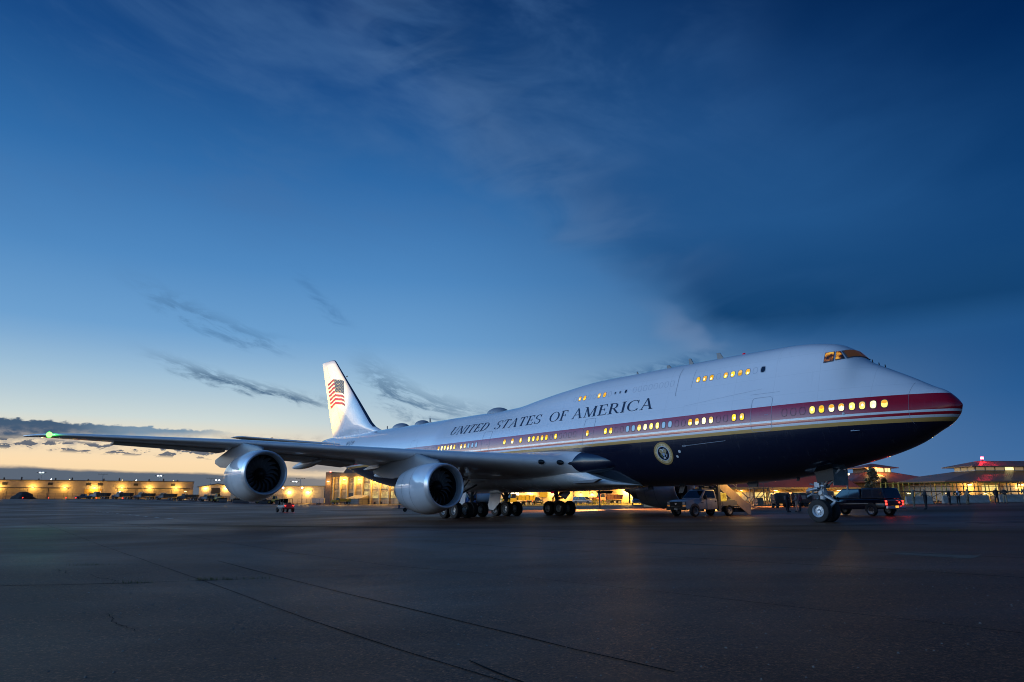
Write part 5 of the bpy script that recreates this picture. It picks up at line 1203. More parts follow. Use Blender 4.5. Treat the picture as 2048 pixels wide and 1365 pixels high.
# ------------------------------------------------------------------ tall hangar
hx0, hy0 = -77.0, 301.0; hz = G(-60, 290)
hg = thing('hangar', 'tall old hangar with yellow lit pilasters and gridded windows left of the inboard engine', 'hangar', (hx0, hy0, hz), math.atan2(-20, 34))
brick_d = M('dark_brick', (.13, .085, .06), .85, var=.3, vscale=1.2); plaster = M('ochre_plaster', (.42, .33, .19), .8, var=.18, vscale=.5); pil_m = M('pilaster', (.55, .45, .26), .75, var=.1)
block(hg, 0, 3.2, -.6, 9, -2, 12.9, 'corner_tower', brick_d); block(hg, 3.2, 60, .6, 40, -2, 10.9, 'front_wall', plaster); block(hg, 3.0, 60, -.5, 40, 10.9, 12.4, 'fascia', M('fascia_brown', (.10, .075, .055), .8, var=.2))
mb = MB(); mb.prism([(5, 12.4), (9, 16.5), (22, 20.0), (38, 20.0), (54, 15.5), (60, 12.4)], 4, 40); mb.build('roof', M('hangar_roof', (.075, .06, .05), .8, var=.2), hg, smooth=False)
pil = [3.6, 7.6, 11.4, 15.4, 19.6, 24.0, 28.6, 33.4, 38.4]
for i, x in enumerate(pil): block(hg, x - .34, x + .34, -.1, .62, -2, 10.9, 'pilaster', pil_m)
wlit = emis('hangar_window_lit', (1.0, .70, .26), 1.0, .5, .7); wdim = M('hangar_window_dim', (.10, .075, .04), .25, emit=(1, .6, .2), es=.10)
for i in range(len(pil) - 1):
    a, b = pil[i] + .5, pil[i + 1] - .5
    for z0, z1 in ((9.0, 10.3), (5.9, 8.2), (2.4, 5.0)):
        if i in (2,) and z0 < 3: continue
        lit_ = i >= 4
        block(hg, a + .25, b - .25, .55, .597, z0, z1, 'window', wlit if lit_ else wdim)
        nb_ = 6
        for k in range(nb_ + 1):
            xx = a + .25 + (b - a - .5) * k / nb_; block(hg, xx - .07, xx + .07, .46, .55, z0, z1, 'mullion', plaster)
block(hg, 12.4, 14.4, .45, .59, -2, 4.4, 'dark_doorway', vent_m)
block(hg, 16.0, 23.0, -5.0, .5, -1.6, 2.2, 'lean_to', M('lean_to_grey', (.22, .20, .17), .8)); mb = MB(); mb.prism([(-5.3, 2.2), (.5, 2.2), (.5, 3.6)], 15.8, 23.2, axis='x'); mb.build('lean_to_roof', M('lean_roof', (.35, .30, .2), .7), hg, smooth=False)
for x in (6.0, 26, 29.5, 33.5): block(hg, x - .45, x + .45, .5, .59, -2, 1.0, 'door', vent_m)
wall_lamp(hg, 1.7, -.6, 9.2, 900, big=1.7, out=1.3)
for x in (9.5, 17.6, 26.2, 31.0, 36): wall_lamp(hg, x, .55, 9.9, 1900, big=1.7, out=1.6)
mb = MB(); mb.lathe([(0, .5), (.22, .35), (.25, .1), (0, 0)], (1.0, 1, 12.9), 'z', 10); mb.build('obstruction_light', emis('obstruction_red', (1, .06, .04), 25), hg)

# ------------------------------------------------------------------ mid-distance buildings under the belly
mid = thing('maintenance_building', 'low tan building with dark joints seen between the landing gear wheels', 'building', (6.5, 200, G(18, 198)), rad(-3))
block(mid, -14, 20.5, 0, 14, -2, 6.0, 'wall', M('tan_wall', (.34, .27, .17), .85, var=.15, vscale=.4))
for x in (1.8, 6.6, 10.4, 14.8, 18.4): block(mid, x - .1, x + .1, -.06, 0, -2, 6, 'wall_joint', trim_m)
block(mid, 1.0, 3.2, -.25, -.03, 1.8, 5.6, 'lit_sign', emis('ochre_sign', (1, .45, .03), .75)); block(mid, 14.9, 15.9, -.1, 0, -1, 2.1, 'door', vent_m)
for x, e in ((15.4, 1200), (8.0, 1600), (12.3, 900), (-1.5, 1600), (4.6, 1300)): wall_lamp(mid, x, 0, 2.7 if x > 10 else 3.2, e, big=.9)
block(mid, -7.4, -4.6, -.2, -.02, 1.1, 3.0, 'lit_doorway', emis('white_door', (1, .86, .55), 6.0)); point_light('doorway_light', (-6, -2.5, 2.0), (1, .75, .4), 1500, .6, mid)
brk = thing('brick_building', 'brick building corner with a bright wall lamp below the belly', 'building', (26.8, 196, G(30, 196)), rad(-2))
bw = M('brown_brick', (.26, .17, .09), .85, var=.3, vscale=3.0, bump=.3, bscale=6)
block(brk, 0, 4.6, 0, 12, -2, 6.5, 'wall', bw); block(brk, 5.2, 19, .8, 12, -2, 6.0, 'garage_wall', M('pale_wall', (.5, .43, .3), .8))
for i in range(4):
    for j in range(4): block(brk, 5.5 + i * 1.05, 6.4 + i * 1.05, .70, .79, -.7 + j * 1.1, .2 + j * 1.1, 'garage_pane', emis('garage_glow', (1, .76, .30), 2.4))
wall_lamp(brk, 4.0, 0, 3.4, 6000, big=1.5, out=1.2)
wall_lamp(brk, 3.1, 0, -.2, 60, big=.5)
lawn = MB(); nxl = 24; yl_ = [150 + 3.6 * j for j in range(12)]; xl_ = [2 + 2.0 * i for i in range(nxl)]
lawn.add([(x, y, G(x, y) + .02) for y in yl_ for x in xl_], [(j * nxl + i, j * nxl + i + 1, (j + 1) * nxl + i + 1, (j + 1) * nxl + i) for j in range(11) for i in range(nxl - 1)])
tag(lawn.build('lawn', M('dry_grass', (.20, .17, .05), .9, var=.3, vscale=.8)), kind='structure')
gt = MB()
for _ in range(5000):
    x, y = random.uniform(3, 46), 160 + 28 * random.random() ** 1.0; z = G(x, y) + .02; h = random.uniform(.1, .45); th = random.uniform(0, 6.28); w = .05
    gt.add([(x - w * math.cos(th), y - w * math.sin(th), z), (x + w * math.cos(th), y + w * math.sin(th), z), (x + random.gauss(0, .08), y + random.gauss(0, .08), z + h)], [(0, 1, 2)])
tag(gt.build('tall_grass', M('grass_blade', (.22, .20, .06), .9), smooth=False), 'lamp lit dry grass strip before the buildings under the belly', 'grass', kind='stuff')
# mast and spot added to light the strip of grass beyond the belly
fl1 = thing('added_lawn_mast', 'added slim mast with two orange floodlights beyond the far engine, lighting the grass', 'added lamp mast', (41.0, 158, G(41, 158)))
mb = MB(); mb.tube((0, 0, 0), (0, 0, 9), .12, .08, 10); mb.bar((-.6, 0, 8.9), (.6, 0, 8.9), .1); mb.build('mast', trim_m, fl1)
for s in (-1, 1):
    mb = MB(); mb.box((s * .5, -.15, 8.9), (.5, .22, .4)); mb.build('lamp_head', trim_m, fl1); mb = MB(); mb.box((s * .5, -.28, 8.86), (.42, .03, .32)); mb.build('lamp_lens', lamp_glow, fl1)
spot_light('flood_bulb', (-.5, -.5, 8.8), (-15.0, 7.0, 0.2), SOD, 170000, 80, .5, .25, fl1)

# ------------------------------------------------------------------ terminal buildings on the right
def metal_roof(name, c, scale=2.4, direction='X'):
    m = siding(name, c, scale, .8, .35)
    for n_ in m.node_tree.nodes:
        if n_.type == 'TEX_WAVE': n_.bands_direction = direction
    return m
red_roof = metal_roof('red_metal_roof', (.34, .085, .05)); brn_roof = metal_roof('brown_metal_roof', (.23, .115, .065))
warm_win = emis('warm_window', (1.0, .66, .20), 1.3, .35, 1.2); warm_win2 = emis('warm_window_bright', (1.0, .74, .30), 2.0, .3, 1.0); dim_win = M('dim_window', (.18, .16, .13), .2, emit=(1, .7, .35), es=.22)
stone_m = M('stone_wall', (.30, .22, .13), .9, var=.35, vscale=4, bump=.4, bscale=9)
def hip(mb, x0, x1, y0, y1, z0, X0, X1, Y0, Y1, z1, th=.18):
    mb.add([(x0, y0, z0), (x1, y0, z0), (x1, y1, z0), (x0, y1, z0), (X0, Y0, z1), (X1, Y0, z1), (X1, Y1, z1), (X0, Y1, z1), (x0, y0, z0 - th), (x1, y0, z0 - th), (x1, y1, z0 - th), (x0, y1, z0 - th)],
           [(0, 1, 5, 4), (1, 2, 6, 5), (2, 3, 7, 6), (3, 0, 4, 7), (4, 5, 6, 7), (8, 9, 1, 0), (9, 10, 2, 1), (10, 11, 3, 2), (11, 8, 0, 3), (11, 10, 9, 8)])
# wing with the long red roof
tw = thing('terminal_wing', 'long low terminal wing with a red metal roof beyond the nose gear', 'building', (42, 112, G(44, 112)), rad(2))
block(tw, -20, 10.5, 1.2, 9, -1, 2.3, 'wall', stone_m)
mb = MB(); hip(mb, -21.5, 12, 0, 14, 2.45, -18, 10, 6.6, 7.4, 6.4); mb.build('roof', red_roof, tw, smooth=False)
block(tw, -21.5, 12, -.06, .0, 2.2, 2.5, 'gutter', M('gutter_ochre', (.55, .38, .12), .5)); block(tw, -10, 11.4, .3, .6, 1.85, 2.0, 'soffit_beam', M('gutter_ochre', (.55, .38, .12)))
for i in range(14): block(tw, -18.6 + i * 2.05, -16.9 + i * 2.05, 1.12, 1.2, .5, 1.75, 'window', warm_win if i % 3 else dim_win)
for x in (-17.5, -12.0, -6.5, -1.0, 4.5, 9.0): wall_lamp(tw, x, 1.2, 2.05, 150, big=.7)
# shielded masts added behind the aircraft to light the apron strip under the belly
for fx_, fy_, lab in ((30.5, 102, 'added apron floodlight mast behind the boarding stairs, its head hidden by the fuselage'), (12.5, 104, 'added apron floodlight mast right of the far wing gear, its head hidden by the belly')):
    fm = thing('added_apron_mast', lab, 'added lamp mast', (fx_, fy_, G(fx_, fy_)))
    mb = MB(); mb.tube((0, 0, 0), (0, 0, 8.6), .10, .08, 10); mb.bar((-.7, 0, 8.5), (.7, 0, 8.5), .1); mb.build('mast', trim_m, fm)
    for s in (-1, 1): mb = MB(); mb.box((s * .55, -.15, 8.45), (.5, .4, .22)); mb.build('lamp_head', trim_m, fm); mb = MB(); mb.box((s * .55, -.2, 8.32), (.42, .3, .03)); mb.build('lamp_lens', lamp_glow, fm); spot_light('flood_bulb', (s * .55, -.3, 8.2), (s * 6.0, -9.0, 0.0), (1.0, .42, .10), 48000, 54, .6, .12, fm)
lp = thing('lamp_post', 'lamp post with a round lit globe just right of the nose gear doors', 'lamp post', (48.6, 105, G(48.6, 105)))
mb = MB(); mb.tube((0, 0, 0), (0, 0, 4.0), .07, .05, 8); mb.build('post', trim_m, lp); mb = MB(); mb.lathe([(0, -.16), (.28, -.12), (.42, 0), (.28, .12), (0, .16)], (0, 0, 4.15), 'z', 14); mb.build('globe', emis('globe_lit', (1, .80, .42), 5.0), lp)
point_light('globe_bulb', (-1.5, .6, 4.9), SOD, 1000, .3, lp)
# hip-roofed hall with lantern
tl = thing('lantern_hall', 'red hip roofed hall topped by a lit lantern, behind the black pickup', 'building', (63.2, 127, G(63, 127)), rad(4))
block(tl, -7, 7, -6.5, 7, -1, 3.0, 'wall', stone_m)
mb = MB(); hip(mb, -8.6, 8.6, -8.0, 8.0, 3.25, -2.35, 2.35, -2.35, 2.35, 4.95); mb.build('roof', red_roof, tl, smooth=False)
block(tl, -2.2, 2.2, -2.2, 2.2, 4.9, 5.66, 'lantern_wall', M('lantern_frame', (.10, .06, .04), .7))
for i in range(3): block(tl, -2.05 + i * .98, -1.15 + i * .98, -2.24, -2.19, 5.02, 5.6, 'lantern_pane', warm_win2)
for i in range(2): block(tl, 1.05 + i * .52, 1.5 + i * .52, -2.24, -2.19, 5.02, 5.6, 'lantern_pane', warm_win2)
for i in range(3): block(tl, 2.19, 2.24, -1.9 + i * 1.3, -.8 + i * 1.3, 5.02, 5.6, 'lantern_pane', warm_win2)
mb = MB(); hip(mb, -3.1, 3.1, -3.1, 3.1, 5.72, -.15, .15, -.15, .15, 6.5, .12); mb.build('lantern_roof', red_roof, tl, smooth=False)
point_light('lantern_glow', (-1.2, -3.4, 5.5), SOD, 500, .3, tl)
# big brown-roofed terminal at the right edge
tr = thing('terminal_hall', 'brown hip roofed terminal hall with a window band and a red beacon', 'building', (82, 118, G(80, 118)), rad(3))
block(tr, -17, 22, -8.5, 8, -1, 2.6, 'wall', M('terminal_wall', (.40, .33, .24), .8, var=.15))
mb = MB(); hip(mb, -19, 24, -10.5, 10, 2.85, -8.6, 14, -2.6, 2.6, 4.55); mb.build('roof', brn_roof, tr, smooth=False)
block(tr, -8.4, 14, -2.5, 2.5, 4.5, 5.2, 'clerestory_wall', M('clerestory_frame', (.5, .48, .44), .6))
for i in range(14): block(tr, -8.2 + i * 1.6, -6.85 + i * 1.6, -2.56, -2.5, 4.68, 5.12, 'clerestory_pane', [dim_win, dim_win, dim_win, warm_win2, dim_win, warm_win][i % 6])
for i in range(3): block(tr, -8.46, -8.4, -2.2 + i * 1.6, -.9 + i * 1.6, 4.68, 5.12, 'clerestory_pane', dim_win)
mb = MB(); hip(mb, -9.7, 15.5, -3.8, 3.8, 5.3, -6, 11, -.2, .2, 6.25, .14); mb.build('clerestory_roof', brn_roof, tr, smooth=False)
for i in range(9): block(tr, -12 + i * 3.4, -9.6 + i * 3.4, -8.6, -8.5, .7, 2.2, 'window', warm_win if i % 2 == 0 else dim_win)
for x in (-14, -6, 2, 10): wall_lamp(tr, x, -8.5, 2.3, 330, big=.8)
mb = MB(); mb.tube((-5.6, -.6, 6.0), (-5.6, -.6, 6.5), .08, .08, 8); mb.build('beacon_post', trim_m, tr)
mb = MB(); mb.lathe([(0, .42), (.2, .34), (.24, .1), (.2, 0), (0, 0)], (-5.6, -.6, 6.5), 'z', 12); mb.build('red_beacon', emis('beacon_lit', (1, .03, .05), 45), tr); point_light('beacon_bulb', (-5.6, -2.2, 6.9), (1, .03, .05), 110, .12, tr)
# raised walkway with railings in front of it
wk = thing('raised_walkway', 'raised steel walkway with yellow railings lit by warm lamps, in front of the terminal', 'walkway', (51.5, 96, G(56, 96)), rad(-1.5))
ysteel = M('yellow_steel', (.55, .38, .05), .5, var=.15); bsteel = M('brown_steel', (.16, .10, .06), .6)
block(wk, -1, 19, -.8, .8, 1.38, 1.52, 'deck', bsteel)
for i in range(15):
    x = -.8 + i * 1.4; m_ = ysteel if i % 4 in (0, 1) else bsteel
    for y in (-.75, .75): block(wk, x - .045, x + .045, y - .045, y + .045, -.5, 2.55, 'post', m_)
for y in (-.75, .75):
    for z in (2.05, 2.55): block(wk, -.9, 18.9, y - .03, y + .03, z - .03, z + .03, 'rail', ysteel if z > 2.3 else bsteel)
for i in range(7):
    for s in (1, -1):
        mb = MB(); mb.bar((-.8 + i * 2.8, -.75, .0 if s > 0 else 1.35), (2.0 + i * 2.8, -.75, 1.35 if s > 0 else 0.0), .06); mb.build('cross_brace', bsteel if i % 2 else ysteel, wk)
for x in (1.5, 6.5, 11.5, 16.5): 
    mb = MB(); mb.box((x, 1.2, 1.2), (.35, .12, .12)); mb.build('walkway_lamp', lamp_glow, wk); point_light('walkway_bulb', (x, 1.6, .9), SOD, 160, .2, wk)
ld = thing('ladder_stand', 'yellow ladder stand at the near end of the raised walkway', 'ladder stand', (48.4, 93, G(48, 93)), rad(8))
for x, y in ((-.9, -.5), (.9, -.5), (-.9, .5), (.9, .5)): mb = MB(); mb.bar((x, y, 0), (x, y, 2.75), .10); mb.build('upright', ysteel, ld)
for z in (1.05, 1.9, 2.6):
    for y in (-.5, .5): mb = MB(); mb.bar((-.9, y, z), (.9, y, z), .08); mb.build('cross_bar', ysteel, ld)
for i in range(5): mb = MB(); mb.bar((-.8 - .12 * i, -.5, 1.3 - .26 * i), (-.8 - .12 * i, .5, 1.3 - .26 * i), .08); mb.build('step', ysteel, ld)
# concrete barriers
bar_m = M('barrier_concrete', (.30, .29, .27), .85, var=.2, vscale=2)
bmesh_ = MB(); bmesh_.prism([(-.30, 0), (.30, 0), (.30, .10), (.16, .36), (.10, .92), (-.10, .92), (-.16, .36), (-.30, .10)], -1.55, 1.55); BAR = bmesh_.mesh('concrete_barrier', bar_m, smooth=False)
for k, (x, lab) in enumerate(((49.4, 'concrete barrier behind the two people beside the black pickup'), (53.8, 'concrete barrier behind the person in the white shirt'), (56.2, 'concrete barrier between the leaning pair and the dark clad pair'), (60.6, 'concrete barrier right of the dark clad pair'), (63.8, 'concrete barrier at the right edge of the frame'))):
    o = bpy.data.objects.new('concrete_barrier', BAR); col.objects.link(o); o.location = (x, 88.5 - .05 * k, G(x, 88)); o.rotation_euler = (0, 0, rad(88 + k % 2 * 3)); tag(o, lab, 'barrier', 'concrete barriers along the walkway')
# ------------------------------------------------------------------ vehicles near the aircraft
navy_car = M('black_blue_paint', (.008, .012, .022), .12, coat=.8); white_car = M('white_truck_paint', (.62, .62, .60), .3, coat=.4, var=.06); grey_st = M('grey_steel', (.22, .23, .24), .5, .3, var=.2)
pickup('pickup_truck', 'black pickup with a bed topper and lit red tail lights behind the nose gear', 'pickup truck', (24.8, 52.3, G(24.8, 52.3)), rad(117), navy_car, True, True)

# stair truck
st_x, st_y = 14.95, 57.2
stt = thing('stair_truck', 'white airstair truck with folded boarding stairs parked under the belly', 'stair truck', (st_x, st_y, G(st_x, st_y)), rad(-147))
mb = body_loft([(.62, .55, 1.30, .98, .96), (1.4, .52, 1.30, 1.0, .96), (2.1, .52, 1.26, 1.0, .93), (2.72, .54, 1.18, .98, .90), (2.90, .62, 1.06, .92, .84)], .09); mb.build('hood', white_car, stt, bevel=.03)
mb = body_loft([(-.55, .52, 1.30, 1.0, .98), (.1, .50, 1.31, 1.0, .98), (.66, .50, 1.30, 1.0, .97)], .06); mb.build('cab_body', white_car, stt, bevel=.03)
cb = MB(); frustum(cb, -.55, 1.35, -.48, .58, .97, .80, 1.28, 2.02); cb.build('cab_roof', white_car, stt, bevel=.07)
cab_glass(stt, -.55, 1.35, -.48, .58, .97, .80, 1.28, 2.02, [(.10, .88)])
spw = [(x, s * .93, .42) for x in (-1.85, 1.95) for s in (1, -1)]
wheels(stt, spw, car_wheel(.42, .30, .24, rim_white, 'stair_truck_wheel')); arches(stt, [(1.95, s * 1.0, .46) for s in (1, -1)], .52, M('arch_grey', (.14, .13, .12), .6))
quad_panel([(2.92, -.62, .72), (2.92, .62, .72), (2.88, .62, 1.10), (2.88, -.62, 1.10)], 'grille', black_pl, stt, .03)
mb = MB(); mb.prism([(.10 * math.cos(2 * PI * k / 14), .045 * math.sin(2 * PI * k / 14) + .93) for k in range(14)], 2.95, 2.965, axis='x'); mb.build('grille_emblem', chrome, stt)
mb = MB(); mb.box((2.98, 0, .60), (.16, 1.95, .22)); mb.build('front_bumper', black_pl, stt, bevel=.03)
mb = MB(); mb.box((3.07, .1, .56), (.015, .34, .16)); mb.build('number_plate', M('plate', (.4, .4, .4), .5), stt)
for s in (1, -1):
    mb = MB(); mb.box((2.86, s * .80, .98), (.14, .26, .24)); mb.build('headlight', head_off, stt, bevel=.02)
    mb = MB(); mb.box((2.88, s * .80, .80), (.12, .24, .08)); mb.build('turn_signal', amber, stt)
    mb = MB(); mb.box((.95, s * 1.14, 1.42), (.12, .24, .32)); mb.build('mirror', black_pl, stt, bevel=.02)
    mb = MB(); mb.box((-.35, s * 1.0, 1.12), (.14, .04, .10)); mb.build('door_handle', black_pl, stt)
    mb = MB(); mb.box((.62, s * 1.005, .92), (.015, .01, .76)); mb.build('door_seam', black_pl, stt)
    mb = MB(); mb.box((1.15, s * 1.0, 1.05), (.26, .03, .06)); mb.build('fender_badge', M('badge', (.2, .2, .2), .4), stt)
block(stt, -3.1, 2.6, -.42, .42, .50, .68, 'chassis', black_pl); block(stt, -2.8, -.70, -1.0, 1.0, .80, 1.12, 'service_body', M('service_grey', (.30, .31, .33), .5, var=.1))
block(stt, -2.6, -1.1, .62, 1.02, .78, 1.22, 'rear_fender', M('service_grey', (.30, .31, .33))); block(stt, -2.6, -1.1, -1.02, -.62, .78, 1.22, 'rear_fender', M('service_grey', (.30, .31, .33)))
block(stt, -.95, -.72, .78, 1.0, .35, 2.75, 'lift_post', grey_st); block(stt, -.95, -.72, -1.0, -.78, .35, 2.75, 'lift_post', grey_st); block(stt, -1.6, -1.0, .95, 1.02, 1.12, 1.75, 'amber_panel', emis('amber_panel', (1, .52, .06), .8, .5, 3))
mb = MB(); mb.tube((-.83, .9, .4), (-1.25, .98, .95), .06, .06, 8); mb.build('stabiliser_leg', grey_st, stt)
mb = MB(); mb.box((-.83, .9, 2.86), (.22, .16, .16)); mb.build('added_stair_lamp', emis('added_stair_lamp', (1, .72, .3), 6), stt); point_light('added_stair_bulb', (-2.2, 2.2, 2.8), SOD, 110, .15, stt)  # lamp added on the lift post to brighten the stair side
# stairs run up from the rear over the cab
sl = lambda x: .28 + (x + 4.45) * .62
stair_pale = M('stair_panel', (.72, .56, .42), .5, var=.1)
for s in (1, -1):
    mb = MB(); mb.prism([(-4.5, .08), (-4.2, .08), (1.0, 3.30), (1.0, 4.15), (-4.0, 1.05), (-4.5, .88)], s * .92 - .03, s * .92 + .03); mb.build('stair_side', stair_pale if s == 1 else grey_st, stt)
    mb = MB(); mb.tube((-4.25, s * .98, 1.35), (.9, s * .98, 4.55), .035, .035, 8); mb.build('handrail', M('rail_steel', (.5, .46, .42), .35, .6), stt)
    for k in range(5):
        x = -4.1 + k * 1.2; mb = MB(); mb.tube((x, s * .98, sl(x) + .75), (x, s * .98, sl(x) + 1.28), .025, .025, 6); mb.build('rail_post', M('rail_steel', (.5, .46, .42)), stt)
for k in range(20):
    x = -4.3 + k * .265; block(stt, x, x + .265, -.88, .88, sl(x) - .03, sl(x) + .02, 'step', grey_st)
mb = MB(); mb.bar((-2.6, 0, 1.1), (-.9, 0, 2.3), .16); mb.bar((-.9, .6, 2.2), (.6, .6, 3.2), .10); mb.bar((-.9, -.6, 2.2), (.6, -.6, 3.2), .10); mb.build('stair_truss', grey_st, stt)
block(stt, 1.0, 2.6, -.95, .95, 3.45, 3.55, 'stair_platform', grey_st); block(stt, -4.05, -2.85, -.7, .7, .28, .62, 'rear_hitch_box', black_pl)
block(stt, -.6, .55, -.5, .5, 2.02, 2.10, 'roof_rack', grey_st)

# small utility buggy driving away
ub = thing('utility_buggy', 'boxy four door utility buggy with lit tail lights below the outboard engine', 'utility vehicle', (-32.6, 105, G(-32.6, 105)), rad(128))
ubm = M('buggy_grey', (.10, .11, .12), .4, var=.15)
mb = body_loft([(-1.55, .55, 1.0, .70, .68), (-.9, .45, 1.02, .74, .72), (.4, .42, .96, .74, .72), (1.2, .45, 1.0, .72, .66), (1.55, .55, .88, .62, .56)], .06); mb.build('body', ubm, ub)
for x in (-.85, .1, .95):
    for s in (1, -1): mb = MB(); mb.bar((x, s * .72, .98), (x - (.25 if x > .5 else 0), s * .64, 1.85), .06); mb.build('roll_bar', black_pl, ub)
block(ub, -.95, .8, -.68, .68, 1.83, 1.90, 'roof', black_pl); quad_panel([(.96, -.66, 1.0), (.96, .66, 1.0), (.72, .6, 1.82), (.72, -.6, 1.82)], 'windscreen', glass_v, ub)
for x in (-.55, .35):
    for s in (-.32, .32): block(ub, x - .25, x + .2, s - .2, s + .2, .9, 1.35, 'seat', black_pl)
wheels(ub, [(x, s * .72, .34) for x in (-1.1, 1.1) for s in (1, -1)], car_wheel(.34, .26, .17, black_pl, 'buggy_wheel'))
for s in (1, -1):
    mb = MB(); mb.box((-1.57, s * .58, .92), (.05, .16, .12)); mb.build('tail_light', tail_m, ub); point_light('tail_lamp', (-1.9, s * .58, .9), (1, .04, .02), 4, .05, ub)
block(ub, -1.6, -.95, -.66, .66, 1.0, 1.2, 'cargo_box', ubm)

# low tow cart behind the inboard engine
tcx, tcy = -12.6, 95
tcart = thing('tow_cart', 'low flat tow cart with small wheels behind the inboard engine', 'cart', (tcx, tcy, G(tcx, tcy)), rad(8))
block(tcart, -2.0, 2.0, -.6, .6, .38, .52, 'bed', grey_st); wheels(tcart, [(x, s * .55, .26) for x in (-1.3, 0, 1.3) for s in (1, -1)], car_wheel(.26, .16, .13, black_pl, 'cart_wheel'))
mb = MB(); mb.bar((-2.0, 0, .42), (-2.9, 0, .36), .08); mb.build('tow_bar', grey_st, tcart); block(tcart, -2.15, -1.95, -.4, .4, .4, .85, 'end_stop', M('blue_steel', (.04, .08, .2), .5))

# more pickups in the distance
blue_p = M('navy_pickup', (.02, .04, .09), .2, coat=.6)
pickup('pickup_truck', 'dark navy pickup facing the camera between the nose wheels and two standing people', 'pickup truck', (46.0, 112 - 6, G(46, 106)), rad(-115), blue_p)
pickup('pickup_truck', 'small navy pickup left of the far inboard engine', 'pickup truck', (25.4, 148, G(25.4, 148)), rad(-100), blue_p)
pickup('pickup_truck', 'dark pickup parked right behind the small navy pickup beyond the far engine', 'pickup truck', (29.0, 151, G(29, 151)), rad(-60), M('teal_pickup', (.02, .05, .06), .25, coat=.5))
pickup('pickup_truck', 'black pickup with lit tail lights between the two body gears', 'pickup truck', (5.6, 176, G(5.6, 176)), rad(60), navy_car, True, True)
pickup('pickup_truck', 'grey pickup in front of the tan building beside the far wing gear', 'pickup truck', (17.6, 178, G(17.6, 178)), rad(-40), M('grey_paint', (.18, .18, .19), .3, coat=.4), True)
pickup('pickup_truck', 'blue grey flatbed pickup left of the row of dump trucks', 'pickup truck', (-167, 284, G(-167, 284)), rad(190), M('bluegrey', (.06, .09, .13), .4))

def big_truck(name, label, cat, loc, rz, paint, bed_mat, tank=False, L=8.0, group=None, ladder=False):
    t = thing(name, label, cat, loc, rz, group)
    mb = body_loft([(1.9, .75, 1.75, .85, .80), (2.9, .70, 1.75, .88, .80), (3.8, .72, 1.60, .85, .72), (4.0, .85, 1.4, .75, .62)], .08); mb.build('hood', paint, t)
    cb = MB(); frustum(cb, .5, 2.2, .55, 1.75, 1.10, 1.0, .85, 2.75); cb.build('cab', paint, t, bevel=.05); cab_glass(t, .5, 2.2, .55, 1.75, 1.10, 1.0, 1.55, 2.75, [(.15, .85)])
    block(t, -4.0, 3.4, -.45, .45, .75, .98, 'chassis', black_pl)
    if tank:
        mb = MB(); mb.lathe([(0, -3.9), (.85, -3.8), (1.0, -3.5), (1.0, 0), (.85, .25), (0, .35)], (0, 0, 1.95), 'x', 20); mb.build('tank', bed_mat, t)
    else:
        mb = MB(); mb.add([(-3.9, -1.1, 1.15), (.2, -1.1, 1.15), (.2, 1.1, 1.15), (-3.9, 1.1, 1.15), (-4.1, -1.2, 2.35), (.45, -1.2, 2.35), (.45, 1.2, 2.35), (-4.1, 1.2, 2.35)], [(0, 3, 2, 1), (0, 1, 5, 4), (1, 2, 6, 5), (2, 3, 7, 6), (3, 0, 4, 7), (4, 5, 6, 7)]); mb.build('dump_bed', bed_mat, t, smooth=False)
        for k in range(5):
            for s in (1, -1): mb = MB(); mb.bar((-3.5 + k * .9, s * 1.12, 1.15), (-3.6 + k * .92, s * 1.23, 2.35), .10); mb.build('bed_rib', bed_mat, t)
    if ladder:
        for s in (.3, -.3): mb = MB(); mb.bar((-4.2, s, 2.75), (2.6, s, 2.95), .08); mb.build('ladder_rail', chrome, t)
        for k in range(12): mb = MB(); mb.bar((-4 + k * .55, -.3, 2.76 + k * .016), (-4 + k * .55, .3, 2.76 + k * .016), .05); mb.build('rung', chrome, t)
    wheels(t, [(x, s * .95, .52) for x in (3.0, -1.9, -3.1) for s in (1, -1)], WH_TRK)
    mb = MB(); mb.box((4.08, 0, .75), (.16, 2.0, .3)); mb.build('bumper', chrome, t); quad_panel([(4.02, -.5, .95), (4.02, .5, .95), (3.98, .5, 1.4), (3.98, -.5, 1.4)], 'grille', chrome, t)
    for s in (1, -1):
        mb = MB(); mb.box((3.9, s * .72, 1.15), (.14, .2, .2)); mb.build('headlight', head_off, t); mb = MB(); mb.tube((.35, s * .9, 1.2), (.35, s * .9, 3.1), .07, .07, 8); mb.build('exhaust_stack', chrome, t)
    return t
dirt_bed = M('dump_bed_black', (.03, .028, .026), .6, var=.3); cab_w = M('dump_cab_white', (.42, .42, .42), .4); cab_b = M('dump_cab_blue', (.05, .08, .13), .35)
for i, (x, lab, pm_, w_) in enumerate(((-161.6, 'white cabbed dump truck at the left end of the row', cab_w, 0), (-153.0, 'dump truck second from the left in the row, roof lamp lit', cab_w, 1), (-144.8, 'white cabbed dump truck third from the left in the row', cab_w, 0), (-136.6, 'white cabbed dump truck fourth from the left in the row', cab_w, 0), (-128.4, 'dark blue cabbed dump truck second from the right in the row', cab_b, 0), (-120.0, 'white cabbed dump truck at the right end of the row', cab_w, 0))):
    t = big_truck('dump_truck', lab, 'dump truck', (x, 285 + .8 * i, G(x, 285)), rad(172 + (i * 37) % 9), pm_, dirt_bed, group='dump trucks in a row before the warehouse')
    if w_: mb = MB(); mb.lathe([(0, .25), (.15, .2), (.15, 0)], (1.2, 0, 2.78), 'z', 8); mb.build('roof_lamp', lamp_white, t)
big_truck('fire_engine', 'red fire engine with a ladder in front of the brick building', 'fire engine', (23.8, 184, G(23.8, 184)), rad(192), M('fire_red', (.30, .02, .02), .3, coat=.4), M('fire_body', (.16, .05, .04), .4), ladder=True)
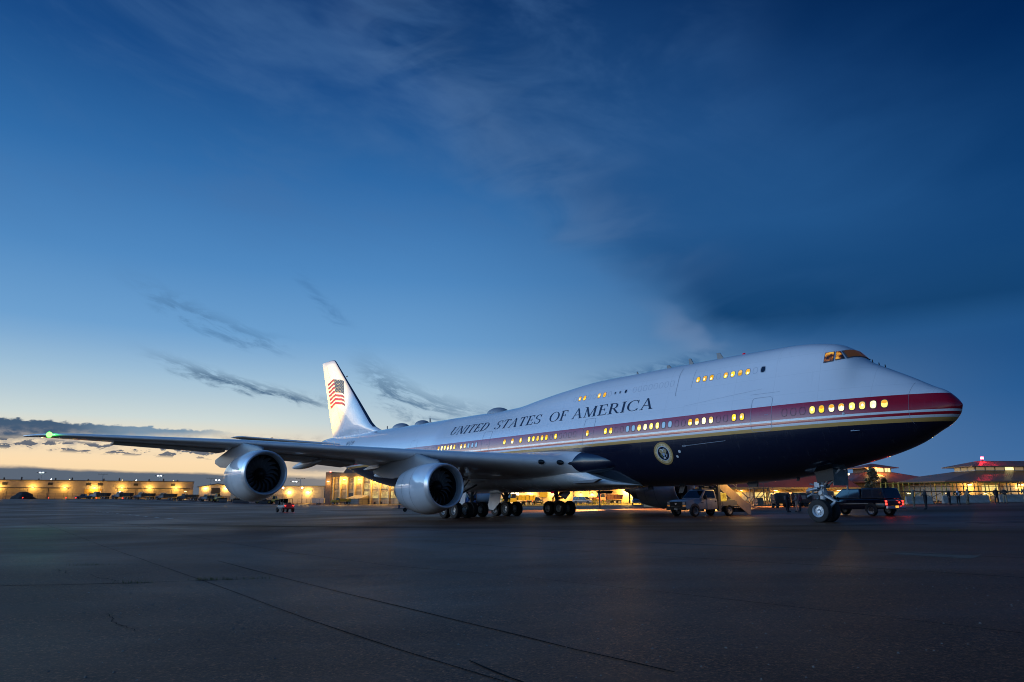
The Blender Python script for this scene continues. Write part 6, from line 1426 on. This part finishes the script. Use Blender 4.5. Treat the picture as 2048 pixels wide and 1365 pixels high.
big_truck('crash_truck', 'yellow airport crash truck in front of the bright doorway', 'truck', (1.2, 168, G(1, 168)), rad(-160), M('crash_yellow', (.55, .42, .04), .4), M('crash_yellow', (.55, .42, .04)))
big_truck('tank_truck', 'white and blue tank truck behind the near wing gear', 'tank truck', (-6.2, 126, G(-6, 126)), rad(205), M('blue_cab', (.05, .14, .35), .35), M('tank_white', (.5, .56, .6), .35), tank=True)
big_truck('yellow_truck', 'yellow truck parked at the foot of the hangar', 'truck', (-67.5, 288, G(-67.5, 288)), rad(185), M('yellow_truck', (.55, .36, .03), .45), M('yellow_truck', (.55, .36, .03)))
wt_ = thing('box_trailer', 'white box trailer left of the hangar', 'trailer', (-78.5, 296, G(-78.5, 296)), rad(3)); block(wt_, -2.4, 2.4, -1, 1, .5, 2.5, 'box', M('trailer_white', (.62, .58, .5), .5)); wheels(wt_, [(x, s * .95, .36) for x in (-.45, .45) for s in (1, -1)], WH_CAR); mb = MB(); mb.bar((-2.4, 0, .5), (-3.4, 0, .45), .1); mb.build('hitch', black_pl, wt_)
def loader(label, loc, rz):
    t = thing('wheel_loader', label, 'wheel loader', loc, rz, 'yellow wheel loaders behind the outboard engine'); y_ = M('loader_yellow', (.50, .30, .02), .45, var=.1)
    mb = body_loft([(-2.6, .9, 2.0, .8, .7), (-1.2, .8, 2.1, .9, .8), (0, .8, 1.7, .8, .7), (1.6, .8, 1.5, .6, .5)], .1); mb.build('body', y_, t)
    cb = MB(); frustum(cb, -.9, .6, -.8, .4, .75, .65, 1.7, 3.3); cb.build('cab', y_, t, bevel=.05); cab_glass(t, -.9, .6, -.8, .4, .75, .65, 1.7, 3.2, [(.1, .9)])
    for s in (.5, -.5): mb = MB(); mb.bar((.8, s, 1.4), (2.9, s, 1.0), .16, .3); mb.build('lift_arm', y_, t)
    mb = MB(); mb.prism([(2.7, .3), (3.9, .25), (3.9, .4), (3.0, .5), (2.9, 1.5), (2.7, 1.5)], -1.3, 1.3); mb.build('bucket', M('bucket', (.06, .055, .05), .6), t)
    wheels(t, [(x, s * 1.0, .85) for x in (-1.5, 1.5) for s in (1, -1)], WH_BIG); return t
loader('yellow wheel loader left of the outboard engine', (-115.0, 284, G(-115, 284)), rad(160)); loader('yellow wheel loader under the left of the outboard engine', (-108.5, 290, G(-108, 290)), rad(200)); loader('yellow wheel loader in the middle under the outboard engine', (-99.0, 288, G(-99, 288)), rad(20)); loader('yellow wheel loader under the right of the outboard engine', (-93.0, 285, G(-93, 285)), rad(175))
for k, x in enumerate((-111.5, -106, -103, -96, -89.5)):
    t = thing('plow_blade', 'dark snow plough blade stored beneath the outboard engine, ' + ['leftmost', 'second from left', 'middle one', 'second from right', 'rightmost'][k], 'plough blade', (x, 281, G(x, 281)), rad(-5 + 4 * k), 'snow plough blades below the outboard engine')
    mb = MB(); mb.prism([(.0, 0), (.5, .5), (.55, 1.2), (.2, 1.7), (.1, 1.7), (.4, 1.2), (.35, .5), (-.1, .05)], -1.6, 1.6, axis='x'); mb.build('blade', M('plow_steel', (.05, .05, .055), .5, .3, var=.3), t)
    mb = MB(); mb.bar((-1, .5, .6), (-.3, 1.5, .4), .15); mb.bar((1, .5, .6), (.3, 1.5, .4), .15); mb.build('push_frame', black_pl, t)

# maintenance stand and ground carts beyond the nose gear
ms = thing('maintenance_stand', 'tall steel maintenance stand with ladder and outriggers right of the boarding stairs', 'work platform', (29.2, 86, G(29.2, 86)), rad(6))
ms_m = M('stand_steel', (.24, .19, .15), .5, .4, var=.2)
for x, y in ((-.95, -.6), (.95, -.6), (-.95, .6), (.95, .6)): mb = MB(); mb.bar((x * 1.05, y, .25), (x * .85, y, 2.3), .09); mb.build('upright', ms_m, ms)
for z in (.35, 1.3, 2.3): block(ms, -1.0, 1.0, -.64, .64, z - .04, z + .04, 'platform' if z > 2 else 'frame', ms_m)
for y in (-.6, .6):
    for z in (2.65, 2.95): mb = MB(); mb.bar((-.95, y, z), (.95, y, z), .06); mb.build('guard_rail', ms_m, ms)
    for x in (-.9, -.3, .3, .9): mb = MB(); mb.bar((x, y, 2.3), (x, y, 2.95), .05); mb.build('rail_post', ms_m, ms)
    mb = MB(); mb.bar((-.9, y, .35), (.85, y, 2.25), .06); mb.build('diagonal', ms_m, ms); mb = MB(); mb.bar((1.0, y, 1.3), (2.0, y, .15), .06); mb.build('outrigger', ms_m, ms); mb = MB(); mb.bar((-1.0, y, 1.3), (-2.0, y, .15), .06); mb.build('outrigger', ms_m, ms)
for s in (.95, 1.45): mb = MB(); mb.bar((s + .25, -.66, .1), (s - .05, -.66, 2.4), .06); mb.build('ladder_rail', ms_m, ms)
for k in range(7): mb = MB(); mb.bar((1.2 - .04 * k, -.66, .3 + .3 * k), (1.66 - .04 * k, -.66, .3 + .3 * k), .05); mb.build('rung', ms_m, ms)
wheels(ms, [(x, s * .6, .16) for x in (-1.9, 1.9) for s in (1, -1)], car_wheel(.16, .08, .08, black_pl, 'castor'))
block(ms, -.5, .25, -.5, .5, .4, 1.2, 'tool_locker', M('locker', (.30, .22, .15), .6))
for k, (x, lab) in enumerate(((33.2, 'dark ground power cart left of the man in black'), (35.6, 'dark ground power cart just behind the man in black'), (37.6, 'grey ground cart behind the woman in pale trousers'))):
    t = thing('ground_cart', lab, 'ground cart', (x, 90 + k * .8, G(x, 90)), rad(4 - 5 * k), 'ground power carts beyond the nose gear'); cm = M('cart_dark%d' % k, [(.05, .05, .045), (.06, .055, .05), (.10, .10, .10)][k], .5, var=.25, vscale=3)
    mb = body_loft([(-1.0, .45, 1.55, .6, .56), (-.8, .42, 1.7, .62, .58), (.8, .42, 1.7, .62, .58), (1.0, .45, 1.5, .6, .56)], .06); mb.build('housing', cm, t); block(t, -.7, -.1, -.635, -.62, .8, 1.4, 'louvre', vent_m); block(t, .1, .75, -.635, -.62, .9, 1.35, 'control_panel', M('panel_grey', (.25, .24, .22), .5))
    wheels(t, [(q, s * .55, .25) for q in (-.7, .7) for s in (1, -1)], car_wheel(.25, .15, .12, black_pl, 'cart_wheel2')); mb = MB(); mb.bar((-1, 0, .4), (-1.7, 0, .3), .06); mb.build('tow_bar', grey_st, t)

# ------------------------------------------------------------------ people
def camo(name, cols, scale):
    m = bpy.data.materials.new(name); m.use_nodes = True; t = m.node_tree; n = NT(t); b = t.nodes['Principled BSDF']; tcn = t.nodes.new('ShaderNodeTexCoord')
    nz = n.noise(tcn.outputs['Object'], scale, 3, .55)
    t.links.new(n.ramp(nz, [(0.0, (*cols[0], 1)), (.44, (*cols[1], 1)), (.53, (*cols[2], 1)), (.60, (*cols[0], 1))], 'CONSTANT'), b.inputs['Base Color']); b.inputs['Roughness'].default_value = .85; return m
SKIN = M('skin', (.42, .25, .17), .55); SKIN_D = M('skin_dark', (.13, .07, .045), .55); HAIR = M('hair_dark', (.02, .014, .01), .6); HAIR_B = M('hair_brown', (.07, .035, .02), .6); SHOE = M('shoe_black', (.01, .01, .01), .4); BOOT = M('boot_tan', (.16, .11, .07), .8)
CAMO = camo('camouflage', [(.22, .18, .12), (.12, .10, .07), (.34, .28, .20)], 9.0); SUIT = M('dark_suit', (.010, .010, .014), .7); WSHIRT = M('white_shirt', (.62, .65, .72), .7); MAROON = M('maroon_jacket', (.14, .02, .035), .7); KHAKI = M('khaki_trousers', (.30, .22, .14), .8); PALE = M('pale_trousers', (.60, .40, .30), .8); BLOUSE = camo('patterned_blouse', [(.36, .24, .20), (.20, .12, .12), (.5, .38, .34)], 14.0); JEAN = M('dark_trousers', (.02, .022, .03), .8); OLIVE = M('olive_jacket', (.05, .05, .035), .8)
def person(label, x, y, facing, top, legs, shoes, arms='down', stance='stand', h=1.78, skin=SKIN, hair=HAIR, front=None, lean=0.0, cap=None):
    t = thing('person', label, 'person', (x, y, G(x, y)), facing)
    J = []; E_ = []; R_ = []; K = []
    def j(p, r): J.append(p); R_.append(r); return len(J) - 1
    def e(a, b, k): E_.append((a, b)); K.append(k)
    f = h / 1.78; R_scale = 1.28; lx = lambda z: lean * max(0, z - .9)
    hy = {'stand': .095, 'wide': .14, 'stride': .09, 'lean': .10}[stance]
    pel = j((lx(.95), 0, .96), .135); wst = j((lx(1.1) + .0, 0, 1.10), .128); chs = j((lx(1.3) - .01, 0, 1.31), .155); nk = j((lx(1.49), 0, 1.485), .060); hd0 = j((lx(1.56) + .02, 0, 1.555), .075); hd1 = j((lx(1.63) + .025, 0, 1.635), .098); hd2 = j((lx(1.7) + .015, 0, 1.705), .080)
    nose = j((lx(1.63) + .125, 0, 1.625), .016)
    e(pel, wst, 'top'); e(wst, chs, 'top'); e(chs, nk, 'top'); e(nk, hd0, 'skin'); e(hd0, hd1, 'skin'); e(hd1, hd2, 'hair'); e(hd1, nose, 'skin')
    for s in (1, -1):
        fx = {'stride': .16 * s, 'lean': .05 * s}.get(stance, .02 * s)
        hp = j((0, s * .085, .90), .105); kn = j((fx * .5 + .02, s * hy, .50), .066); ca = j((fx * .85 - .01, s * (hy + .005), .36), .060); an = j((fx, s * (hy + .01), .10), .045); bl = j((fx + .10, s * (hy + .03), .045), .042); to = j((fx + .19, s * (hy + .045), .038), .034)
        e(pel, hp, 'legs'); e(hp, kn, 'legs'); e(kn, ca, 'legs'); e(ca, an, 'legs'); e(an, bl, 'shoe'); e(bl, to, 'shoe')
        sx = lx(1.42)
        sh_ = j((sx, s * .185, 1.42), .068)
        if arms == 'crossed': el, wr = (sx + .06, s * .25, 1.16), (sx + .22, -s * .02, 1.20 + .03 * s)
        elif arms == 'hips': el, wr = (sx - .06, s * .40, 1.16), (sx + .06, s * .20, 1.00)
        elif arms == 'front': el, wr = (sx + .06, s * .26, 1.14), (sx + .26, s * .10, 1.10)
        elif arms == 'point' and s == 1: el, wr = (sx + .22, s * .28, 1.30), (sx + .45, s * .22, 1.36)
        elif arms == 'pockets': el, wr = (sx - .06, s * .29, 1.14), (sx + .05, s * .21, .93)
        else: el, wr = (sx - .02, s * .255, 1.13), (sx + .05, s * .27, .88)
        eb = j(el, .047); w_ = j(wr, .032); d = (Vector(wr) - Vector(el)).normalized(); q = Vector(wr) + d * .075; pm_ = j(tuple(q), .036)
        e(chs, sh_, 'top'); e(sh_, eb, 'top'); e(eb, w_, 'top'); e(w_, pm_, 'skin')
        sd = d.cross(Vector((0, 1, 0)) if abs(d.y) < .8 else Vector((0, 0, 1))).normalized()
        cur = sd.cross(d).normalized()
        for i, (o_, L) in enumerate(((-.027, .070), (-.009, .080), (.009, .075), (.027, .060))):
            a_ = q + d * .02 + sd * o_; b__ = a_ + d * L * .55; c__ = b__ + d * L * .4 + cur * .02 * s
            i1 = j(tuple(b__), .010); i2 = j(tuple(c__), .009); e(pm_, i1, 'skin'); e(i1, i2, 'skin')
        th = j(tuple(Vector(wr) + d * .05 + sd * -.055 + cur * .01), .011); e(w_, th, 'skin')
    J2 = [(a * f, b * f, c * f) for a, b, c in J]
    me = bpy.data.meshes.new('person_body'); me.from_pydata(J2, E_, []); o = bpy.data.objects.new('body', me); col.objects.link(o)
    sk = o.modifiers.new('skin', 'SKIN')
    for v, r in zip(me.skin_vertices[0].data, R_): v.radius = (r * f * (R_scale if r > .04 else 1.0), r * f * (R_scale if r > .04 else 1.0))
    me.skin_vertices[0].data[0].use_root = True
    for idx, sc_ in ((pel, (1.0, 1.12)), (wst, (.92, 1.10)), (chs, (.86, 1.16))): me.skin_vertices[0].data[idx].radius = (R_[idx] * f * sc_[0] * R_scale, R_[idx] * f * sc_[1] * R_scale)
    sub = o.modifiers.new('subdiv', 'SUBSURF'); sub.levels = 1; sub.render_levels = 1
    dg = bpy.context.evaluated_depsgraph_get(); m2 = bpy.data.meshes.new_from_object(o.evaluated_get(dg))
    o.modifiers.clear(); o.data = m2; o.name = 'body'; o.parent = t
    m2.materials.clear(); order = {'top': 0, 'legs': 1, 'shoe': 2, 'skin': 3, 'hair': 4, 'front': 5}
    for m_ in (top, legs, shoes, skin, cap or hair, front or top): m2.materials.append(m_)
    A = np.array([J2[a] for a, b in E_]); B = np.array([J2[b] for a, b in E_]); D = B - A; DD = (D * D).sum(1) + 1e-9
    rr_ = np.array([(R_[a] + R_[b]) / 2 for a, b in E_])
    for p in m2.polygons:
        c = np.array(p.center); tt = np.clip(((c - A) * D).sum(1) / DD, 0, 1); dd = np.linalg.norm(A + D * tt[:, None] - c, axis=1) / rr_
        k = K[int(dd.argmin())]; z = c[2] / f; xr = c[0] / f - lx(z)
        if z > 1.50 and k != 'top': k = 'hair' if (z > 1.685 or (xr < -.01 and z > 1.58)) else 'skin'
        if k == 'top' and z < 1.0 and abs(c[1]) < .17 * f: k = 'legs' if z < .96 else 'top'
        if front and k == 'top' and xr > .06 and abs(c[1]) < .07 * f and 1.0 < z < 1.47: k = 'front'
        p.material_index = order[k]; p.use_smooth = True
    return t
person('man in black with folded arms right of the maintenance stand', 24.9, 66, rad(-40), SUIT, SUIT, SHOE, 'crossed', 'wide', 1.82)
person('woman in a patterned top and pale trousers beside the man in maroon', 25.85, 66.3, rad(170), BLOUSE, PALE, SHOE, 'front', 'stand', 1.66, hair=HAIR_B)
person('man in a maroon jacket just left of the nose wheels', 26.35, 66.8, rad(185), MAROON, JEAN, SHOE, 'pockets', 'stand', 1.78)
person('soldier in camouflage nearest the black pickup, facing right', 36.7, 66.6, rad(-20), CAMO, CAMO, BOOT, 'hips', 'stand', 1.76, cap=CAMO)
person('soldier in camouflage just right of the soldier nearest the black pickup', 37.25, 67.6, rad(160), CAMO, CAMO, BOOT, 'down', 'wide', 1.76, cap=CAMO)
person('man in a dark suit standing alone right of the two soldiers', 36.3, 64.0, rad(175), SUIT, SUIT, SHOE, 'crossed', 'stand', 1.82)
person('person in dark clothes half hidden left of the white shirted man', 48.9, 81.5, rad(-60), JEAN, JEAN, SHOE, 'pockets', 'stand', 1.74)
person('man in a dark jacket over a white shirt before the barriers', 49.6, 81, rad(-105), SUIT, SUIT, SHOE, 'hips', 'stand', 1.80, front=WSHIRT)
person('soldier in camouflage leaning forward right of the white shirted man', 50.6, 81, rad(-10), CAMO, CAMO, BOOT, 'point', 'stride', 1.76, lean=.10, cap=CAMO)
person('shorter soldier facing the leaning soldier', 51.6, 82.5, rad(190), CAMO, CAMO, BOOT, 'front', 'lean', 1.70, lean=-.06, cap=CAMO)
person('person in a black jacket, left one of the dark clad pair', 54.2, 81.5, rad(-90), SUIT, JEAN, SHOE, 'pockets', 'wide', 1.78)
person('person in a black jacket and khaki trousers, right one of the dark clad pair', 54.8, 81, rad(-120), SUIT, KHAKI, SHOE, 'crossed', 'wide', 1.74)
person('soldier with back turned, left of the group at the right edge', 56.4, 80, rad(80), CAMO, CAMO, BOOT, 'hips', 'wide', 1.82, cap=CAMO)
person('soldier in the middle of the group at the right edge', 57.1, 80.5, rad(-100), OLIVE, CAMO, BOOT, 'crossed', 'stand', 1.80)
person('striding soldier, second from the right edge', 57.7, 81, rad(200), CAMO, CAMO, BOOT, 'down', 'stride', 1.74, cap=CAMO)
person('person cut off by the right edge of the frame', 58.4, 81, rad(180), OLIVE, JEAN, SHOE, 'front', 'stand', 1.80)

# ------------------------------------------------------------------ trees, shrubs, mound, masts, fence
leaf_g = M('leaf_grey_green', (.10, .105, .06), .7, var=.4, vscale=1.2); leaf_d = M('leaf_dark', (.035, .05, .025), .7, var=.4, vscale=1.0); bark = M('bark', (.09, .06, .04), .9)
def tree(name, label, cat, loc, H, W, conical, leaf, n=2600, ls=.12, trunk_h=.25):
    t = thing(name, label, cat, loc)
    mb = MB(); mb.tube((0, 0, 0), (0, 0, H * .5), .035 * H, .02 * H, 10); mb.tube((0, 0, H * .5), (.02 * H, 0, H * .92), .02 * H, .004 * H, 8)
    limbs = []
    for k in range(14):
        z = H * random.uniform(trunk_h, .85); a = random.uniform(0, 6.28); L = W * (1 - z / H if conical else math.sqrt(max(.05, 1 - ((z / H - .62) / .42) ** 2))) * random.uniform(.6, .9); p = (L * math.cos(a), L * math.sin(a), z + L * .25); limbs.append((p, L)); mb.tube((0, 0, z), p, .012 * H, .004 * H, 6)
    mb.build('trunk', bark, t)
    cl = MB(); clumps = []
    for k in range(60):
        z = H * random.uniform(trunk_h * .7, 1.0); a = random.uniform(0, 6.28)
        R = W * ((1 - z / H) * 1.05 + .06 if conical else math.sqrt(max(.02, 1 - ((z / H - .62) / .40) ** 2))); r = R * math.sqrt(random.uniform(.1, 1)); clumps.append((r * math.cos(a), r * math.sin(a), z, W * random.uniform(.14, .28)))
    for _ in range(n):
        cx, cy, cz, cr = random.choice(clumps); d = Vector((random.gauss(0, 1), random.gauss(0, 1), random.gauss(0, .8))).normalized() * cr * random.uniform(.5, 1.05)
        p = Vector((cx, cy, cz)) + d; s = ls * random.uniform(.6, 1.3); u = Vector((random.gauss(0, 1), random.gauss(0, 1), random.gauss(0, 1))).normalized(); v = u.orthogonal().normalized()
        cl.add([p - u * s, p + v * s * .5, p + u * s, p - v * s * .5], [(0, 1, 2, 3)])
    o = cl.build('crown', leaf, t, smooth=False); return t
tree('conifer_tree', 'broad conical grey green tree behind the cab of the black pickup', 'tree', (51.2, 103, G(51, 103)), 4.9, 2.0, True, leaf_g, 5200, .13)
tree('conifer_tree', 'smaller dark tree right of the broad conical tree', 'tree', (53.4, 104, G(53, 104)), 3.3, 1.2, True, leaf_d, 2200, .11)
tree('broadleaf_tree', 'distant dark tree left of the brown terminal roof', 'tree', (116.5, 198, G(116, 198)), 6.6, 3.2, False, leaf_d, 2200, .22)
tree('broadleaf_tree', 'distant smaller tree beside the brown terminal roof', 'tree', (120.8, 204, G(120, 204)), 5.6, 2.4, False, leaf_d, 1600, .2)
tree('shrub', 'lamp lit green shrub left of the far wing gear', 'shrub', (10.2, 172, G(10, 172)), 2.3, 1.0, False, M('shrub_leaf', (.16, .15, .03), .8), 1200, .12, .1)
tree('shrub', 'small lamp lit green shrub right of the far wing gear', 'shrub', (19.6, 172, G(19, 172)), 1.6, .8, False, M('shrub_leaf', (.16, .15, .03)), 800, .1, .1)
tree('shrub', 'tiny dry shrub between the grey pickup and the fire engine', 'shrub', (21.3, 170, G(21, 170)), 1.0, .6, False, M('shrub_leaf', (.16, .15, .03)), 500, .08, .1)
mb = MB(); rg = []
for i in range(15):
    t = i / 14; r = 4.6 * (1 - t) ** .8; rg.append([(r * math.cos(a) * (1 + .12 * math.sin(3 * a + i)), r * .8 * math.sin(a) * (1 + .1 * math.cos(5 * a)), 2.9 * math.sin(t * PI / 2) * (1 + .03 * math.sin(4 * a))) for a in [2 * PI * k / 28 for k in range(28)]])
mb.loft(rg, True); o = mb.build('soil_mound', M('mound_soil', (.03, .03, .032), .95, var=.4, vscale=1.5, bump=.6, bscale=5), loc=(-188.5, 281, G(-188, 281) - .2)); tag(o, 'dark heap of soil in front of the warehouse at the far left', 'soil mound')
for u, top_, lit_, lab in ((77, 14.5, True, 'tall lit floodlight mast above the left end of the warehouse'), (201, 13.6, False, 'unlit floodlight mast above the middle of the warehouse'), (315, 12.6, True, 'lit floodlight mast above the right part of the warehouse'), (419, 11.2, False, 'unlit floodlight mast above the gabled annex'), (433, 10.0, True, 'short lit floodlight mast right of the gabled annex'), (588, 9.6, True, 'lit floodlight cluster above the cream shed'), (599, 11.6, False, 'unlit floodlight mast left of the hangar tower')):
    D_ = 440; x = (u - 1024) / 1456.5 * D_; t = thing('floodlight_mast', lab, 'light mast', (x, D_, G(x, D_)), rad(5), 'floodlight masts beyond the warehouse'); H = top_ + .6
    mb = MB(); mb.tube((0, 0, 0), (0, 0, H), .22, .14, 8); mb.build('mast', M('mast_grey', (.35, .36, .36), .5), t); mb = MB(); mb.bar((-2.6, 0, H), (2.6, 0, H), .14); mb.build('cross_arm', trim_m, t)
    for k, xx in enumerate((-2.4, -.9, .9, 2.4)): mb = MB(); mb.box((xx, -.2, H + .1), (.55, .4, .26)); mb.build('lamp_head', lamp_white if (lit_ and k in (1, 2)) else trim_m, t)
fx0, fy0, fx1, fy1 = -205.0, 279.0, -88.0, 283.0; nfp = 36
fe = thing('chain_link_fence', 'low chain link fence along the far edge of the apron at the left', 'fence', (0, 0, 0))
for k in range(nfp + 1):
    x = fx0 + (fx1 - fx0) * k / nfp; y = fy0 + (fy1 - fy0) * k / nfp; mb = MB(); mb.tube((x, y, G(x, y)), (x, y, G(x, y) + 2.2), .05, .05, 6); mb.build('fence_post', trim_m, fe)
for h in (.1, 1.1, 2.15):
    mb = MB()
    pts_ = [(fx0 + (fx1 - fx0) * k / nfp, fy0 + (fy1 - fy0) * k / nfp) for k in range(nfp + 1)]
    mb.loft([[(x + dx_, y, G(x, y) + h + dz_) for dx_, dz_ in ((-.02, -.02), (.02, -.02), (.02, .02), (-.02, .02))] for x, y in pts_], True); mb.build('fence_wire', trim_m, fe)
fe2 = thing('chain_link_fence', 'chain link fence in front of the hangar', 'fence', (0, 0, 0))
for k in range(25):
    x = -84 + 42 * k / 24; y = 286 - 6 * k / 24; mb = MB(); mb.tube((x, y, G(x, y)), (x, y, G(x, y) + 2.3), .05, .05, 6); mb.build('fence_post', trim_m, fe2)
for h in (.1, 1.1, 2.2):
    mb = MB(); pts_ = [(-84 + 42 * k / 24, 286 - 6 * k / 24) for k in range(25)]
    mb.loft([[(x + dx_, y, G(x, y) + h + dz_) for dx_, dz_ in ((-.02, -.02), (.02, -.02), (.02, .02), (-.02, .02))] for x, y in pts_], True); mb.build('fence_wire', trim_m, fe2)
for k, (x, y) in enumerate(((-186, 277), (-176.5, 277.5), (-170.2, 278), (-166.4, 278), (-148.5, 278), (-158.6, 278))):
    t = thing('edge_light', 'small red apron edge light in front of the warehouse, ' + ['first', 'second', 'third', 'fourth', 'sixth', 'fifth'][k] + ' from the left', 'edge light', (x, y, G(x, y)), 0, 'red apron edge lights')
    mb = MB(); mb.tube((0, 0, 0), (0, 0, .35), .06, .05, 8); mb.build('stem', trim_m, t); mb = MB(); mb.lathe([(0, .62), (.12, .56), (.14, .42), (.08, .35)], (0, 0, 0), 'z', 10); mb.build('lens', emis('edge_red', (1, .03, .02), 8), t)
